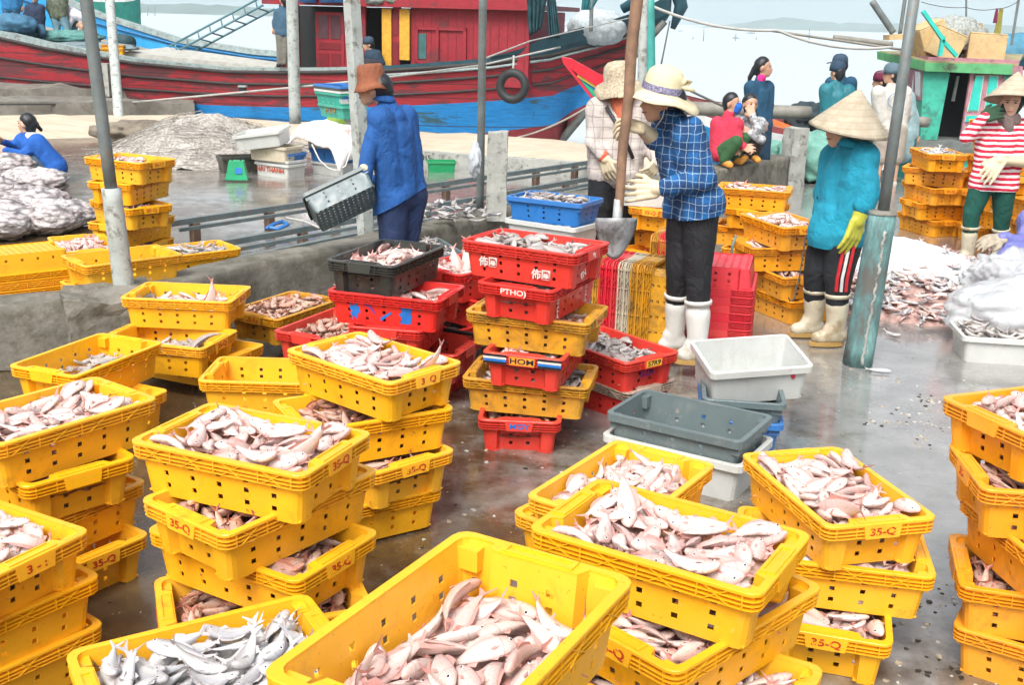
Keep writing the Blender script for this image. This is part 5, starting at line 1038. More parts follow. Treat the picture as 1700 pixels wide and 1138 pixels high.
slab('jetty_slab', [(-14, 19.0), (-6.1, 21.0), (-6.9, 23.4), (-14, 23.5)], -.5, .28, JET, 'old broken concrete jetty beside the red hull', 'jetty', 22, .07)
slab('jetty_slab', [(-14, 21.4), (-7.3, 22.2), (-7.6, 24.2), (-14, 24.8)], -.5, .44, JET, 'raised rear tier of the old concrete jetty', 'jetty', 18, .08)
mb = MB(); mb.box(at(170, 132, 21.9), (.34, .3, .62), CONL); mb.build('bollard', label='square grey stone bollard on the old jetty', cat='bollard')
# long net laid out along the quay edge, concrete kerb, tangled net heap
g = G('tan_net'); nn_ = g.noise(6, 8, .7, g.co((.3, 1, 1))); g.bump(g.noise(40, 8, .8, g.co((.4, 1, 1))), .5, .02); g.set(Base_Color=g.ramp(nn_, (.3, (.42, .34, .25)), (.7, (.60, .51, .40))), Roughness=.95); TAN = g.m
def mound(name, line, w, h, m, label, cat, prof=10, amp=.05, step=.25, seed=0):
    P = [Vector((*p, 0)) for p in line]; Q = []
    for a, b in zip(P, P[1:]):
        n = max(1, int((b-a).length/step)); Q += [a.lerp(b, i/n) for i in range(n)]
    Q.append(P[-1]); V = []; F = []; k = prof+1
    for i, p in enumerate(Q):
        d = (Q[min(i+1, len(Q)-1)]-Q[max(i-1, 0)]).normalized(); nn = Vector((-d.y, d.x, 0)); e = min(1, i/3+.1, (len(Q)-1-i)/3+.1)
        for j in range(k):
            u = j/prof*2-1; z = h*e*(1-abs(u)**2.2); q = p+nn*w*u*(.6+.4*e)
            hh_ = noise.fractal(q*.9+Vector((seed, 0, 0)), 1, 2, 4)*amp*2
            V.append((q.x, q.y, max(-.01, z+hh_*(1-abs(u)))))
    for i in range(len(Q)-1):
        for j in range(prof): F.append((i*k+j, (i+1)*k+j, (i+1)*k+j+1, i*k+j+1))
    mb = MB(); mb.raw(V, F, m, True); return mb.build(name, label=label, cat=cat)
mound('fishing_net', [(-9.5, 17.4), (-6.8, 19.0), (-4.5, 18.8), (-1.5, 17.4), (.2, 16.7), (1.7, 15.6), (2.1, 15.2)], 1.45, .20, TAN, 'long tan fishing net spread along the quay edge below the red hull', 'fishing net', 12, .04)
mb = MB(); mb.bar((-2.2, 15.6, .09), (2.4, 13.9, .09), .2, .18, CONL); o = mb.build('kerb_stone', label='pale concrete kerb numbered 015 behind the green basket', cat='kerb')
dk = Vector((4.6, -1.7, 0)).normalized(); text('lettering', '015', .1, KPAINT, o, Vector((-1.25, 15.14, .10)), (pi/2, 0, math.atan2(dk.y, dk.x)))
g = G('grey_net'); w = g.n('TexWave'); w.inputs['Scale'].default_value = 3; w.inputs['Distortion'].default_value = 16; w.inputs['Detail'].default_value = 6; w.inputs['Detail Scale'].default_value = 2.2; g.l(g.tc.outputs['Object'], w.inputs[0])
fn_ = g.noise(14, 8, .75, None, 1.5); g.bump(g.math('ADD', w.outputs['Fac'], fn_), .4, .02); g.set(Base_Color=g.ramp(g.math('ADD', g.math('MULTIPLY', w.outputs['Fac'], .4), g.math('MULTIPLY', fn_, .6)), (.25, (.27, .25, .225)), (.5, (.39, .365, .33)), (.75, (.50, .47, .43))), Roughness=.95); GNET = g.m
V = []; F = []; n = 46
for j in range(n+1):
    for i in range(n+1):
        u, v = i/n*2-1, j/n*2-1; x = -4.4+1.38*u; y = 15.9+1.9*v; r_ = sqrt(u*u+v*v); q = Vector((x, y, 0))
        V.append((x, y, max(-.03, .56*(1-r_**1.3)*(1-.25*u)+.10*noise.fractal(q*1.5, 1, 2, 5)-.02+(.05*abs(noise.noise(q*5))))))
for j in range(n):
    for i in range(n): F.append((j*(n+1)+i, j*(n+1)+i+1, (j+1)*(n+1)+i+1, (j+1)*(n+1)+i))
mb = MB(); mb.raw(V, F, GNET, True); t_ = mb.build('net_heap', label='tangled grey fishing net heaped behind the green weighing scale', cat='fishing net')
mb = MB(); rr_ = random.Random(4)
for k in range(150):
    a = rr_.uniform(0, 2*pi); r0 = rr_.uniform(.1, .9); x, y = -4.4+1.33*r0*cos(a), 15.9+1.8*r0*sin(a); da = rr_.uniform(-1, 1); pts = []
    for q in range(7):
        xx = x+.12*q*cos(a+da+.3*q*rr_.uniform(-1, 1)); yy = y+.12*q*sin(a+da); u, v = (xx+4.4)/1.38, (yy-15.9)/1.9; r_ = sqrt(u*u+v*v)
        pts.append((xx, yy, max(.01, .56*(1-r_**1.3)*(1-.25*u)+.10*noise.fractal(Vector((xx, yy, 0))*1.5, 1, 2, 5)+.035+rr_.uniform(-.01, .03))))
    mb.tube(pts, .0035, GNET, 4, cap=False)
mb.build('loose_strand', t_)
lump('net_roll', atz(235, 222, .12), (.75, .5, .2), plain('brown_net', (.2, .17, .13), .95, .5, 8, .8, 30), 'low brown net roll at the foot of the tan net', 'fishing net', 31, .25, 2.)
# green kitchen scale
GP = plain('scale_green', (.02, .36, .16), .4, .2)
p = atz(394, 300)
t = thing('weighing_scale', 'green boxy weighing scale standing on the wet quay', 'weighing scale', p, radians(8))
mb = MB(); mb.hexa([(-.13, -.1, .02), (.13, -.1, .02), (.13, .1, .02), (-.13, .1, .02), (-.085, -.08, .24), (.085, -.08, .24), (.085, .08, .24), (-.085, .08, .24)], GP); mb.build('housing', t)
MB().bb(-.15, .15, -.12, .12, 0, .018, plain('scale_base', (.05, .06, .05), .6)).build('base_plate', t)
mb = MB(); mb.tube([(-.05, 0, .235), (-.05, 0, .31)], .008, KPAINT, 6); mb.tube([(.05, 0, .235), (.05, 0, .31)], .008, KPAINT, 6); mb.build('pan_support', t)
mb = MB(); mb.box((.03, -.094, .13), (.08, .006, .07), BPAINT, Matrix.Rotation(-.2, 3, 'X')); mb.build('badge', t)
# woven sack over the white tubs
mb = MB(); n = 26; V = []; F = []
for j in range(n+1):
    for i in range(n+1):
        u, v = i/n*2-1, j/n*2-1; x, y = .46*u, .34*v; e = max(0, abs(u)-.62)/.38; f = max(0, abs(v)-.6)/.4
        V.append((x, y, .06-.26*e**1.4*(1.2 if u > 0 else .5)-.18*f**1.4+.05*noise.fractal(Vector((x*3, y*3, 2)), 1, 2, 4)))
for j in range(n):
    for i in range(n): F.append((j*(n+1)+i, j*(n+1)+i+1, (j+1)*(n+1)+i+1, (j+1)*(n+1)+i))
mb.raw(V, F, plain('woven_sack', (.78, .74, .74), .7, .15, 10, .5, 40, dirt=.1, dirtcol=(.6, .25, .22)), True)
o = mb.build('woven_sack', label='white woven sack with red print draped over the speckled tub', cat='sack'); o.location = (-2.36, 14.05, .56); o.rotation_euler = (radians(5), radians(6), radians(-34))
sm = o.modifiers.new('s', 'SOLIDIFY'); sm.thickness = .01
mb = MB(); mb.tube([(-2.55, 13.72, .40), (-2.45, 13.66, .22), (-2.33, 13.62, .12), (-2.22, 13.6, .10), (-2.12, 13.62, .16), (-2.05, 13.7, .38)], .009, WPAINT, 6); mb.build('sack_cord', o).matrix_parent_inverse = o.matrix_basis.inverted()
# ---------------------------------------------------------------- boats
def hull_mat(name, col, patch, patch2, stretch=(.5, .5, 3.0), amount=.5, line=.26):
    g = G(name); v = g.co(stretch); nz = g.noise(1.6, 9, .74, v, .4); n2 = g.noise(9, 6, .7, v)
    c = g.ramp(n2, (.3, shade(col, .75)), (.7, shade(col, 1.15)))
    xg = g.math('MULTIPLY', g.ramp(g.math('MULTIPLY_ADD', g.sep(g.tc.outputs['Object'])[0], -.12, .2), (.25, (0, 0, 0)), (1, (1, 1, 1))), .26*amount)
    c = g.mix(g.ramp(g.math('SUBTRACT', nz, xg), (.36+amount*.12, (1, 1, 1)), (.40+amount*.12, (0, 0, 0))), c, patch)
    c = g.mix(g.ramp(g.noise(3.2, 8, .75, g.co((stretch[0]*1.5, stretch[1]*1.5, stretch[2]*2))), (.63, (0, 0, 0)), (.70, (.8, .8, .8))), c, patch2)
    drip = g.ramp(g.noise(2.6, 5, .7, g.co((3.2, 3.2, .35))), (.60, (0, 0, 0)), (.75, (.75, .75, .75))); c = g.mix(drip, c, shade(patch, .8))
    z = g.sep(g.tc.outputs['Object'])[2]
    seam = g.math('PINGPONG', z, line/2); c = g.mix(g.ramp(seam, (.0, (1, 1, 1)), (.014, (0, 0, 0))), c, (.03, .02, .02))
    g.bump(g.math('ADD', nz, g.math('MULTIPLY', n2, .5)), .5, .03); g.set(Base_Color=c, Roughness=.62); return g.m
HRED = hull_mat('flaking_red_hull_paint', (.32, .018, .028), (.12, .028, .034), (.27, .10, .12), amount=.34)
HBLU = hull_mat('blue_hull_paint', (.008, .20, .50), (.03, .09, .12), (.05, .25, .45), amount=.12, line=3)
HDRK = hull_mat('dark_red_antifouling', (.22, .02, .025), (.07, .03, .03), (.3, .1, .1), amount=.3, line=3)
CAP = plain('grey_blue_rail_paint', (.28, .36, .36), .6, .3, 8, .3, 40, dirt=.3, dirtcol=(.15, .13, .12), dscale=10)
DKG = plain('dark_blue_green_paint', (.018, .075, .10), .55, .4, 4, .3, 30)
DECK = plain('grey_deck_planks', (.30, .27, .22), .85, .3, 6, .4, 30)
CABR = hull_mat('red_cabin_paint', (.27, .010, .022), (.13, .02, .025), (.30, .06, .07), (1, 1, 1), .25, 3)
CABD = plain('darker_red_trim', (.17, .008, .014), .5, .2)
DARK = plain('opening_shade_black', (.012, .014, .016), .8)  # near-black colour that paints in the shade inside openings
YELP = plain('ochre_painted_post', (.62, .33, .03), .6, .25, 15)
LBLU = plain('bright_blue_paint', (.01, .27, .58), .5, .25, 5, .2, 20)
ROPE = plain('pale_rope', (.42, .42, .40), .9, .2); DROPE = plain('dark_rope', (.08, .085, .08), .9, .2)
def interp(x, xs, ys): return float(np.interp(x, xs, ys))
US = [0, .5, 1, 2, 3, 4, 5, 6.5, 8, 10, 12, 14, 16, 18]
GZ = [2.14, 1.86, 1.68, 1.44, 1.27, 1.16, 1.07, .98, .95, 1.04, 1.28, 1.6, 1.92, 2.3]
RB = [1.15, 1.0, .84, .6, .49, .4, .33, .25, .22, .21, .18, .15, .12, .1]
BD = [.5, .4, .3, .05, -.1, -.19, -.28, -.37, -.45, -.5, -.55, -.6, -.6, -.6]
bow = Vector((2.75, 21.2, 0)); bd_ = Vector((.956, -.292, 0)); bn = Vector((-.292, -.956, 0))
GZF = [2.14, 2.0, 1.91, 1.71, 1.54, 1.39, 1.27, 1.13, 1.07, 1.14, 1.34, 1.85, 2.55, 3.27]
def gz(u, side): return interp(u, US, GZ if side > 0 else GZF)
def HB(u): return interp(u, [0, .5, 1, 2, 3, 5, 8, 12, 16, 18], [.04, .32, .62, 1.15, 1.55, 2.05, 2.35, 2.3, 2.0, 1.6])
def bp(u, side, z, inset=0.0):
    us = 1.9*max(0, (2.1-z)/2.3) if u < 6 else 0
    w = max(.03, HB(max(0, u-us*max(0, 1-u/6)))*(1-.06*max(0, 1.2-z))-inset)
    uu = max(u, 0)+us*max(0, 1-u/2.0) if u < 2.0 else u
    return bow-bd_*uu+bn*w*side+Vector((0, 0, z))
boat = thing('fishing_boat', 'big wooden fishing boat with flaking red and blue hull and a red deckhouse', 'boat', (-4, 23, -.75))
def bbuild(mb, name, parent=None, **kw):
    o = mb.build(name, parent or boat, **kw)
    o.matrix_parent_inverse = Matrix.Translation(-Vector(boat.location)) if (parent or boat) is boat else Matrix.Identity(4)
    return o
uu = [0, .12, .25, .4, .6, .8, 1, 1.3, 1.6, 2, 2.5, 3, 3.6, 4.2, 5, 6, 7, 8, 9, 10, 11, 12, 13, 14, 15, 16, 17, 18]
mb = MB()
for side in (1, -1):
    V = []; nl = 11
    for u in uu:
        g0, r0, b0 = gz(u, side), interp(u, US, RB), interp(u, US, BD)
        zs = [g0-.10, g0-.28, g0+(r0-g0)*.45, g0+(r0-g0)*.75, r0, r0+(b0-r0)*.33, r0+(b0-r0)*.66, b0, b0-.15, min(b0-.3, -.8), -1.2]
        V += [bp(u, side, z) for z in zs]
    for b0, b1, m in ((0, 4, HRED), (4, 7, HBLU), (7, 10, HDRK)):
        F = []
        for i in range(len(uu)-1):
            for j in range(b0, b1):
                q = (i*nl+j, i*nl+j+1, (i+1)*nl+j+1, (i+1)*nl+j); F.append(q if side < 0 else q[::-1])
        mb.raw(V, F, m, True)
bbuild(mb, 'hull')
mb = MB()   # rail cap and inner bulwark, deck
for side in (1, -1):
    for i in range(len(uu)-1):
        a, b = uu[i], uu[i+1]; za, zb = gz(a, side), gz(b, side)
        P = [bp(a, side, za-.12)+bn*side*.03, bp(a, side, za)+bn*side*.03, bp(a, side, za, .16), bp(a, side, za-.12, .16)]
        Q = [bp(b, side, zb-.12)+bn*side*.03, bp(b, side, zb)+bn*side*.03, bp(b, side, zb, .16), bp(b, side, zb-.12, .16)]
        mb.hexa(P+Q, CAP if (a > 4.9) else DKG)
bbuild(mb, 'rail')
mb = MB()
for side in (1, -1):
    for i in range(len(uu)-1):
        a, b = uu[i], uu[i+1]; za, zb = gz(a, side)-.11, gz(b, side)-.11; wa, wb = interp(a, US, GZ)-.36, interp(b, US, GZ)-.36
        mb.hexa([bp(a, side, za, .10), bp(b, side, zb, .10), bp(b, side, wb, .14), bp(a, side, wa, .14), bp(a, side, za, .06), bp(b, side, zb, .06), bp(b, side, wb, .10), bp(a, side, wa, .10)], LBLU)
        if side < 0 and a > 5: mb.tube([bp(a, side, (za+wa)/2+.1, .16), bp(b, side, (zb+wb)/2+.1, .16)], .03, plain('deep_blue_batten', (.01, .16, .38), .5), 5, cap=False)
bbuild(mb, 'bulwark')
mb = MB(); V = []
for u in uu: z = interp(u, US, GZ)-.34; V += [bp(u, 1, z, .05), bp(u, -1, z, .05)]
mb.raw(V, [(2*i, 2*i+1, 2*i+3, 2*i+2) for i in range(len(uu)-1)], DECK); bbuild(mb, 'deck')
for fr, w in ((.12, .05), (.42, .035), (.72, .03)):
    mb = MB(); mb.tube([bp(u, 1, interp(u, US, GZ)+(interp(u, US, RB)-interp(u, US, GZ))*fr)+bn*.015 for u in uu[2:]], w*.8, plain('black_tarred_strake', (.035, .028, .028), .7, .3), 6); bbuild(mb, 'rubbing_strake')
mb = MB(); mb.tube([bp(u, 1, interp(u, US, GZ)-.17)+bn*.03 for u in uu[1:15]], .028, CAP, 6); bbuild(mb, 'rubbing_strake')
# dark raised bow strake
mb = MB(); 
for i in range(0, 11):
    a, b = uu[i], uu[i+1]
    ha, hb_ = interp(a, [0, 2, 2.7], [.34, .24, .02]), interp(b, [0, 2, 2.7], [.34, .24, .02])
    for side in (1, -1):
        za, zb = interp(a, US, GZ), interp(b, US, GZ)
        mb.hexa([bp(a, side, za+.003)+bn*side*.05, bp(a, side, za+ha)+bn*side*.08, bp(a, side, za+ha, .1), bp(a, side, za+.003, .1), bp(b, side, zb+.003)+bn*side*.05, bp(b, side, zb+hb_)+bn*side*.08, bp(b, side, zb+hb_, .1), bp(b, side, zb+.003, .1)], DKG)
bbuild(mb, 'bow_bulwark')
mb = MB(); s0 = bow+Vector((.02, 0, 2.62)); mb.tube([bow-bd_*.9+Vector((0, 0, 2.2)), s0+Vector((-.2, 0, .0)), s0+Vector((.1, 0, -.1)), s0+Vector((.18, 0, -.35)), s0+Vector((.05, 0, -.75))], [.09, .13, .15, .13, .05], DKG, 10); bbuild(mb, 'anchor_fluke')
mb = MB(); mb.bar(bow-bd_*.55+Vector((0, 0, 1.9)), bow-bd_*.25+Vector((0, 0, 3.1)), .3, .12, CAP); bbuild(mb, 'bow_post')
# anchor-like keel post in the water
mb = MB(); mb.tube([bp(0, 1, 2.0), bp(0, 1, 1.3), bp(0, 1, .6), bp(0, 1, 0), bp(0, 1, -.8)], [.07, .06, .06, .08, .1], plain('stem_wood', (.12, .13, .12), .8, .4), 8); bbuild(mb, 'stem')
# deckhouse: local frame h(u, across, z)
def h(u, a, z): return bow-bd_*u+bn*a+Vector((0, 0, z))
U0, U1, A1 = 2.6, 7.7, 1.25     # along, near face
zd, zr = .85, 2.12
mb = MB()
def wallp(mb, ua, ub, z0, z1, m, a=A1, th=.06):
    mb.hexa([h(ua, a, z0), h(ub, a, z0), h(ub, a, z1), h(ua, a, z1), h(ua, a-th, z0), h(ub, a-th, z0), h(ub, a-th, z1), h(ua, a-th, z1)][::-1], m)
def ux(px_, a=A1):   # distance from the bow of a point on the near face seen at photo column px_
    lo, hi = 0, 20
    for _ in range(40):
        mid = (lo+hi)/2; p = h(mid, a, 1.5); v = p-Vector((0, 0, CAMZ)); xx = 850+FOC*v.dot(CR)/v.dot(_f)
        if xx > px_: lo = mid
        else: hi = mid
    return lo
X = {k: ux(k) for k in (878, 775, 768, 727, 690, 682, 664, 652, 635, 607, 572, 525, 496, 465)}
wallp(mb, X[878], X[682], zd-.1, zr, CABR); wallp(mb, X[664], X[652], zd-.1, zr, CABR)
wallp(mb, X[607], X[572], zd-.1, zr, CABR); wallp(mb, X[496], X[465], zd-.1, zr, CABR)
mb.hexa([h(X[878], A1-.06, zd-.1), h(X[878], A1-.06, zr), h(X[878], -A1, zr), h(X[878], -A1, zd-.1), h(X[878]+.06, A1-.06, zd-.1), h(X[878]+.06, A1-.06, zr), h(X[878]+.06, -A1, zr), h(X[878]+.06, -A1, zd-.1)], CABR)
wallp(mb, X[878], X[465]+1.0, zd-.1, zr, DARK, -.6);  # black sheet behind the openings, shade put into its colour
for k in range(14):
    u = X[878]+(X[682]-X[878])*(k+.5)/14; mb.hexa([h(u-.008, A1+.004, zd), h(u+.008, A1+.004, zd), h(u+.008, A1+.004, zr-.05), h(u-.008, A1+.004, zr-.05), h(u-.008, A1+.0005, zd), h(u+.008, A1+.0005, zd), h(u+.008, A1+.0005, zr-.05), h(u-.008, A1+.0005, zr-.05)][::-1], CABD)
dh = bbuild(mb, 'deckhouse')
mb = MB(); wallp(mb, X[878]-.25, X[465]+.25, zr, zr+.19, CABR, A1+.22, .08)
mb.hexa([h(X[878]-.25, A1+.14, zr+.02), h(X[465]+.25, A1+.14, zr+.02), h(X[465]+.25, A1+.14, zr+.1), h(X[878]-.25, A1+.14, zr+.1), h(X[878]-.25, -A1-.2, zr+.02), h(X[465]+.25, -A1-.2, zr+.02), h(X[465]+.25, -A1-.2, zr+.1), h(X[878]-.25, -A1-.2, zr+.1)][::-1], CABD)
bbuild(mb, 'roof')
def door(ua, ub, nm, m, panels, a=A1+.02):
    mb = MB(); wallp(mb, ua, ub, zd-.05, zr-.12, m, a, .03); d = (ub-ua)
    o = bbuild(mb, nm); mb = MB()
    for (f0, f1, g0, g1, mm) in panels: wallp(mb, ua+d*f0, ua+d*f1, zd+(zr-zd)*g0, zd+(zr-zd)*g1, mm, a+.012, .011)
    p = mb.build('door_panel', o); return o
DGL = plain('dusky_glass', (.10, .05, .06), .2)
door(X[572], X[525], 'door', CABR, [(.12, .46, .52, .86, DGL), (.54, .88, .52, .86, DGL), (.12, .88, .36, .46, CABD), (.12, .46, .04, .3, CABD), (.54, .88, .04, .3, CABD)])
door(X[664], X[652]+.0, 'door', CABR, [(.15, .85, .6, .9, CABD), (.15, .85, .1, .5, CABD)])
for a_, b_ in ((652, 635), (682, 664)):
    mb = MB(); wallp(mb, ux(a_), ux(b_)-.02, zd+(0 if a_ == 652 else .32), zr-.03, YELP, A1+.07, .04); bbuild(mb, 'ochre_post')
mb = MB(); a0, a1 = X[690], X[775]; z0, z1 = 1.12, 1.78
for (p, q, r_, s_) in ((a1, a0, z0, z0+.06), (a1, a0, z1-.05, z1), (a1, a1+.06, z0, z1), (a0-.06, a0, z0, z1), (X[727]-.03, X[727]+.03, z0, z1)): wallp(mb, p, q, r_, s_, CABR, A1+.045, .04)
w_ = bbuild(mb, 'window'); mb = MB(); wallp(mb, ux(708), ux(694), 1.2, 1.66, plain('green_glass', (.05, .13, .13), .1), A1+.015, .01); bbuild(mb, 'window_pane')
mb = MB(); wallp(mb, ux(686), ux(662), zd, zd+.14, BLU, A1+.3, .25); bbuild(mb, 'blue_box')
# net and cloth hung at the end of the roof
NETD = plain('dark_teal_cloth', (.012, .06, .075), .9, .6, 14, .6, 30)
def cloth(name, P, m, parent=None, folds=.04, n=14, **kw):
    """A hanging cloth between four corners (top two, bottom two), folded and given thickness."""
    a, b, c_, d = [Vector(p) for p in P]; V = []; F = []
    nrm = (b-a).cross(d-a).normalized()
    for j in range(n+1):
        for i in range(n+1):
            q = a.lerp(b, i/n).lerp(d.lerp(c_, i/n), j/n); q += nrm*(folds*sin(i*1.9+a.x*7)*(.3+j/n)+folds*noise.noise(q*4)); V.append(q)
    for j in range(n):
        for i in range(n): F.append((j*(n+1)+i, j*(n+1)+i+1, (j+1)*(n+1)+i+1, (j+1)*(n+1)+i))
    mb = MB(); mb.raw(V, F, m, True); o = mb.build(name, parent, **kw); s = o.modifiers.new('s', 'SOLIDIFY'); s.thickness = .012; return o
cloth('hanging_net', [at(874, -8, 20.2), at(908, -8, 20.2), at(898, 48, 20.2), at(878, 60, 20.2)], NETD, label='dark teal net bundle hanging off the red roof\'s end', cat='net', folds=.09)
cloth('hanging_trousers', [at(908, -8, 20.0), at(922, -8, 20.0), at(930, 62, 20.0), at(912, 64, 20.0)], NETD, label='dark trousers hung to dry past the red roof', cat='trousers', folds=.06)
cloth('drying_cloth', [at(968, -8, 20.4), at(997, -8, 20.4), at(983, 16, 20.4), at(966, 16, 20.4)], plain('teal_cloth', (.01, .12, .14), .9, .3), label='short teal cloth tied to the mast over the dark bow', cat='cloth', folds=.03)
pole('mast', at(981, 52, 20.4), at(983, -20, 20.4), .035, STEEL, 'thin mast pole standing on the dark bow', n=8, cat='mast')
lump('tarp_bundle', at(992, 46, 21.2), (.55, .4, .34), plain('grey_mesh_tarp', (.42, .48, .50), .9, .3, 20, .6, 60), 'grey mesh covered bundle on the bow deck', 'bundle', 41, .15, 2)
# tyre fender
M_ = Matrix(((bd_.x, 0, bn.x), (bd_.y, 0, bn.y), (0, 1, 0)))
tc_ = at(851, 143, 19.05); mb = MB(); mb.torus(tc_, .22, .075, plain('black_tyre_rubber', (.02, .024, .026), .6, .3), M_); t_ = mb.build('tyre_fender', label='black tyre hung on the red hull as a fender', cat='tyre')
mb = MB(); mb.tube([tc_+Vector((0, .0, .2)), at(853, 92, 19.15)], .02, ROPE, 6); mb.build('tyre_rope', t_)
# oily drain stains on the hull come from two outlets
mb = MB(); mb.box(at(403, 150, 20.95), (.12, .1, .12), DARK); mb.box(at(403, 143, 20.95), (.16, .12, .03), CAP); bbuild(mb, 'drain_outlet')
# things on the boat's roof
r_ = random.Random(8)
for k, (px_, c_, nm_, lb) in enumerate(((510, BLU, 'barrel', 'blue barrel on the red roof nearest the left door'), (545, BLU, 'barrel', 'second blue barrel on the red roof'), (565, BLU, 'barrel', 'blue barrel on the red roof behind the concrete pillar'), (837, BLU, 'barrel', 'blue barrel at the far end of the red roof'))):
    p = at(px_, -19, 21.6); mb = MB(); mb.lathe([(0, -.25), (.17, -.25), (.18, 0), (.17, .25), (0, .25)], BLU, c=p, n=16); mb.build(nm_, label=lb, cat='barrel')
for k, px_ in enumerate((625, 655, 690, 720, 755, 790, 815)):
    lump('net_coil', at(px_, 0, 21.4), (.22, .2, .10), plain('olive_net' if k % 2 else 'grey_green_net', (.16, .2, .15) if k % 2 else (.22, .26, .25), .95, .4, 15, .8, 40), '%s net coil lying on the red roof' % ['first', 'second', 'third', 'fourth', 'fifth', 'sixth', 'seventh'][k], 'net', 50+k, .3, 3, 3, 'net coils on the red roof')
# blue boat moored behind
def simple_hull(name, label, P, depth, beam, mats, cat='boat'):
    """P: near gunwale points from end to end; the hull drops by depth and has the given beam away from the camera."""
    t = thing(name, label, cat, Vector(P[0])-Vector((0, 0, depth))); V = []; n = len(P); inv = Matrix.Translation(-Vector(t.location))
    mb = MB(); P = [Vector(p) for p in P]
    for i, p in enumerate(P):
        f = i/(n-1); w = beam*max(.04, sin(pi*min(1, max(0, .06+.88*f)))**.6); d = (P[min(i+1, n-1)]-P[max(0, i-1)]); d.z = 0; d.normalize(); nn = Vector((-d.y, d.x, 0)); nn = nn if nn.y > 0 else -nn
        mid = nn*w/2
        for q in (p, p-Vector((0, 0, .14)), p-Vector((0, 0, depth*.5))+nn*.05, p-Vector((0, 0, depth))+mid*.35, p-Vector((0, 0, depth))+nn*w-mid*.35, p-Vector((0, 0, depth*.5))+nn*(w-.05), p-Vector((0, 0, .14))+nn*w, p+nn*w, p+nn*(w-.1), p+nn*(w-.12)-Vector((0, 0, .4)), p+nn*.12-Vector((0, 0, .4)), p+nn*.1): V.append(q)
    k = 12
    for j in range(k):
        m = mats[0] if j in (0, 6, 7, 11) else mats[1] if j in (1, 5) else mats[2] if j in (2, 3, 4) else mats[3]
        mb.raw(V, [(i*k+j, (i+1)*k+j, (i+1)*k+(j+1) % k, i*k+(j+1) % k) for i in range(n-1)], m, j not in (0, 7, 11, 6))
    mb.raw(V, [tuple(range(k)), tuple((n-1)*k+j for j in range(k))[::-1]], mats[1])
    o = mb.build('hull', t); o.matrix_parent_inverse = inv; return t
WCAP = plain('white_rail', (.6, .64, .64), .6, .2)
simple_hull('far_boat', 'red hulled boat with a green side strake behind the big boat\'s stern', [at(-30, -40, 31), at(100, -12, 31), at(165, -6, 31), at(206, -6, 31.2), at(222, -8, 31.4), at(232, -14, 31.6)], 2.6, 2.4, (WCAP, plain('sea_green_paint', (.02, .22, .18), .6, .3, 5), plain('faded_red_paint', (.42, .06, .10), .6, .3, 5), DECK))
# gangway ladder
t_ = thing('gangway_ladder', 'thin blue metal ladder slanting over the red boat\'s blue bulwark', 'ladder', at(290, 92, 24)); inv = Matrix.Translation(-Vector(t_.location))
LAD = plain('ladder_blue_metal', (.10, .22, .26), .5, .3); A0, A1_ = at(284, 90, 24), at(437, 8, 24); A2, A3 = A0+Vector((.16, .35, -.07)), A1_+Vector((.16, .35, -.07))
for a, b in ((A0, A1_), (A2, A3), (A0+Vector((-.03, 0, .16)), A1_+Vector((-.03, 0, .16)))):
    mb = MB(); mb.tube([a, b], .025, LAD, 6); mb.build('side_rail', t_).matrix_parent_inverse = inv
for k in range(8):
    a = A0.lerp(A1_, (k+.5)/8); mb = MB(); mb.tube([a+Vector((-.03, 0, .16)), a, A2.lerp(A3, (k+.5)/8)], .018, LAD, 5); mb.build('rung', t_).matrix_parent_inverse = inv
# deck hatch and loose things on the after deck
HT = plain('pale_hatch_boards', (.42, .42, .38), .8, .25, 8)
t_ = thing('deck_hatch', 'pale board hatch with blue edge on the after deck of the red boat', 'hatch', at(330, 110, 23.6)); inv = Matrix.Translation(-Vector(t_.location))
mb = MB(); P = [at(205, 86, 23.2), at(277, 78, 24.3), at(470, 104, 22.9), at(455, 112, 22.4)]
mb.hexa([p for p in P]+[p-Vector((0, 0, .16)) for p in P], HT); mb.build('lid', t_).matrix_parent_inverse = inv
lump('tarpaulin', at(150, 77, 23.2), (1.0, .35, .09), plain('grey_blue_tarp', (.17, .23, .26), .7, .3, 5, .4, 12), 'grey blue tarpaulin spread on the after deck of the red boat', 'tarpaulin', 61, .15, 2.)
lump('net_pile', at(112, 62, 23.8), (.8, .3, .16), plain('green_net_pile', (.10, .26, .24), .9, .5, 9, .7, 20), 'green net pile behind the crew on the red boat', 'net', 62, .25, 2.)
lump('blue_sack', at(22, 40, 23.2), (.48, .35, .22), plain('blue_sack_cloth', (.05, .16, .27), .8, .4, 8, .5, 20), 'stuffed blue sack on the stern rail', 'sack', 63, .15, 2.)
mb = MB(); mb.tube([at(198, 66, 23.9), at(216, 72, 23.7)], [.14, .16], plain('black_hose_cloth', (.02, .06, .07), .7), 12); mb.build('rolled_mat', label='dark rolled mat on the after deck', cat='mat')
for i, (px_, py_) in enumerate(((188, 82), (188, 76), (184, 82))):
    p = at(px_, py_, 23.0+.3*(i == 2)); t = crate('fin', 'y', (p.x, p.y, p.z-.1), radians(10), ['lower', 'upper', 'rear'][i]+' small yellow crate on the red boat\'s after deck', 'yellow crates on the red boat', (.75, .75, .75), lettering='')
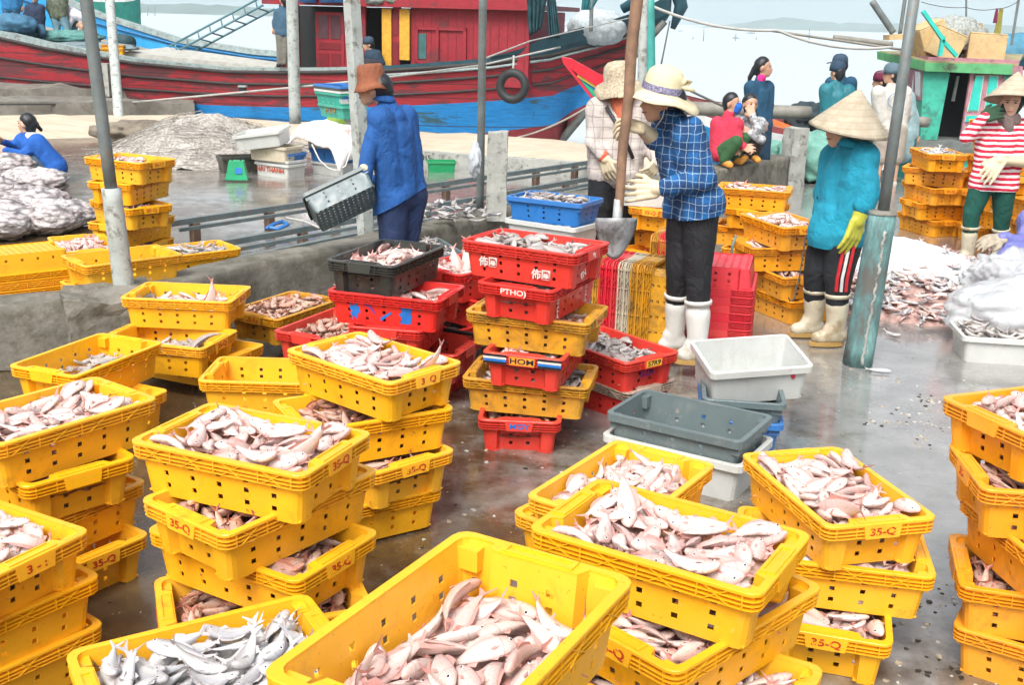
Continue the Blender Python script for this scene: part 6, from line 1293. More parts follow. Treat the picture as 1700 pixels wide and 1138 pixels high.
# ropes
def rope(pts, r, m, label, sag=0, name='mooring_rope'):
    P = [Vector(p) for p in pts]; Q = []
    for a, b in zip(P, P[1:]): Q += [a.lerp(b, k/10)-Vector((0, 0, sag*4*(k/10)*(1-k/10))) for k in range(10)]
    Q.append(P[-1]); mb = MB(); mb.tube(Q, r, m, 6); return mb.build(name, label=label, cat='rope')
rope([at(1078, 8, 15.5), at(1290, 50, 15.5), at(1480, 78, 15.5)], .022, ROPE, 'pale mooring rope stretched from the teal pole to the green boat', .1)
rope([at(-20, 173, 19.5), at(195, 172, 21.3)], .02, DROPE, 'dark rope tied round the jetty pole')
rope([at(195, 172, 21.3), at(490, 145, 16.5), at(598, 134, 15.0), at(800, 108, 18.5), at(930, 78, 20.2)], .018, ROPE, 'long pale rope running from the jetty pole across the red hull')
rope([at(797, 100, 9.2), at(880, 68, 12), at(1052, 28, 18)], .008, ROPE, 'thin rope knotted to the slim steel pole')
rope([at(430, 236, 14.5), at(700, 236, 17), at(860, 228, 18.2), at(975, 178, 15.2)], .014, ROPE, 'pale rope lying along the tan net to the small red bow', .05)
rope([at(1112, 35, 21), at(1098, 105, 16)], .012, DROPE, 'thin dark line dropping from the bow')
rope([at(1140, 148, 14.5), at(1200, 176, 14)], .015, DROPE, 'dark rope behind the plaid woman\'s shoulder')
# small boat with painted prow
SR = plain('glossy_red_prow', (.60, .02, .04), .35, .2, 6); SB = plain('prow_blue', (.01, .2, .45), .4); SG = plain('prow_green', (.02, .35, .15), .4); SY = plain('prow_yellow', (.7, .5, .1), .4)
t_ = thing('prow_boat', 'small boat with a pointed red prow rising behind the checked shirt woman', 'boat', at(1010, 200, 12.5)); inv = Matrix.Translation(-Vector(t_.location))
def slabp(pts, Y, th, m, nm, par=t_, iv=inv):
    f_ = [at(x, y, Y) for x, y in pts]; bk = [p+Vector((0, th, 0)) for p in f_]; n = len(pts); mb = MB()
    mb.raw(f_+bk, [tuple(range(n)), tuple(range(n, 2*n))[::-1]]+[(k, (k+1) % n, n+(k+1) % n, n+k) for k in range(n)], m); o = mb.build(nm, par); o.matrix_parent_inverse = iv; return o
slabp([(933, 95), (950, 98), (1030, 142), (1030, 168), (958, 122), (946, 112)], 12.5, .35, SR, 'prow')
slabp([(958, 122), (1030, 166), (1030, 172), (958, 127)], 12.52, .28, SY, 'stripe')
slabp([(958, 127), (1030, 171), (1030, 200), (985, 150)], 12.54, .26, SB, 'blue_side')
slabp([(962, 130), (985, 150), (1000, 172), (988, 163)], 12.5, .3, SG, 'green_side')
slabp([(933, 95), (946, 112), (988, 165), (983, 165), (936, 106)], 12.48, .34, SR, 'prow_edge')
# low boats beyond the wall on the right
MAR = plain('maroon_boards', (.22, .05, .05), .7, .4, 7, .3, 20); WL_ = plain('white_strake', (.6, .62, .62), .5, .2)
simple_hull('low_boat', 'low maroon boat with a white strake and blue side beyond the wall', [at(x, y, 16.6) for x, y in ((1130, 178), (1180, 196), (1240, 212), (1300, 224), (1360, 236), (1440, 250))], 1.1, 2.6, (WL_, LBLU, LBLU, MAR))
simple_hull('low_boat', 'dark boat with orange boards just behind the low maroon one', [at(x, y, 19) for x, y in ((1140, 160), (1200, 178), (1270, 190), (1340, 196), (1440, 200))], 1.0, 2.2, (MAR, plain('orange_red_boards', (.45, .10, .05), .6, .4), MAR, MAR))
mb = MB(); mb.box(at(1288, 204, 17.4), (.5, .4, .08), plain('orange_board', (.75, .2, .06), .5), Matrix.Rotation(.3, 3, 'Y')); mb.build('orange_board', label='orange board lying in the low maroon boat', cat='board')
lump('net_bundle', at(1340, 195, 17.6), (.35, .3, .25), plain('black_net', (.03, .05, .06), .9, .5, 12, .7), 'black net bundle on the low maroon boat', 'net', 71, .25, 3)
lump('green_net', at(1285, 250, 15.0), (.6, .25, .14), plain('pale_green_net', (.16, .36, .30), .9, .3, 8, .6, 30), 'pale green net hanging between the wall and the low boat', 'net', 72, .2, 2)
lump('green_net', at(1350, 262, 14.7), (.5, .5, .34), plain('pale_green_net', (.2, .3, .28), .9), 'grey green net heaped by the end post of the wall', 'net', 73, .25, 2.2)
BAM = plain('grey_bamboo', (.23, .22, .19), .6, .3, 6)
pole('bamboo_pole', at(1130, 179, 15.6), at(1345, 188, 15.6), .095, BAM, 'thick grey bamboo pole running behind the squatting women')
pole('bamboo_pole', at(1420, 196, 15.9), at(1541, 203, 15.9), .075, BAM, 'shorter grey bamboo pole end beside the man in the pale shirt')
# green wheelhouse boat
GRP = plain('mint_green_planks', (.05, .42, .30), .6, .3, 5, .4, 25, dirt=.35, dirtcol=(.04, .15, .12), dscale=6); GRT = plain('leaf_green_trim', (.10, .38, .16), .6, .2, 6, dirt=.2)
PNK = plain('faded_pink_paint', (.42, .20, .24), .6, .3, 8, .2, 30, dirt=.2); TRQ = plain('turquoise_panel', (.03, .50, .42), .5, .15)
gb = thing('green_wheelhouse_boat', 'boat with a mint green wheelhouse and pink panelled door', 'boat', (6.5, 17.2, -.6)); gi = Matrix.Translation(-Vector(gb.location))
Yg = 16.6
def sp(pts, Y, th, m, nm, par=None): return slabp(pts, Y, th, m, nm, par or gb, gi if par is None else Matrix.Identity(4))
sp([(1533, 118), (1577, 121), (1556, 232), (1528, 232)], Yg, .08, GRP, 'front_wall'); sp([(1666, 124), (1682, 124), (1682, 235), (1660, 235)], Yg, .08, GRP, 'front_wall')
mb = MB(); mb.hexa([at(1505, 110, Yg+.9), at(1534, 118, Yg), at(1530, 240, Yg), at(1505, 225, Yg+.9)]+[p+Vector((.06, .06, 0)) for p in (at(1505, 110, Yg+.9), at(1534, 118, Yg), at(1530, 240, Yg), at(1505, 225, Yg+.9))], GRP); mb.build('side_wall', gb).matrix_parent_inverse = gi
mb = MB(); 
def sw(x0, y0, x1, y1, x2, y2, x3, y3, m, d):
    P = [at(x0, y0, Yg+.9-d), at(x1, y1, Yg-d), at(x2, y2, Yg-d), at(x3, y3, Yg+.9-d)]; mb.hexa(P+[p+Vector((.02, .03, 0)) for p in P], m)
sw(1505, 112, 1531, 118, 1530, 168, 1506, 157, PNK, .03); mb.build('window_frame', gb).matrix_parent_inverse = gi
mb = MB(); GG = plain('milky_glass', (.35, .42, .42), .2, .2)
P = [at(1507, 114, Yg+.86), at(1517, 117, Yg+.45), at(1516, 158, Yg+.45), at(1508, 153, Yg+.86)]; mb.hexa(P+[p+Vector((.02, .02, 0)) for p in P], GG); mb.build('window_pane', gb).matrix_parent_inverse = gi
mb = MB(); P = [at(1519, 118, Yg+.36), at(1528, 120, Yg+.03), at(1528, 161, Yg+.03), at(1519, 157, Yg+.36)]; mb.hexa(P+[p+Vector((.02, .02, 0)) for p in P], GG); mb.build('window_pane', gb).matrix_parent_inverse = gi
mb = MB(); mb.hexa([at(1540, 118, Yg+.7), at(1680, 120, Yg+.7), at(1680, 236, Yg+.7), at(1540, 236, Yg+.7)]+[at(1540, 118, Yg+.75), at(1680, 120, Yg+.75), at(1680, 236, Yg+.75), at(1540, 236, Yg+.75)], DARK); mb.build('back_wall', gb).matrix_parent_inverse = gi  # painted near black to give the doorway its inner shade
sp([(1589, 126), (1593, 126), (1585, 168), (1580, 168)], Yg+.6, .03, plain('painted_gap_light', (.8, .85, .85), .5), 'painted_light_strip')  # pale strip painted to stand for daylight through a gap
d_ = sp([(1612, 122), (1668, 125), (1668, 240), (1593, 240)], Yg-.02, .05, PNK, 'door')
for q, nm in (([(1620, 127), (1632, 127), (1624, 183), (1608, 183)], 'upper'), ([(1643, 127), (1656, 127), (1652, 182), (1636, 182)], 'upper'), ([(1606, 192), (1622, 192), (1620, 202), (1603, 202)], 'small'), ([(1603, 211), (1619, 211), (1617, 232), (1601, 232)], 'lower')):
    cx_ = sum(p[0] for p in q)/4; cy_ = sum(p[1] for p in q)/4; sp([(cx_+(x-cx_)*1.22, cy_+(y-cy_)*1.07) for x, y in q], Yg-.028, .012, plain('pale_green_beading', (.5, .62, .5), .6), 'panel_frame'); sp(q, Yg-.045, .03, TRQ, 'door_panel')
sp([(1535, 104), (1681, 107), (1681, 124), (1535, 118)], Yg-.12, .12, GRT, 'roof_edge')
mb = MB(); P = [at(1456, 85, Yg+1.2), at(1535, 102, Yg-.13), at(1535, 118, Yg-.13), at(1456, 98, Yg+1.2)]; mb.hexa(P+[p+Vector((.08, .1, 0)) for p in P], GRT); mb.build('roof_edge', gb).matrix_parent_inverse = gi
mb = MB(); P = [at(1460, 84, Yg+1.2), at(1537, 100, Yg-.1), at(1690, 106, Yg-.1), at(1700, 88, Yg+1.6)]; mb.hexa(P+[p-Vector((0, 0, .04)) for p in P], plain('worn_roof_boards', (.32, .28, .16), .8, .4)); mb.build('roof', gb).matrix_parent_inverse = gi
sp([(1540, 94), (1692, 100), (1692, 112), (1540, 105)], Yg-.06, .5, PNK, 'coaming'); sp([(1681, 110), (1698, 110), (1698, 135), (1681, 135)], Yg-.1, .3, PNK, 'corner_board')
mb = MB(); P = [at(1490, 232, Yg-.1), at(1700, 240, Yg-.2), at(1900, 246, Yg-.2), at(1900, 270, Yg-.2), at(1700, 268, Yg-.2), at(1490, 258, Yg-.1)]
mb.raw(P+[p+Vector((.1, 2.2, 0)) for p in P], [(0, 1, 2, 3, 4, 5), (6, 7, 8, 9, 10, 11)[::-1], (0, 6, 7, 1), (1, 7, 8, 2), (3, 9, 10, 4), (4, 10, 11, 5), (0, 5, 11, 6)], plain('grey_deck_edge', (.16, .18, .17), .8, .4)); mb.build('deck', gb).matrix_parent_inverse = gi
mb = MB(); mb.hexa([at(1490, 256, Yg-.05), at(1900, 272, Yg-.15), at(1900, 330, Yg-.1), at(1490, 320, Yg)]+[at(1490, 256, Yg+2), at(1900, 272, Yg+2), at(1900, 330, Yg+2), at(1490, 320, Yg+2)], GRP); mb.build('hull', gb).matrix_parent_inverse = gi
FOAM = plain('tan_foam_box', (.55, .40, .20), .8, .2, 10, .3, 60, dirt=.2, dirtcol=(.3, .22, .12)); FOAMI = plain('grey_foam_inside', (.33, .34, .30), .8, .2)
def rbox(name, c, d, rot, m, label, hollow=False):
    t = thing(name, label, 'box', c, 0, 'foam boxes on the green wheelhouse'); R = Matrix.Rotation(rot[2], 3, 'Z') @ Matrix.Rotation(rot[1], 3, 'Y') @ Matrix.Rotation(rot[0], 3, 'X')
    mb = MB(); w = .05
    if hollow:
        for cc, dd in (((0, 0, -d[2]/2+w/2), (d[0], d[1], w)), ((0, 0, d[2]/2-w/2), (d[0], d[1], w)), ((0, d[1]/2-w/2, 0), (d[0], w, d[2]-2*w)), ((0, -d[1]/2+w/2, 0), (d[0], w, d[2]-2*w)), ((d[0]/2-w/2, 0, 0), (w, d[1]-2*w, d[2]-2*w))):
            mb.box(R @ Vector(cc), dd, m, R)
    else: mb.box((0, 0, 0), d, m, R); mb.box(R @ Vector((0, 0, d[2]/2+.012)), (d[0]*.98, d[1]*.98, .02), m, R)
    o = mb.build('foam_body', t); b = o.modifiers.new('b', 'BEVEL'); b.width = .012; b.segments = 2
    return t
rbox('foam_box', at(1542, 68, 17.0), (.42, .4, .48), (0, radians(-24), .2), FOAM, 'tilted tan foam box leaning on the teal frame')
rbox('foam_box', at(1566, 74, 16.8), (.46, .42, .40), (0, radians(22), -.1), FOAM, 'tan foam box slumped under the teal frame')
rbox('foam_box', at(1636, 78, 16.9), (.52, .4, .36), (0, radians(2), -.25), FOAM, 'open tan foam box on the roof showing its grey inside')
rbox('foam_box', at(1594, 50, 17.6), (.5, .4, .22), (0, radians(4), .1), FOAM, 'flat tan foam box behind the others on the roof')
lump('fish_trap', at(1578, 60, 17.2), (.5, .3, .3), plain('grey_wire_net', (.33, .36, .34), .8, .5, 30, .8, 60), 'crumpled grey wire net between the foam boxes', 'net', 81, .2, 3)
t_ = thing('wooden_prop', 'teal painted wooden frame propped over the foam boxes', 'frame', at(1560, 92, 16.3)); inv = Matrix.Translation(-Vector(t_.location))
for a, b in (((1532, 18), (1566, 66)), ((1566, 60), (1560, 93)), ((1564, 66), (1588, 93))):
    mb = MB(); mb.bar(at(*a, 16.3), at(*b, 16.3), .07, .05, TRQ); mb.build('beam', t_).matrix_parent_inverse = inv
pole('stanchion', at(1483, 54, 17), at(1448, 2, 17), .05, STEEL, 'grey pipe leaning outward from the green boat\'s roof', 10)
mb = MB(); mb.box(at(1487, 61, 17), (.28, .3, .07), FOAM, Matrix.Rotation(-.1, 3, 'Y')); mb.build('roof_board', label='pale board at the foot of the leaning pipe', cat='board')
pole('stanchion', at(1494, 56, 17.2), at(1505, -20, 17.2), .03, STEEL, 'thin upright pipe beside the leaning one', 8)
pole('boom', at(1384, 62, 16.5), at(1481, 74, 16.5), .045, BAM, 'grey boom sticking out over the water from the green roof', 10)
pole('boom', at(1276, 50, 16.4), at(1496, 82, 16.4), .018, BAM, 'long thin boom with small lamps over the water', 8)
pole('antenna', at(1604, 38, 18), at(1604, -20, 18), .015, STEEL, 'thin antenna behind the foam boxes', 6)
pole('rigging_pole', at(1679, 75, 17.5), at(1694, -20, 17.5), .02, STEEL, 'slender rigging pole at the right end of the roof', 6)
lump('blue_tarp', at(1685, 86, 18.4), (.7, .4, .3), plain('blue_roof_tarp', (.06, .22, .33), .7, .3, 6, .4), 'blue tarpaulin behind the open foam box', 'tarpaulin', 83, .12, 2)
cloth('drying_sock', [at(1653, 14, 17.6), at(1656, 14, 17.6), at(1654, 38, 17.6), at(1648, 38, 17.6)], plain('maroon_cloth', (.2, .02, .08), .9), label='maroon cloth hung on the line over the roof', cat='cloth', folds=.01)
cloth('drying_trousers', [at(1659, 14, 17.6), at(1665, 14, 17.6), at(1660, 60, 17.6), at(1651, 58, 17.6)], plain('olive_cloth', (.28, .26, .06), .9), label='olive trousers hung on the line over the roof', cat='trousers', folds=.02)
rope([at(1530, 3, 17.4), at(1604, 12, 17.6), at(1655, 14, 17.6), at(1690, 2, 17.4)], .006, DROPE, 'clothes line over the green roof', .03)
# sea marks and far shore
pk = random.Random(3); t_ = None
for k, (x, y, hgt) in enumerate(((1168, 68, 22), (1150, 65, 4), (1255, 66, 5), (1221, 68, 14), (1343, 72, 24), (245, 26, 16), (257, 26, 16), (233, 26, 16))):
    p = atz(x, y, -.75); q = at(x+1, y-hgt, p.y); mb = MB(); mb.tube([p-Vector((0, 0, .3)), q], p.y*.00035, STEEL, 5); mb.build('sea_stake', label='%s thin stake standing in the open water' % ['tall leaning', 'shortest near', 'short far', 'middle', 'upright', 'first net', 'second net', 'third net'][k], cat='stake', group='stakes standing in the water')
def far_boat(x, y, Y, s, label):
    p = atz(x, y, -.75); s = p.y/1820*s; t = thing('distant_boat', label, 'boat', (p.x, p.y, -.75), 0, 'distant boats on the bay'); mb = MB()
    mb.raw([(-2*s, 0, .5*s), (2*s, 0, .6*s), (1.4*s, 0, -.2*s), (-1.4*s, 0, -.2*s), (-2*s, .9*s, .5*s), (2*s, .9*s, .6*s), (1.4*s, .9*s, -.2*s), (-1.4*s, .9*s, -.2*s)], [(0, 1, 2, 3)[::-1], (4, 5, 6, 7), (0, 4, 5, 1), (1, 5, 6, 2), (3, 2, 6, 7), (0, 3, 7, 4)], plain('far_boat_paint', (.2, .25, .28), .7)); mb.build('hull', t)
    MB().bb(-1.0*s, .6*s, .1*s, .8*s, .55*s, 1.35*s, plain('far_cabin_paint', (.35, .42, .45), .7)).build('cabin', t)
far_boat(1247, 56, 0, 3.6, 'faint cabin boat out on the bay behind the mooring rope'); far_boat(1222, 64, 0, 3.0, 'small moored boat beside a stake under the mooring rope'); far_boat(946, 44, 0, 4.2, 'faint boat beyond the dark bow'); far_boat(1130, 52, 0, 2.2, 'tiny boat near the bow\'s tip on the bay')
def shore(name, x0, x1, D, hmax, seed, m, label, cat='hills'):
    V = []; n = 90; F = []
    for i in range(n+1):
        x = x0+(x1-x0)*i/n; e = min(1, i/8, (n-i)/8); hh_ = hmax*e*(.45+.55*(.5+.5*noise.fractal(Vector((i*.09, seed, 0)), 1, 2, 5)))+e*hmax*.12*noise.noise(Vector((i*.9, seed, 3)))
        V += [(x, D, -1), (x, D+40, max(.3, hh_)), (x, D+260, -1)]
    for i in range(n): F += [(3*i, 3*i+3, 3*i+4, 3*i+1), (3*i+1, 3*i+4, 3*i+5, 3*i+2)]
    mb = MB(); mb.raw(V, F, m, True); return mb.build(name, label=label, kind='structure')
HILL = plain('far_shore_green', (.05, .09, .07), .9, .5, .03)
shore('hills', 250, 1400, 1500, 17, 1, HILL, 'low hazy shore across the bay'); shore('hills', 560, 1300, 1150, 33, 7, HILL, 'wooded headland fading in haze'); shore('hills', -900, -180, 1000, 11, 5, HILL, 'faint shore beyond the ladder')

rope([at(1338, 392, 7.3), at(1328, 455, 7.2), at(1318, 498, 7.12), at(1311, 500, 7.12), at(1309, 494, 7.12)], .005, DROPE, 'thin dark hooked cord hanging down the stack beside the cone hat woman', 0, 'hook_cord')
rope([at(1222, 392, 7.35), at(1216, 408, 7.3), at(1214, 428, 7.3)], .009, plain('grey_green_strap', (.12, .2, .18), .8), 'grey green strap dangling from a crate rim behind the plaid woman', 0, 'strap')
rope([atz(735, 302, .01), atz(752, 298, .01), atz(775, 301, .01), atz(795, 299, .01)], .008, plain('red_cord', (.5, .05, .05), .8), 'red cord lying on the wet quay before the green basket', 0, 'cord')
rope([at(442, 380, 9.9), at(455, 372, 10), at(470, 368, 10.1), at(478, 373, 10), at(462, 380, 9.9), at(448, 378, 9.9)], .018, BLU, 'blue rope coiled over the raised steel rail', 0, 'rope')
rope([at(475, 362, 10), at(505, 368, 9.6), at(530, 378, 9.2)], .012, ROPE, 'pale rope end lying over the steel rails', 0, 'rope')
# ---------------------------------------------------------------- people
def tcap(mb, a, b, ra, rb, m, n=12):
    a = Vector(a); b = Vector(b); d = b-a
    if d.length < 1e-4: d = Vector((0, 0, .001)); b = a+d
    L = d.length; d = d.normalized(); pts = []; rr = []
    for k in range(6): t = pi/2*(1-k/5); pts.append(a-d*ra*sin(t)); rr.append(max(.0005, ra*cos(t)))
    for k in range(6): t = pi/2*k/5; pts.append(b+d*rb*sin(t)); rr.append(max(.0005, rb*cos(t)))
    mb.tube(pts, rr, m, n)
def shell(name, parts, mat, parent, base, vox=.014, wr=0.0, wf=9, sm=3, seed=0, cut=None, sx=None):
    """One continuous skin grown over tapered limbs, as a part of its person."""
    mb = MB()
    for (a, b, ra, rb) in parts: tcap(mb, Vector(a)-base, Vector(b)-base, ra, rb, mat)
    o = mb.build('tmp'); r = o.modifiers.new('r', 'REMESH'); r.mode = 'VOXEL'; r.voxel_size = vox
    s = o.modifiers.new('s', 'SMOOTH'); s.factor = .5; s.iterations = sm
    me = bpy.data.meshes.new_from_object(o.evaluated_get(bpy.context.evaluated_depsgraph_get())); me.name = name; me.materials.clear(); me.materials.append(mat)
    bpy.data.objects.remove(o)
    if wr:
        me.calc_loop_triangles() if False else None
        nrm = [v.normal.copy() for v in me.vertices]
        for v, nn in zip(me.vertices, nrm):
            q = v.co*wf+Vector((seed*7.3, seed, 0)); w = noise.noise(Vector((q.x, q.y, q.z*.55))); w2 = noise.noise(q*2.3)
            v.co += nn*wr*.95*((1-abs(w)*2.6)*.8+w2*.5)
    if cut is not None:
        bm = bmesh.new(); bm.from_mesh(me); p, n_ = cut
        bmesh.ops.bisect_plane(bm, geom=bm.verts[:]+bm.edges[:]+bm.faces[:], plane_co=Vector(p)-base, plane_no=n_, clear_outer=True); bm.to_mesh(me); bm.free()
    me.polygons.foreach_set('use_smooth', [True]*len(me.polygons)); me.update()
    ob = bpy.data.objects.new(name, me); C.objects.link(ob); ob.parent = parent; return ob
def hand(w, d, n, s=1.0, curl=.5, thumb=1, fat=1.0, spread=1.0):
    """Palm, four fingers of different length and a thumb; w wrist, d pointing direction, n back-of-hand normal."""
    w = Vector(w); d = Vector(d).normalized(); n = Vector(n); n = (n-d*n.dot(d)).normalized(); sd = d.cross(n); P = []
    k = .19*s
    for q in (-.30, -.1, .1, .30): P.append((w+sd*q*k*.55, w+d*k*.46+sd*q*k*.75, .017*s*fat, .0135*s*fat))
    for q, L in ((-.30, .40), (-.1, .48), (.1, .45), (.30, .34)):
        a = w+d*k*.46+sd*q*k*.8; ang = .25*curl; dd = d
        for j, f in enumerate((.45, .32, .23)):
            ang += curl*(.55, .75, .5)[j]*.8; dd = (d*cos(ang)-n*sin(ang)+sd*q*.25*spread*(j == 0)).normalized(); b = a+dd*k*L*f*1.15
            P.append((a, b, (.0112-.001*j)*s*fat, (.0102-.0012*j)*s*fat)); a = b
    a = w+d*k*.12+sd*(-.32*thumb)*k*.6; dd = (d*.6-sd*thumb*.75-n*.25*(1+curl)).normalized(); b = a+dd*k*.24; P.append((a, b, .0155*s*fat, .0125*s*fat))
    dd = (d*.9-sd*thumb*.2-n*.5*curl).normalized(); P.append((b, b+dd*k*.20, .0122*s*fat, .0105*s*fat)); return P
SKIN = plain('tan_skin', (.52, .30, .20), .5, .12, 9); SKINP = plain('pale_skin', (.66, .40, .28), .5, .12, 9)
HAIR = plain('black_hair', (.012, .014, .018), .4, .4, 30, .4, 60)
def cl_mat(name, col, rough=.85, var=.22):
    if name in MATS: return MATS[name]
    g = G(name); n_ = g.noise(5.5, 3, .55, g.co((1, 1, .6)), 1.3); f_ = g.noise(120, 2)
    fold = g.math('ABSOLUTE', g.math('SUBTRACT', n_, .5)); n3_ = g.noise(15, 3, .6, None, .8)
    g.bump(g.math('ADD', g.math('MULTIPLY', g.math('POWER', fold, .6), 1.4), g.math('ADD', g.math('MULTIPLY', n3_, .5), g.math('MULTIPLY', f_, .04))), .42, .03)
    g.set(Base_Color=g.ramp(g.noise(9, 5), (.3, shade(col, 1-var)), (.7, shade(col, 1+var*.5))), Roughness=rough); MATS[name] = g.m
    return g.m
def plaid(name, base, line, line2, fr=16, rot=.3, w=.12):
    g = G(name); v = g.sep(g.co((1, 1, 1), (0, 0, rot))); v2 = g.sep(g.co((1, 1, 1), (0, 0, rot)))
    def band(x, f, w_, ph=0): return g.ramp(g.math('FRACT', g.math('ADD', g.math('MULTIPLY', x, f), ph)), (0, (1, 1, 1)), (w_, (1, 1, 1)), (w_+.03, (0, 0, 0)))
    hx = g.math('ADD', v[0], g.math('MULTIPLY', v[1], .55)); nz = g.noise(8, 4); hx = g.math('ADD', hx, g.math('MULTIPLY', nz, .04)); hz = g.math('ADD', v[2], g.math('MULTIPLY', nz, .05))
    c = g.ramp(nz, (.3, shade(base, .8)), (.7, shade(base, 1.1)))
    c = g.mix(g.math('MULTIPLY', band(hx, fr/2.5, .42, .3), .55), c, line2); c = g.mix(g.math('MULTIPLY', band(hz, fr/2.5, .42, .1), .55), c, line2)
    c = g.mix(g.math('MULTIPLY', band(hx, fr, w), .6), c, line); c = g.mix(g.math('MULTIPLY', band(hz, fr, w), .6), c, line)
    g.bump(g.math('ADD', g.noise(90, 4), g.math('MULTIPLY', g.noise(6, 3, .5, None, 1.2), 5)), .4, .012); g.set(Base_Color=c, Roughness=.85); return g.m
def stripes(name, a, b, fr, w=.5):
    g = G(name); z = g.math('ADD', g.sep(g.tc.outputs['Object'])[2], g.math('MULTIPLY', g.noise(4, 3), .05))
    g.set(Base_Color=g.mix(g.ramp(g.math('FRACT', g.math('MULTIPLY', z, fr)), (0, (1, 1, 1)), (w, (1, 1, 1)), (w+.05, (0, 0, 0))), b, a), Roughness=.85); return g.m
GLOVE = plain('cream_rubber_glove', (.62, .53, .36), .45, .15, 12, .2, 50, dirt=.15, dirtcol=(.3, .22, .12)); YGLOVE = plain('yellow_rubber_glove', (.52, .52, .06), .35, .12, 9, .15, 40); WBOOT = plain('white_rubber_boot', (.66, .66, .62), .35, .1, 5, .1, 20, dirt=.2, dirtcol=(.4, .34, .22)); BBOOT = plain('beige_rubber_boot', (.58, .53, .40), .4, .15, 5, .1, 20, dirt=.35, dirtcol=(.3, .22, .12)); SOLE = plain('ochre_boot_sole', (.42, .26, .08), .6)
def head_parts(c, f, s=1.0):
    """Skull, jaw, nose, ears for a head centred at c, looking along f (horizontal)."""
    c = Vector(c); f = Vector(f).normalized(); u = Vector((0, 0, 1)); sd = f.cross(u)
    return [(c-f*.015*s+u*.02*s, c-f*.005*s+u*.03*s, .086*s, .084*s), (c+f*.03*s-u*.02*s, c+f*.035*s-u*.06*s, .062*s, .048*s), (c+f*.055*s-u*.085*s, c+f*.05*s-u*.085*s, .03*s, .03*s),
            (c+f*.088*s+u*.005*s, c+f*.105*s-u*.028*s, .010*s, .014*s), (c+f*.082*s-u*.058*s, c+f*.080*s-u*.064*s, .018*s, .017*s)]+[(c+sd*e*.082*s-f*.005*s+u*.0*s, c+sd*e*.086*s-f*.01*s-u*.03*s, .016*s, .012*s) for e in (1, -1)]
def face(c, f, root, base, s=1.0):
    c = Vector(c)-base; f = Vector(f).normalized(); u = Vector((0, 0, 1)); sd = f.cross(u)
    for e in (1, -1):
        mb = MB(); p = c+f*.080*s+sd*e*.032*s+u*.012*s; mb.tube([p-sd*.012*s, p, p+sd*.012*s], [.003*s, .007*s, .003*s], EYEB, 6); mb.build('eye', root)
        mb = MB(); p = c+f*.086*s+sd*e*.032*s+u*.030*s; mb.tube([p-sd*.018*s-f*.004*s, p, p+sd*.018*s-f*.004*s], [.002*s, .004*s, .002*s], HAIR, 5); mb.build('eyebrow', root)
    mb = MB(); p = c+f*.098*s-u*.060*s; mb.tube([p-sd*.024*s-f*.012*s, p, p+sd*.024*s-f*.012*s], [.003*s, .006*s, .003*s], plain('lips', (.45, .15, .12), .5), 6); mb.build('mouth', root)
def torso_parts(J, r=1.0, dep=1.0):
    """Wide chest and hips from left/right shoulder and hip joints."""
    sl, sr, hl, hr, nk = [Vector(J[k]) for k in ('sl', 'sr', 'hl', 'hr', 'nk')]; cm = (sl+sr)/2; hm = (hl+hr)/2
    P = [(sl, sr, .062*r, .062*r), (sl, hl, .088*r*dep, .098*r*dep), (sr, hr, .088*r*dep, .098*r*dep), (cm.lerp(hm, .2), hm, .118*r*dep, .12*r*dep), (hl, hr, .108*r, .108*r), (nk, cm, .06*r, .085*r)]
    return P
def limb(J, ks, rs): return [(J[a], J[b], ra, rb) for (a, b), (ra, rb) in zip(zip(ks, ks[1:]), zip(rs, rs[1:]))]
def boot(an, toe, kn, base, root, m, s=1.0, top=.6, vox=.012):
    an, toe, kn = Vector(an), Vector(toe), Vector(kn); heel = an+Vector((0, 0, -.045*s)); up = an.lerp(kn, top)
    d = (toe-an); d.z = 0; d.normalize(); ht = heel-d*.03*s; tt = Vector((toe.x, toe.y, heel.z-.012*s))
    P = [(up, an, .074*s, .058*s), (an, ht, .054*s, .052*s), (ht, tt-d*.03*s, .048*s, .044*s), (an+d*.03*s, tt-d*.06*s, .052*s, .044*s), (tt-d*.03*s, tt-d*.015*s, .044*s, .042*s)]
    o = shell('boot', P, m, root, base, vox, .0015, 14)
    q = up-base; ax = (up-an).normalized(); mb = MB(); R = ax.to_track_quat('Z', 'Y').to_matrix(); mb.lathe([(.066*s, .055*s), (.079*s, .055*s), (.081*s, .072*s), (.079*s, .082*s), (.070*s, .082*s), (.064*s, .03*s)], m, c=q, n=20, R=R); mb.build('boot_cuff', root)
    mb = MB(); z = min(ht.z, tt.z)-.052*s; P = []
    sd = Vector((-d.y, d.x, 0))
    L = (tt-ht).length
    for k in range(16):
        a = 2*pi*k/16; fx = cos(a); P.append(ht.lerp(tt, .5)+d*(L/2+.038*s)*fx+sd*(.044*s*sin(a)*(1-.12*fx))-base)
    V = [(p.x, p.y, z-base.z) for p in P]+[(p.x, p.y, z+.026*s-base.z) for p in P]; mb.raw(V, [tuple(range(16))[::-1], tuple(range(16, 32))]+[(k, (k+1) % 16, 16+(k+1) % 16, 16+k) for k in range(16)], SOLE); mb.build('boot_sole', root)
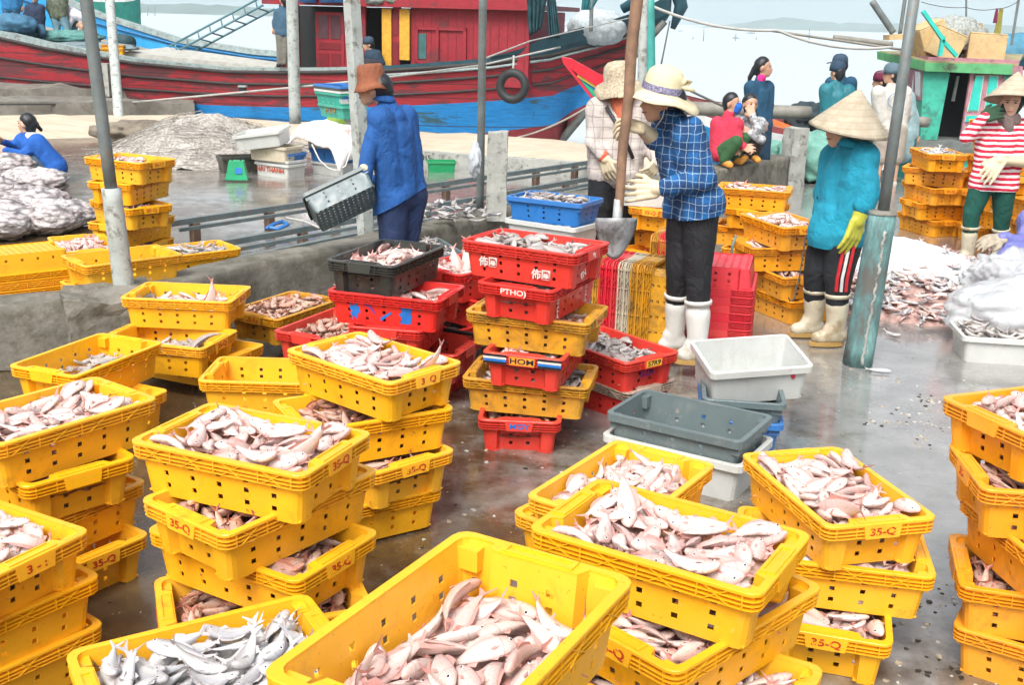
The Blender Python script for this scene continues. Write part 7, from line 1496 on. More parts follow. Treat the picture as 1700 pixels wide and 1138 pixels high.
def hat(kind, c, tilt, m, root, base, s=1.0, band=None, name='hat'):
    """c: point at the crown's base; tilt: direction the crown points to."""
    R = Vector(tilt).normalized().to_track_quat('Z', 'Y').to_matrix(); c = Vector(c)-base; mb = MB()
    prof = dict(cone=[(.235, -.06), (.24, -.064), (.225, -.045), (.15, .035), (.075, .115), (.03, .160), (.006, .182), (0, .184)],
                wide=[(.10, -.02), (.18, -.035), (.21, -.05), (.212, -.044), (.18, -.022), (.105, .0), (.10, .05), (.09, .09), (.065, .112), (.03, .12), (0, .122)],
                sun=[(.098, -.03), (.15, -.06), (.175, -.085), (.178, -.08), (.155, -.05), (.102, -.01), (.10, .04), (.088, .085), (.06, .108), (0, .118)],
                bucket=[(.098, -.02), (.118, -.045), (.135, -.070), (.138, -.066), (.122, -.040), (.104, -.012), (.102, .03), (.094, .085), (.082, .10), (0, .105)],
                cap=[(.094, -.03), (.098, -.03), (.099, .02), (.088, .06), (.06, .088), (0, .1)])[kind]
    def pt(r, z, a):
        k = 1.0
        if kind in ('wide', 'sun', 'bucket') and r > .12: z += (.018*sin(2*a+.7)+.008*sin(5*a))*(.5 if kind == 'bucket' else 1)
        if kind == 'cone': k = 1+.004*sin(24*a)*(r/.24)
        x = r*k*cos(a); y = r*k*sin(a)*(1.0 if kind == 'cone' else .93); return Vector((x, y, z))*s
    n = 64 if kind == 'cone' else 36; V = []; F = []
    for r, z in prof:
        for k in range(n): V.append(c+R @ pt(r, z, 2*pi*k/n))
    for i in range(len(prof)-1):
        for k in range(n): a = i*n+k; b = i*n+(k+1) % n; F.append((a, b, b+n, a+n))
    mb.raw(V, F, m, True); o = mb.build(name, root); so_ = o.modifiers.new('s', 'SOLIDIFY'); so_.thickness = .004*s
    if band:
        mb = MB(); V = [c+R @ (Vector(((.107 if j < 1 else .104)*cos(2*pi*k/n), (.107 if j < 1 else .104)*.95*sin(2*pi*k/n), (.002 if j < 1 else .034)))*s) for j in range(2) for k in range(n)]
        mb.raw(V, [(k, (k+1) % n, n+(k+1) % n, n+k) for k in range(n)], band, True); b_ = mb.build('hat_band', o)
    if kind == 'cap':
        mb = MB(); return o
    return o
def visor(c, f, m, root, base, s=1.0):
    c = Vector(c)-base; f = Vector(f).normalized(); sd = f.cross(Vector((0, 0, 1))); V = []
    for k in range(9):
        a = pi*(k/8-.5); V.append(c+f*(.08+.085*cos(a))*s+sd*.085*sin(a)*s+Vector((0, 0, -.012-.02*cos(a)))*s)
    n = 9; V2 = [v+Vector((0, 0, .008)) for v in V]; mb = MB(); mb.raw(V+V2, [tuple(range(n))[::-1], tuple(range(n, 2*n))]+[(k, k+1, n+k+1, n+k) for k in range(n-1)], m); mb.build('visor', root)
def hair(c, f, root, base, s=1.0, tail=None, low=.0):
    c = Vector(c); f = Vector(f).normalized(); u = Vector((0, 0, 1))
    P = [(c-f*.028*s+u*.035*s, c-f*.02*s+u*.045*s, .090*s, .086*s), (c-f*.05*s+u*.0, c-f*.045*s-u*(.04+low)*s, .074*s, .056*s)]
    if tail:
        q = c-f*.10*s+u*.0
        for p, r_ in tail: P.append((q, Vector(p), r_*1.15, r_)); q = Vector(p)
    return shell('hair', P, HAIR, root, base, .012, .003, 30)
def collar(c, root, base, m, s=1.0):
    mb = MB(); n = 26; V = []
    for r_, z in ((.060, .018), (.066, .024), (.078, -.012), (.073, -.016)):
        for k in range(n): a = 2*pi*k/n; V.append(Vector(c)-base+Vector((r_*s*cos(a), r_*s*sin(a), (z-.010*cos(a))*s)))
    mb.raw(V, [(i*n+k, i*n+(k+1) % n, (i+1)*n+(k+1) % n, (i+1)*n+k) for i in range(3) for k in range(n)], m, True); o = mb.build('collar', root); s_ = o.modifiers.new('s', 'SOLIDIFY'); s_.thickness = .004; return o
def person(label, Y, J, cat='woman', group=None, sc_=1.0):
    """J: joints given as (photo column, photo row, nearer/farther) at distance Y -> world points."""
    K = {k: at(v[0], v[1], Y+(v[2] if len(v) > 2 else 0)) for k, v in J.items()}
    xs = [K[k] for k in ('fl', 'fr') if k in K] or [K['hl']]
    base = Vector((sum(p.x for p in xs)/len(xs), sum(p.y for p in xs)/len(xs), min(p.z for p in xs)))
    return thing('person', label, cat, base), K, base
BROWN = cl_mat('brown_corduroy', (.25, .085, .04)); STRAW = plain('pale_straw', (.68, .60, .40), .85, .12, 20, .5, 90); CSTRAW = None
g = G('cone_hat_palm'); sp_ = g.sep(g.tc.outputs['Object']); rad_ = g.math('ARCTAN2', g.math('SUBTRACT', sp_[1], .0), g.math('SUBTRACT', sp_[0], .0)); w1 = g.math('FRACT', g.math('MULTIPLY', sp_[2], 28.)); 
c = g.ramp(g.noise(12, 6, .7), (.3, (.33, .28, .20)), (.7, (.50, .44, .34))); c = g.mix(g.math('MULTIPLY', g.ramp(w1, (0, (1, 1, 1)), (.18, (1, 1, 1)), (.25, (0, 0, 0))), .35), c, (.30, .24, .16)); g.bump(g.math('ADD', w1, g.noise(60, 4)), .5, .006); g.set(Base_Color=c, Roughness=.8); CSTRAW = g.m
OFFW = plain('hat_weave', (.50, .42, .30), .85, .5, 60, .6, 80)
# --- woman in the blue shirt tipping a grey tub
r, J, b = person('person bending in a cobalt blue shirt and brown bucket hat, tipping a grey tub', 7.6, dict(hd=(620, 148), nk=(640, 172), sl=(632, 198, -.10), sr=(672, 196, .12), el=(612, 248, -.16), wl=(606, 292, -.22), er=(650, 250, .28), wr=(622, 296, .16), hl=(650, 330, -.06), hr=(684, 324, .1), kl=(652, 420, -.08), kr=(672, 420, .08), al=(652, 480, .0), ar=(668, 480, .1), fl=(645, 492, -.05), fr=(668, 492, .1)), 'person')
fdir = Vector((-1, .15, 0))
BSH = cl_mat('cobalt_blue_shirt', (.010, .085, .30)); NAVY = cl_mat('navy_trousers', (.012, .028, .09))
shell('body', head_parts(J['hd'], fdir)+[(J['hd'], J['nk'], .05, .05)]+torso_parts(J, .85)+limb(J, ['sl', 'el', 'wl'], [.042, .036, .026])+limb(J, ['sr', 'er', 'wr'], [.042, .036, .026])+limb(J, ['hl', 'kl', 'al'], [.075, .05, .035])+limb(J, ['hr', 'kr', 'ar'], [.075, .05, .035]), SKINP, r, b); face(J['hd'], fdir, r, b)
shell('shirt', torso_parts(J, 1.06)+[(J['nk'], J['nk']+Vector((-.01, 0, .03)), .062, .058)]+limb(J, ['sl', 'el', 'wl'], [.064, .055, .045])+limb(J, ['sr', 'er', 'wr'], [.064, .055, .045])+[(J['hl'], J['hl']-Vector((0, 0, .12)), .128, .13), (J['hr'], J['hr']-Vector((0, 0, .12)), .128, .13)], BSH, r, b, .012, .0075, 9, cut=(at(668, 332, 7.6), Vector((.47, 0, -.88))))
shell('trousers', [(J['hl'], J['hr'], .112, .112)]+limb(J, ['hl', 'kl', 'al'], [.115, .085, .07])+limb(J, ['hr', 'kr', 'ar'], [.115, .085, .07]), NAVY, r, b, .016, .006, 8)
shell('glove', [(J['wl']+Vector((0, 0, .05)), J['wl'], .04, .036)]+hand(J['wl'], (-.8, -.1, -.5), (0, -1, .3), 1, 1.0), GLOVE, r, b, .007); shell('glove', hand(J['wr'], (-.7, .1, -.7), (0, -1, .2), 1, .9)+[(J['wr']+Vector((0, 0, .06)), J['wr'], .04, .036)], GLOVE, r, b, .007)
collar(J['nk']+Vector((-.01, 0, .035)), r, b, BSH)
hair(J['hd']+Vector((.02, 0, -.01)), fdir, r, b); hat('bucket', J['hd']+Vector((-.015, 0, .065)), (-.12, 0, 1), BROWN, r, b, 1.0)
t = crate('tub', 'g', (0, 0, 0), 0, 'grey tub with a grid bottom tipped up in the gloves of the blue shirted woman', 'tub held in the air', name='fish_tub', lettering='')
a0, a1 = at(512, 352, 7.35), at(622, 300, 7.5); xd = (a1-a0).normalized(); zd_ = Vector((.50, -.52, .62)); zd_ = -(zd_-xd*zd_.dot(xd)).normalized(); yd_ = zd_.cross(xd)
zd_ = Vector((-.25, .55, .65)); zd_ = (zd_-xd*zd_.dot(xd)).normalized(); yd_ = zd_.cross(xd)
t.matrix_basis = Matrix.Translation(at(572, 338, 7.35)) @ Matrix((xd, yd_, zd_)).transposed().to_4x4() @ Matrix.Translation((0, 0, -.05)) @ Matrix.Diagonal((.80, .80, .95, 1))
# --- woman in the checked shirt
CHK = plaid('pale_check_shirt', (.60, .55, .50), (.25, .20, .20), (.40, .36, .34), 13, .2, .10)
r, J, b = person('person in a pale checked shirt and woven sun hat holding the dirty white tub', 8.3, dict(hd=(1028, 143), nk=(1024, 168), sl=(994, 182, .0), sr=(1062, 182, .0), el=(984, 236, -.08), wl=(1004, 264, -.16), er=(1076, 240, .0), wr=(1092, 268, -.12), hl=(1000, 286), hr=(1042, 286), kl=(996, 362), kr=(1040, 362), al=(994, 440), ar=(1038, 440), fl=(992, 456), fr=(1036, 456)), 'person')
fdir = Vector((.75, -.55, 0))
shell('body', head_parts(J['hd'], fdir)+[(J['hd'], J['nk'], .05, .05)]+torso_parts(J, .85)+limb(J, ['sl', 'el', 'wl'], [.042, .036, .026])+limb(J, ['sr', 'er', 'wr'], [.042, .036, .026]), SKIN, r, b)
shell('shirt', torso_parts(J, 1.12)+limb(J, ['sl', 'el'], [.066, .058])+[(J['el'], J['el'].lerp(J['wl'], .75), .056, .050)]+limb(J, ['sr', 'er', 'wr'], [.066, .056, .046]), CHK, r, b, .014, .006, 8)
shell('trousers', [(J['hl'], J['hr'], .112, .112)]+limb(J, ['hl', 'kl', 'al'], [.115, .085, .07])+limb(J, ['hr', 'kr', 'ar'], [.115, .085, .07]), cl_mat('black_trousers', (.012, .014, .018)), r, b, .018, .005)
shell('scarf', [(J['nk']+Vector((0, -.02, .06)), J['nk']+Vector((.02, -.05, -.02)), .068, .07), (J['nk']+Vector((.02, -.06, -.02)), J['nk']+Vector((.05, -.11, -.16)), .06, .04)], cl_mat('coral_scarf', (.62, .16, .08)), r, b, .012, .004, 20)
shell('face_cloth', [(J['hd']+fdir*.04+Vector((0, 0, -.03)), J['hd']+fdir*.03+Vector((0, 0, -.09)), .075, .06)], cl_mat('mustard_cloth', (.48, .36, .02)), r, b, .01, .003, 20)
mb = MB(); mb.tube([J['sl'].lerp(J['sr'], .15)-b+Vector((0, -.11, .03)), J['nk'].lerp(J['hr'], .45)-b+Vector((.0, -.15, 0)), J['hr']-b+Vector((.02, -.14, .12))], .014, KPAINT, 8); mb.build('strap', r)
shell('cuff', [(J['el'].lerp(J['wl'], .74), J['el'].lerp(J['wl'], .84), .05, .048)], cl_mat('coral_cuff', (.6, .12, .06)), r, b, .008)
shell('glove', [(J['el'].lerp(J['wl'], .9), J['wl'], .045, .036)]+hand(J['wl'], (.35, -.1, -.9), (-.5, -.8, -.1), 1.05, .5), GLOVE, r, b, .007); shell('glove', [(J['er'].lerp(J['wr'], .8), J['wr'], .045, .036)]+hand(J['wr'], (-.5, -.2, -.7), (.6, -.7, 0), 1.0, .8), GLOVE, r, b, .007)
hat('sun', J['hd']+Vector((-.01, 0, .055)), (-.18, -.1, 1), OFFW, r, b, 1.12)
# --- woman in the blue plaid shirt with the shovel
PLD = plaid('blue_plaid_shirt', (.006, .10, .30), (.36, .50, .60), (.008, .025, .09), 24, .5, .07)
r, J, b = person('person in a blue plaid shirt and wide straw hat gripping a shovel', 6.08, dict(hd=(1098, 168), nk=(1118, 198), sl=(1108, 214, .2), sr=(1142, 222, -.08), el=(1086, 232, .05), wl=(1064, 212, -.04), er=(1168, 298, -.14), wr=(1088, 314, -.14), hl=(1138, 340, .1), hr=(1164, 338, -.04), kl=(1128, 440, .05), kr=(1160, 440, -.06), al=(1120, 556, .1), ar=(1158, 574, -.08), fl=(1098, 578, .10), fr=(1128, 604, -.08)), 'person')
fdir = Vector((-1, -.1, 0)); fd2 = Vector((-.85, -.1, -.5))
shell('body', head_parts(J['hd'], fdir)+[(J['hd'], J['nk'], .05, .05)]+torso_parts(J, .85)+limb(J, ['sl', 'el', 'wl'], [.042, .036, .026])+limb(J, ['sr', 'er', 'wr'], [.042, .036, .026])+limb(J, ['hl', 'kl', 'al'], [.075, .05, .035])+limb(J, ['hr', 'kr', 'ar'], [.075, .05, .035]), SKINP, r, b, .011); face(J['hd'], fdir, r, b)
shell('shirt', torso_parts(J, 1.10)+[(J['nk'], J['nk']+Vector((-.02, 0, .03)), .066, .062)]+[(J['hl'], J['hr'], .125, .135), (J['hl'], J['hl']-Vector((0, 0, .1)), .13, .13), (J['hr'], J['hr']-Vector((0, 0, .1)), .13, .13)]+limb(J, ['sl', 'el'], [.07, .058])+[(J['er'], J['er'].lerp(J['wr'], .78), .070, .056), (J['sr'], J['er'], .076, .070)], PLD, r, b, .011, .008, 8, cut=(at(1152, 357, 6.08), Vector((.2, 0, -.98))))
shell('trousers', [(J['hl'], J['hr'], .115, .115)]+[(J['hl'], J['kl'], .108, .078), (J['kl'], J['kl'].lerp(J['al'], .62), .078, .058), (J['hr'], J['kr'], .108, .078), (J['kr'], J['kr'].lerp(J['ar'], .62), .078, .058)], cl_mat('black_velvet_trousers', (.008, .009, .012), .7), r, b, .014, .006, 7)
boot(J['al'], J['fl'], J['kl'], b, r, WBOOT, .95, .42); boot(J['ar'], J['fr'], J['kr'], b, r, WBOOT, .98, .40)
sh0, sh1 = at(1062, -60, 5.98), at(1024, 372, 5.90)
def shp(f): return sh0.lerp(sh1, f)
dsh = (sh1-sh0).normalized()
shell('glove', [(J['el'], J['wl'], .050, .036)]+hand(J['wl'], (-.85, -.25, .2), (.2, -.5, .8), 1.05, 1.15, -1), GLOVE, r, b, .006)
shell('glove', [(J['er'].lerp(J['wr'], .74), J['wr'], .048, .038)]+hand(J['wr'], (-1, -.05, -.08), (.0, -1, .25), 1.1, .75, -1), GLOVE, r, b, .006)
collar(J['nk']+Vector((-.02, 0, .03)), r, b, PLD)
hair(J['hd']+Vector((.02, 0, -.02)), fdir, r, b); hat('wide', J['hd']+Vector((.0, 0, .055)), (.18, -.12, 1), STRAW, r, b, 1.12, plain('checked_band', (.25, .24, .38), .8, .9, 90))
mb = MB(); o_ = J['hd']-b+Vector((.10, -.05, .11)); o_ = o_+Vector((-.005, 0, -.03)); mb.tube([o_, o_+Vector((.02, -.01, .045)), o_+Vector((.045, 0, .03)), o_+Vector((.02, 0, 0))], [.01, .018, .014, .008], STRAW, 8); mb.tube([o_, o_+Vector((.035, -.01, -.005)), o_+Vector((.075, 0, -.02))], [.012, .016, .006], STRAW, 8); mb.build('hat_bow', r)
mb = MB(); mb.tube([J['hd']-b+Vector((.02, -.08, .02)), J['hd']-b+Vector((.0, -.09, -.08)), J['hd']-b+Vector((-.03, -.05, -.14))], .003, WPAINT, 5); mb.build('chin_cord', r)
# the shovel
WOODS = plain('worn_wooden_shaft', (.24, .14, .085), .6, .4, 12, .3, 60); STL = plain('scraped_shovel_steel', (.36, .37, .38), .5, .5, 9, .3, 60, metal=.1, dirt=.3, dirtcol=(.08, .075, .07))
t = thing('shovel', 'long wooden shovel with a wide steel blade held by the plaid shirted woman', 'shovel', sh1+Vector((0, 0, -.3))); iv = Matrix.Translation(-Vector(t.location))
mb = MB(); mb.tube([sh0.lerp(sh1, k/12)+Vector((.004*sin(k*1.3), 0, 0)) for k in range(13)], [.034-.010*k/12 for k in range(13)], WOODS, 14); mb.build('shaft', t).matrix_parent_inverse = iv
V = []; F = []; nx, ny = 12, 10; top_l, top_r, bl, br = at(990, 360, 5.9), at(1057, 368, 5.9), at(1002, 428, 5.9), at(1038, 430, 5.9)
for j in range(ny+1):
    for i in range(nx+1):
        u, v = i/nx, j/ny; w_ = 1-.42*v**2.2; px_ = 1023.5-4*v+(u-.5)*67*w_; py_ = 362+68*v*(1-.28*(abs(u-.5)*2)**2*(v > .3))+8*(u-.5)*0; V.append(at(px_, py_, 5.93-.10*(1-(2*u-1)**2)*(.6+.4*(1-v))))
for j in range(ny):
    for i in range(nx): F.append((j*(nx+1)+i, j*(nx+1)+i+1, (j+1)*(nx+1)+i+1, (j+1)*(nx+1)+i))
mb = MB(); mb.raw(V, F, STL, True); o = mb.build('blade', t); o.matrix_parent_inverse = iv; s_ = o.modifiers.new('s', 'SOLIDIFY'); s_.thickness = .005
mb = MB(); mb.tube([shp(.90), shp(1.0), at(1022, 392, 5.86)], [.026, .028, .012], STL, 10); mb.build('socket', t).matrix_parent_inverse = iv
# --- woman with the conical hat, teal shirt
r, J, b = person('person in a conical palm hat and teal work shirt standing with yellow rubber gloves', 6.78, dict(hd=(1412, 214), nk=(1414, 242), sl=(1388, 262, .22), sr=(1432, 262, -.06), el=(1366, 320, .22), wl=(1372, 372, .20), er=(1441, 322, -.14), wr=(1424, 368, -.16), hl=(1376, 388, .14), hr=(1404, 390, -.02), kl=(1356, 452, .12), kr=(1392, 458, -.04), al=(1350, 532, .16), ar=(1388, 546, -.04), fl=(1318, 552, .14), fr=(1352, 570, -.06)), 'person')
fdir = Vector((-1, -.3, 0)); TSH = cl_mat('teal_work_shirt', (.008, .27, .40))
shell('body', head_parts(J['hd']+Vector((-.05, 0, 0)), fdir)+[(J['hd'], J['nk'], .05, .05)]+torso_parts(J, .85)+limb(J, ['hl', 'kl', 'al'], [.075, .05, .035])+limb(J, ['hr', 'kr', 'ar'], [.075, .05, .035])+limb(J, ['sr', 'er', 'wr'], [.042, .036, .026]), SKINP, r, b); face(J['hd']+Vector((-.05, 0, 0)), fdir, r, b)
hm = (J['hl']+J['hr'])/2
shell('shirt', torso_parts(J, 1.18)+[(J['nk'], J['nk']+Vector((-.01, 0, .02)), .07, .068)]+[(hm+Vector((0, 0, .1)), hm+Vector((-.02, 0, .0)), .165, .17)]+limb(J, ['sl', 'el', 'wl'], [.07, .06, .05])+[(J['sr'], J['er'], .078, .072), (J['er'], J['er'].lerp(J['wr'], .25), .07, .068)], TSH, r, b, .012, .008, 7, cut=(hm-Vector((0, 0, .075)), Vector((0, 0, -1))))
collar(J['nk']+Vector((-.02, -.01, .015)), r, b, TSH, 1.15)
for k in range(5):
    mb = MB(); p_ = J['sl'].lerp(J['hl'], .18+.17*k)-b+Vector((-.095-.01*(k == 2), -.035, 0)); mb.torus(p_, .006, .003, KPAINT, Matrix.Rotation(pi/2, 3, 'Y'), 10, 5); mb.build('button', r)
shell('sleeve_roll', [(J['er'].lerp(J['wr'], .18)+Vector((0, 0, .0)), J['er'].lerp(J['wr'], .40), .072, .070)], TSH, r, b, .01, .003, 20)
BT = cl_mat('black_track_trousers', (.010, .013, .017))
shell('trousers', [(J['hl'], J['hr'], .12, .12)]+[(J['hl'], J['kl'], .118, .09), (J['kl'], J['kl'].lerp(J['al'], .58), .09, .066), (J['hr'], J['kr'], .118, .09), (J['kr'], J['kr'].lerp(J['ar'], .58), .09, .066)], BT, r, b, .014, .006, 7)
for k, m in enumerate((cl_mat('red_stripe', (.6, .02, .03)), cl_mat('white_stripe', (.7, .7, .68)), cl_mat('red_stripe', (.6, .02, .03)))):
    mb = MB(); o_ = Vector((.0+.030*(k-1), -.0, 0)); P = [J['hr'], J['hr'].lerp(J['kr'], .5), J['kr'], J['kr'].lerp(J['ar'], .25)]
    P = [p-b+o_+Vector((-.02, -.965, 0))*(.124, .114, .096, .082)[q] for q, p in enumerate(P)]; N = len(P)
    V = [p+Vector((s_, 0, 0)) for p in P for s_ in (-.009, .009)]+[p+Vector((s_, .03, 0)) for p in P for s_ in (-.009, .009)]
    mb.raw(V, [(2*q, 2*q+1, 2*q+3, 2*q+2) for q in range(N-1)]+[(2*q+1+0, 2*q+1+2*N, 2*q+3+2*N, 2*q+3) for q in range(N-1)]+[(2*q, 2*q+2, 2*q+2+2*N, 2*q+2*N) for q in range(N-1)], m, False); mb.build('trouser_stripe', r)
boot(J['al'], J['fl'], J['kl'], b, r, BBOOT, .98, .44); boot(J['ar'], J['fr'], J['kr'], b, r, BBOOT, 1.0, .44)
shell('glove', [(J['er'].lerp(J['wr'], .25), J['wr'], .058, .042)]+hand(J['wr'], (-.22, -.05, -1), (.5, -.85, 0), 1.18, .35, 1, 1.15), YGLOVE, r, b, .007)
shell('glove', [(J['el'].lerp(J['wl'], .6), J['wl'], .05, .038)]+hand(J['wl'], (-.1, -.2, -1), (-.6, -.7, 0), 1.1, .5), YGLOVE, r, b, .009)
shell('head_scarf', [(J['hd']+Vector((.03, 0, .02)), J['nk']+Vector((.03, 0, .01)), .085, .07)], cl_mat('grey_check_scarf', (.16, .22, .24)), r, b, .012, .004)
o = hat('cone', J['hd']+Vector((0, 0, .055)), (.12, -.12, 1), CSTRAW, r, b, 1.02, name='conical_hat')
mb = MB(); cc = J['sl'].lerp(J['sr'], .30)-b+Vector((0, -.14, -.14)); mb.box(cc, (.10, .02, .012), TSH); mb.box(cc+Vector((0, .002, -.05)), (.09, .014, .09), TSH); mb.build('shirt_pocket', r)
text('lettering', 'MSC', .022, INK, r, J['sl'].lerp(J['sr'], .5)-b+Vector((-.02, -.125, -.03)), (pi/2, 0, .1))
# --- woman in the striped jersey
STR = stripes('red_white_striped_jersey', (.55, .015, .05), (.78, .72, .70), 22, .5)
r, J, b = person('person in a red and white striped jersey and conical hat, hand raised to the face', 9.5, dict(hd=(1680, 172), nk=(1672, 194), sl=(1640, 210), sr=(1700, 214), el=(1604, 228, -.1), wl=(1634, 194, -.14), er=(1712, 270, -.08), wr=(1660, 266, -.2), hl=(1634, 298), hr=(1668, 300), kl=(1614, 352, -.02), kr=(1664, 356), al=(1606, 422), ar=(1658, 424, .05), fl=(1592, 436, -.05), fr=(1648, 438)), 'person')
fdir = Vector((-.45, -.9, 0)); GT = cl_mat('bottle_green_trousers', (.004, .075, .055))
shell('body', head_parts(J['hd'], fdir)+[(J['hd'], J['nk'], .05, .05)]+torso_parts(J, .85)+limb(J, ['sl', 'el', 'wl'], [.042, .036, .026])+limb(J, ['sr', 'er', 'wr'], [.042, .036, .026])+limb(J, ['hl', 'kl', 'al'], [.075, .05, .035])+limb(J, ['hr', 'kr', 'ar'], [.075, .05, .035]), SKINP, r, b); face(J['hd'], fdir, r, b)
hm5 = (J['hl']+J['hr'])/2
shell('jersey', torso_parts(J, 1.04)+[(J['hl'], J['hr'], .122, .122), (J['hl']-Vector((0, 0, .05)), J['hr']-Vector((0, 0, .05)), .122, .122)]+limb(J, ['sl', 'el', 'wl'], [.062, .056, .044])+limb(J, ['sr', 'er'], [.062, .056]), STR, r, b, .013, .004, 8, cut=(hm5-Vector((0, 0, .085)), Vector((0, 0, -1))))
shell('trousers', [(J['hl'], J['hr'], .112, .112)]+[(J['hl'], J['kl'], .108, .078), (J['kl'], J['kl'].lerp(J['al'], .56), .078, .06), (J['hr'], J['kr'], .108, .078), (J['kr'], J['kr'].lerp(J['ar'], .56), .078, .06)], GT, r, b, .016, .004)
boot(J['al'], J['fl'], J['kl'], b, r, BBOOT, .95, .46); boot(J['ar'], J['fr'], J['kr'], b, r, BBOOT, .95, .46)
shell('glove', [(J['er'], J['wr'], .055, .038)]+hand(J['wr'], (-.55, -.1, -.8), (-.3, -.9, .2), 1.2, .15, -1, 1.1), GLOVE, r, b, .008)
shell('glove', [(J['el'].lerp(J['wl'], .8), J['wl'], .045, .036)]+hand(J['wl'], (.8, -.1, .35), (-.3, -.8, .3), 1.1, .7, 1, 1.1), cl_mat('dark_green_glove', (.02, .06, .03)), r, b, .008)
shell('neck_scarf', [(J['nk']+Vector((-.05, -.02, -.02)), J['nk']+Vector((.05, -.02, -.02)), .06, .06), (J['nk']+Vector((-.01, -.06, -.06)), J['nk']+Vector((.0, -.08, -.11)), .05, .03)], cl_mat('speckled_scarf', (.22, .16, .15), .9, .6), r, b, .012, .006, 25)
shell('hood', [(J['hd']+Vector((.02, .02, .02)), J['nk']+Vector((0, .01, .02)), .094, .07)], cl_mat('dark_hood', (.01, .03, .035)), r, b, .012)
hat('cone', J['hd']+Vector((.02, .02, .085)), (.10, .22, 1), CSTRAW, r, b, 1.0, name='conical_hat')
# --- person in the purple raincoat, mostly cut by the frame
r, J, b = person('person crouching in a purple blue raincoat, gloved hand in the plastic sack', 9.0, dict(hd=(1762, 330), nk=(1752, 352), sl=(1712, 368), sr=(1770, 370), el=(1700, 402, -.1), wl=(1664, 396, -.2), er=(1790, 420), wr=(1760, 430), hl=(1722, 438), hr=(1760, 440), kl=(1676, 432, -.3), kr=(1740, 430, -.3), al=(1690, 468, -.1), ar=(1750, 468, -.1), fl=(1680, 476, -.2), fr=(1740, 476, -.2)), 'person')
PUR = cl_mat('purple_raincoat', (.16, .17, .45), .5)
shell('body', head_parts(J['hd'], (-1, -.2, 0))+[(J['hd'], J['nk'], .05, .05)]+torso_parts(J, .8)+limb(J, ['hl', 'kl', 'al', 'fl'], [.07, .05, .035, .03]), SKIN, r, b)
shell('raincoat', torso_parts(J, 1.25)+limb(J, ['sl', 'el', 'wl'], [.08, .062, .05])+limb(J, ['hl', 'kl'], [.15, .12])+[(J['kl'], J['al'], .10, .09)]+[(J['hl'], J['kl']+Vector((-.1, 0, -.12)), .12, .06)], PUR, r, b, .016, .012, 7)
shell('glove', [(J['el'].lerp(J['wl'], .85), J['wl'], .048, .04)]+hand(J['wl'], (-1, -.1, -.15), (0, -.4, .9), 1.2, .6, 1, 1.2), plain('grimy_glove', (.38, .33, .25), .8, .4, 20), r, b, .009)
# --- generic smaller figures
def small(label, Y, J, f, top, bottom, skin=SKIN, hatk=None, hcol=None, vis=False, vox=.02, hairtail=None, tk=1.0, shorts=False, feet=None, fc_=True, wr_=.005, coatlen=None, top_nm='jacket', bot_nm='trousers'):
    r, K, b = person(label, Y, J, 'person')
    legs = limb(K, ['hl', 'kl', 'al', 'fl'], [.07, .05, .036, .03])+limb(K, ['hr', 'kr', 'ar', 'fr'], [.07, .05, .036, .03]) if 'kl' in K else []
    arms = limb(K, ['sl', 'el', 'wl'], [.042, .036, .026])+limb(K, ['sr', 'er', 'wr'], [.042, .036, .026])
    hands = []
    for e, w in (('el', 'wl'), ('er', 'wr')):
        d = (K[w]-K[e]).normalized(); hands += hand(K[w], d, (0, -1, .2), .95, .6)
    shell('body', head_parts(K['hd'], f)+[(K['hd'], K['nk'], .048, .05)]+torso_parts(K, .82)+arms+hands+legs, skin, r, b, min(vox, .013))
    if fc_: face(K['hd'], f, r, b)
    extra = [((K['hl']+K['hr'])/2, (K['hl']+K['hr'])/2-Vector((0, 0, coatlen)), .16, .17)] if coatlen else []
    shell(top_nm, torso_parts(K, 1.05*tk)+limb(K, ['sl', 'el', 'wl'], [.064, .055, .045])+limb(K, ['sr', 'er', 'wr'], [.064, .055, .045])+extra, top, r, b, vox, wr_, 8)
    if 'kl' in K:
        if shorts: shell('shorts', [(K['hl'], K['hr'], .115, .115), (K['hl'], K['kl'], .12, .10), (K['hr'], K['kr'], .12, .10)], bottom, r, b, vox, .004)
        else: shell(bot_nm, [(K['hl'], K['hr'], .11, .11)]+limb(K, ['hl', 'kl', 'al'], [.108, .078, .055])+limb(K, ['hr', 'kr', 'ar'], [.108, .078, .055]), bottom, r, b, vox, .004)
        if feet:
            for a_, f_ in (('al', 'fl'), ('ar', 'fr')): shell('shoe', [(K[a_]-Vector((0, 0, .02)), K[f_], .045, .04)], feet, r, b, .012)
    if hatk:
        hat(hatk, K['hd']+Vector((0, 0, .05)), (0, -.05, 1), hcol, r, b, 1.08)
        if vis: visor(K['hd']+Vector((0, 0, .05)), f, hcol, r, b, 1.1)
        hair(K['hd']+Vector((0, 0, -.02)), f, r, b, .96)
    else: hair(K['hd'], f, r, b, 1.03, hairtail, .02)
    return r, K, b
r, K, b = small('person crouching in a white and blue jacket at the net bags, seen from behind', 12.8, dict(hd=(44, 206), nk=(48, 226), sl=(40, 236, .1), sr=(62, 238, -.15), el=(22, 244, .1), wl=(4, 236, -.1), er=(38, 258, -.25), wr=(10, 250, -.3), hl=(86, 274, .1), hr=(92, 278, -.12), kl=(42, 256, .12), kr=(46, 262, -.18), al=(84, 292, .1), ar=(90, 296, -.12), fl=(68, 298, .1), fr=(74, 304, -.15)), Vector((-1, .2, 0)),
      cl_mat('royal_blue_jacket', (.01, .10, .42)), cl_mat('denim_jeans', (.05, .09, .13)), SKINP, tk=1.22, feet=cl_mat('orange_sandal', (.4, .15, .05)), hairtail=[(at(60, 206, 12.9), .035), (at(68, 216, 12.95), .022)])
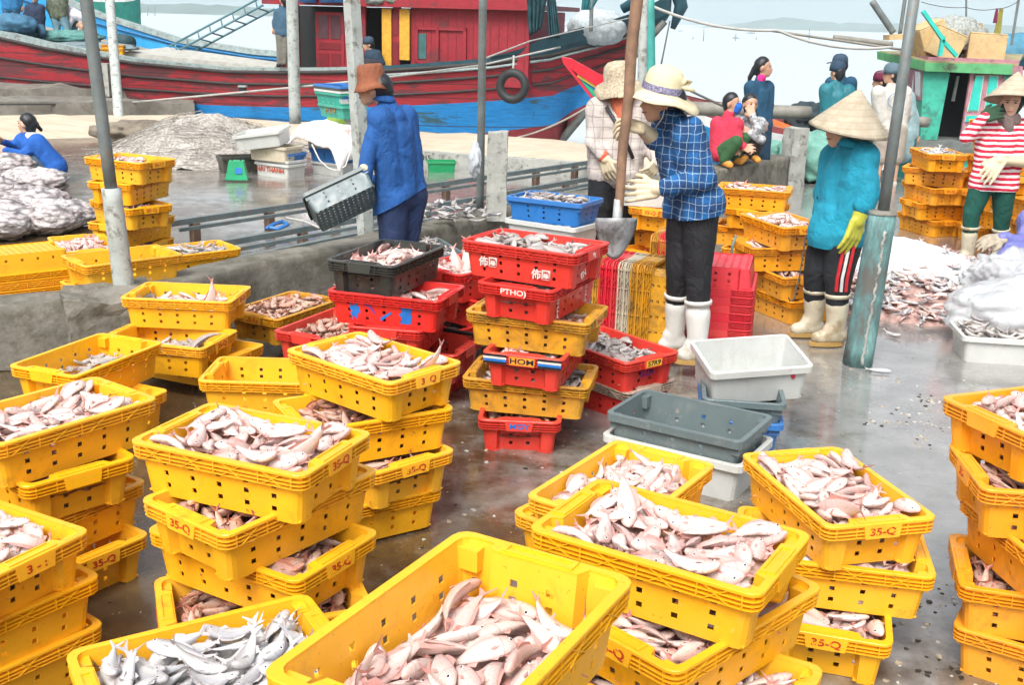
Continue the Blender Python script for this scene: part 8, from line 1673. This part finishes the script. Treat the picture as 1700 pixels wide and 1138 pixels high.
shell('collar_panel', [(K['nk']+Vector((.02, 0, -.02)), K['sr'].lerp(K['hr'], .25)+Vector((0, -.0, .02)), .09, .085), (K['sl'], K['sr'], .075, .078)], cl_mat('white_jacket_panel', (.70, .72, .74)), r, b, .014, .004)
for o_ in (0, .05):
    mb = MB(); p0_ = K['sr'].lerp(K['hr'], .30+o_*2.2)-b; mb.torus(p0_+Vector((0, .06, 0)), .145, .008, WPAINT, Matrix.Rotation(.9, 3, 'Y'), 24, 6); mb.build('jacket_stripe', r)
ON = 12.95
r, K, b = small('person squatting on the wall in a red jacket with a blue face mask', ON, dict(hd=(1216, 172), nk=(1210, 190), sl=(1192, 206, .1), sr=(1222, 208, -.1), el=(1196, 236, .05), wl=(1214, 246, -.15), er=(1226, 240, -.2), wr=(1236, 244, -.3), hl=(1192, 250, .1), hr=(1198, 254, -.1), kl=(1236, 228, -.05), kr=(1222, 236, -.3), al=(1220, 262, -.05), ar=(1202, 266, -.25), fl=(1230, 268, -.1), fr=(1212, 274, -.3)), Vector((.8, -.6, 0)),
      cl_mat('red_track_jacket', (.58, .03, .07)), cl_mat('moss_green_trousers', (.03, .10, .035)), feet=cl_mat('orange_slipper', (.68, .30, .05)), hairtail=None, vox=.015)
shell('face_mask', [(K['hd']+Vector((.06, -.05, -.03)), K['hd']+Vector((.05, -.045, -.07)), .052, .045)], cl_mat('blue_mask', (.01, .12, .5)), r, b, .01)
mb = MB(); mb.tube([K['sl']-b+Vector((.0, -.08, .02)), K['el']-b+Vector((0, -.07, .02))], .012, WPAINT, 6); mb.tube([K['sl']-b+Vector((.03, -.085, .02)), K['el']-b+Vector((.03, -.075, .02))], .008, WPAINT, 6); mb.build('sleeve_stripe', r)
r, K, b = small('person squatting on the wall in a patterned blouse, hand over the mouth', ON+.12, dict(hd=(1246, 174), nk=(1244, 192), sl=(1226, 204, .1), sr=(1260, 206, 0), el=(1264, 232, -.2), wl=(1246, 222, -.2), er=(1258, 216, -.22), wr=(1250, 194, -.16), hl=(1232, 250, .2), hr=(1246, 250, .1), kl=(1250, 232, -.1), kr=(1262, 230, -.15), al=(1238, 258, 0), ar=(1252, 258, 0), fl=(1232, 266, -.2), fr=(1258, 266, -.15)), Vector((.25, -1, 0)),
      plain('floral_blouse', (.42, .44, .46), .8, .9, 28), plain('dotted_trousers', (.05, .05, .06), .8, .9, 50), feet=cl_mat('orange_slipper', (.68, .30, .05)), vox=.015, top_nm='blouse')
r, K, b = small('person standing in a navy tracksuit with white sleeve stripes, black ponytail', 13.7, dict(hd=(1268, 112), nk=(1262, 132), sl=(1247, 146, -.05), sr=(1274, 146, .1), el=(1256, 176, -.1), wl=(1264, 200, -.12), er=(1278, 176, .15), wr=(1272, 204, .1), hl=(1254, 206), hr=(1268, 206), kl=(1254, 262), kr=(1268, 262), al=(1254, 318), ar=(1266, 318), fl=(1258, 324), fr=(1270, 324)), Vector((.9, -.35, 0)),
      cl_mat('navy_track_top', (.008, .06, .12)), cl_mat('navy_track_bottom', (.01, .04, .08)), vox=.016, hairtail=[(at(1245, 128, 13.75), .03), (at(1240, 150, 13.75), .02)], feet=cl_mat('dark_shoe', (.02, .02, .02)))
shell('collar', [(K['nk']+Vector((0, 0, -.01)), K['nk']+Vector((.01, -.01, .02)), .062, .06)], cl_mat('magenta_collar', (.6, .02, .22)), r, b, .012)
for e in range(3): mb = MB(); p_ = K['sl']-b+Vector((-.045+.028*e, -.07, .02)); mb.tube([p_, p_+Vector((.05, .0, -.13))], .006, WPAINT, 5); mb.build('sleeve_stripe', r)
TC = cl_mat('teal_raincoat', (.01, .15, .19), .6)
small('person in a teal raincoat with the hood up, back turned toward the bay', 15.0, dict(hd=(1390, 120), nk=(1388, 138), sl=(1372, 150), sr=(1408, 152), el=(1368, 184), wl=(1370, 212), er=(1414, 184), wr=(1412, 214), hl=(1378, 212), hr=(1398, 212), kl=(1374, 256), kr=(1392, 256), al=(1368, 296), ar=(1388, 298), fl=(1366, 302), fr=(1388, 302)), Vector((-.6, .8, 0)), TC, cl_mat('dark_teal_trousers', (.008, .07, .07)), hatk='cap', hcol=cl_mat('navy_hood', (.02, .05, .09)), tk=1.1, feet=cl_mat('dark_shoe', (.02, .02, .02)), fc_=False, coatlen=.12)
small('person half hidden behind the teal raincoat, wearing a navy cap', 15.5, dict(hd=(1394, 108), nk=(1394, 124), sl=(1380, 138), sr=(1412, 138), el=(1378, 168), wl=(1380, 192), er=(1416, 168), wr=(1414, 192), hl=(1386, 204), hr=(1404, 204), kl=(1386, 250), kr=(1402, 250), al=(1386, 290), ar=(1402, 290), fl=(1386, 296), fr=(1402, 296)), Vector((-1, .1, 0)), cl_mat('navy_track_top', (.008, .06, .12)), cl_mat('navy_track_bottom', (.01, .04, .08)), hatk='cap', hcol=cl_mat('navy_cap', (.03, .06, .10)), vis=True, fc_=False)
r, K, b = small('person in a pale long sleeved shirt and beige shorts, barelegged, cap on', 14.6, dict(hd=(1480, 124), nk=(1480, 142), sl=(1458, 154), sr=(1502, 154), el=(1452, 190, .1), wl=(1466, 212, .2), er=(1508, 190, .1), wr=(1496, 212, .2), hl=(1466, 212), hr=(1492, 212), kl=(1462, 262), kr=(1488, 262), al=(1456, 300), ar=(1484, 302), fl=(1452, 308), fr=(1482, 310)), Vector((-1, .25, 0)), cl_mat('off_white_shirt', (.52, .50, .46)), cl_mat('beige_shorts', (.36, .31, .26)), hatk='cap', hcol=cl_mat('dusty_cap', (.10, .16, .20)), vis=True, shorts=True, feet=cl_mat('pale_sandal', (.5, .45, .4)), fc_=False, tk=1.05, top_nm='shirt')
mb = MB(); M2 = Matrix(((1, 0, 0), (0, 0, 1), (0, 1, 0))); mb.torus(K['nk'].lerp(K['hl'].lerp(K['hr'], .5), .33)-b+Vector((.0, -.155, 0)), .09, .008, cl_mat('faded_blue_print', (.25, .35, .45)), M2, 24, 5); mb.build('shirt_print', r)
small('person in a thin grey green raincoat with a maroon hood beside the pale shirted man', 15.3, dict(hd=(1462, 136), nk=(1476, 150), sl=(1474, 160), sr=(1508, 162), el=(1478, 190), wl=(1480, 214), er=(1520, 196), wr=(1520, 224), hl=(1488, 222), hr=(1510, 222), kl=(1490, 262), kr=(1508, 262), al=(1492, 296), ar=(1508, 296), fl=(1492, 302), fr=(1508, 302)), Vector((-1, .3, 0)), plain('film_raincoat', (.28, .40, .42), .3, .3, 9, .4, 20), cl_mat('teal_trousers', (.01, .16, .15)), hatk='cap', hcol=cl_mat('maroon_hood', (.14, .01, .04)), fc_=False, coatlen=.25, tk=1.05, top_nm='raincoat')
small('person sitting in the boat\'s doorway in a dark jacket and cap', 21.35, dict(hd=(612, 74), nk=(617, 84), sl=(612, 90), sr=(626, 90), el=(610, 100), wl=(604, 102), er=(628, 100), wr=(620, 104), hl=(616, 106), hr=(630, 106), kl=(604, 104, -.2), kr=(610, 106, -.2), al=(604, 116, -.1), ar=(610, 116, -.1), fl=(600, 117, -.1), fr=(606, 117, -.1)), Vector((-1, -.2, 0)), cl_mat('dark_navy_jacket', (.015, .04, .07)), cl_mat('dark_grey_trousers', (.03, .03, .04)), hatk='cap', hcol=cl_mat('navy_cap', (.03, .06, .10)), fc_=False, vox=.022)
small('person standing at the deckhouse corner in a slate blue jacket and grey trousers', 21.0, dict(hd=(472, 0), nk=(470, 12), sl=(462, 22), sr=(482, 22), el=(456, 36), wl=(456, 44), er=(488, 36), wr=(484, 50), hl=(466, 54), hr=(478, 54), kl=(466, 80), kr=(474, 80), al=(464, 104), ar=(472, 104), fl=(462, 108), fr=(470, 108)), Vector((-.5, .8, 0)), cl_mat('slate_blue_jacket', (.04, .10, .16)), cl_mat('grey_work_trousers', (.16, .16, .14)), hatk='cap', hcol=cl_mat('navy_cap', (.03, .06, .10)), fc_=False, vox=.022, feet=cl_mat('dark_shoe', (.02, .02, .02)))
small('person in a white bucket hat and lime shirt half hidden behind the teal tubs', 15.7, dict(hd=(564, 158), nk=(566, 174), sl=(552, 184), sr=(582, 184), el=(550, 206), wl=(556, 222), er=(586, 206), wr=(580, 222), hl=(558, 224), hr=(576, 224), kl=(556, 240, -.3), kr=(580, 240, -.3), al=(558, 262), ar=(578, 262), fl=(556, 268), fr=(578, 268)), Vector((-.6, -.7, 0)), cl_mat('lime_shirt', (.30, .48, .08)), cl_mat('dark_grey_trousers', (.03, .03, .04)), hatk='bucket', hcol=cl_mat('white_cotton_hat', (.72, .70, .58)), vox=.02, top_nm='shirt')
small('person seated at the stern in a navy coat, leaning on the sack', 23.6, dict(hd=(58, -6), nk=(58, 6), sl=(48, 14), sr=(68, 14), el=(40, 28), wl=(30, 34), er=(72, 30), wr=(66, 42), hl=(54, 44), hr=(66, 44), kl=(50, 54, -.2), kr=(70, 54, -.2), al=(52, 62), ar=(70, 62), fl=(50, 64), fr=(70, 64)), Vector((.2, -1, 0)), cl_mat('navy_coat', (.015, .03, .07)), cl_mat('blue_overalls', (.04, .12, .2)), hatk='cap', hcol=cl_mat('navy_cap', (.03, .06, .10)), vox=.022, fc_=False)
r, K, b = small('person in rolled jeans and white boots standing on the stern deck', 23.8, dict(hd=(92, -22), nk=(94, -8), sl=(84, 0), sr=(106, 0), el=(80, 12), wl=(84, 22), er=(110, 12), wr=(104, 20), hl=(92, 26), hr=(104, 26), kl=(94, 44), kr=(110, 44), al=(98, 66), ar=(116, 66), fl=(96, 70), fr=(116, 70)), Vector((.3, .9, 0)), plain('olive_camouflage', (.10, .12, .08), .8, .7, 20), cl_mat('pale_denim', (.16, .28, .34)), hatk='cap', hcol=cl_mat('navy_cap', (.03, .06, .10)), vox=.022, fc_=False, feet=WBOOT)
small('person bent double in a white and violet shirt on the stern deck', 23.9, dict(hd=(134, 42), nk=(132, 32), sl=(124, 26), sr=(136, 28), el=(116, 40), wl=(114, 50), er=(134, 42), wr=(132, 52), hl=(112, 20, .1), hr=(120, 20, .1), kl=(118, 40, .2), kr=(126, 40, .2), al=(118, 62, .1), ar=(126, 62, .1), fl=(118, 66, .1), fr=(128, 66, .1)), Vector((.4, -.5, 0)), cl_mat('white_violet_shirt', (.58, .56, .62)), cl_mat('pale_denim', (.16, .28, .34)), vox=.022, fc_=False, top_nm='shirt')
small('person in blue overalls cut by the frame at the stern', 24.2, dict(hd=(18, -40), nk=(18, -26), sl=(8, -16), sr=(30, -16), el=(4, -2), wl=(8, 8), er=(34, -2), wr=(34, 8), hl=(12, 12), hr=(26, 12), kl=(12, 30), kr=(26, 30), al=(12, 48), ar=(26, 48), fl=(12, 52), fr=(26, 52)), Vector((.3, .9, 0)), cl_mat('blue_overall_top', (.02, .16, .36)), cl_mat('blue_overalls', (.04, .12, .2)), vox=.022, fc_=False)
# ---------------------------------------------------------------- haze over the bay
g = G('sea_haze'); g.t.nodes.remove(g.p); pv = g.n('VolumePrincipled'); pv.inputs['Color'].default_value = (.80, .92, .96, 1); pv.inputs['Density'].default_value = .00048; pv.inputs['Anisotropy'].default_value = .2
g.l(pv.outputs[0], g.out.inputs['Volume'])
mb = MB(); mb.bb(-4200, 4200, -60, 3000, -4.2, 90, g.m); o = mb.build('haze', kind='stuff')
o.data.polygons.foreach_set('use_smooth', [False]*len(o.data.polygons))
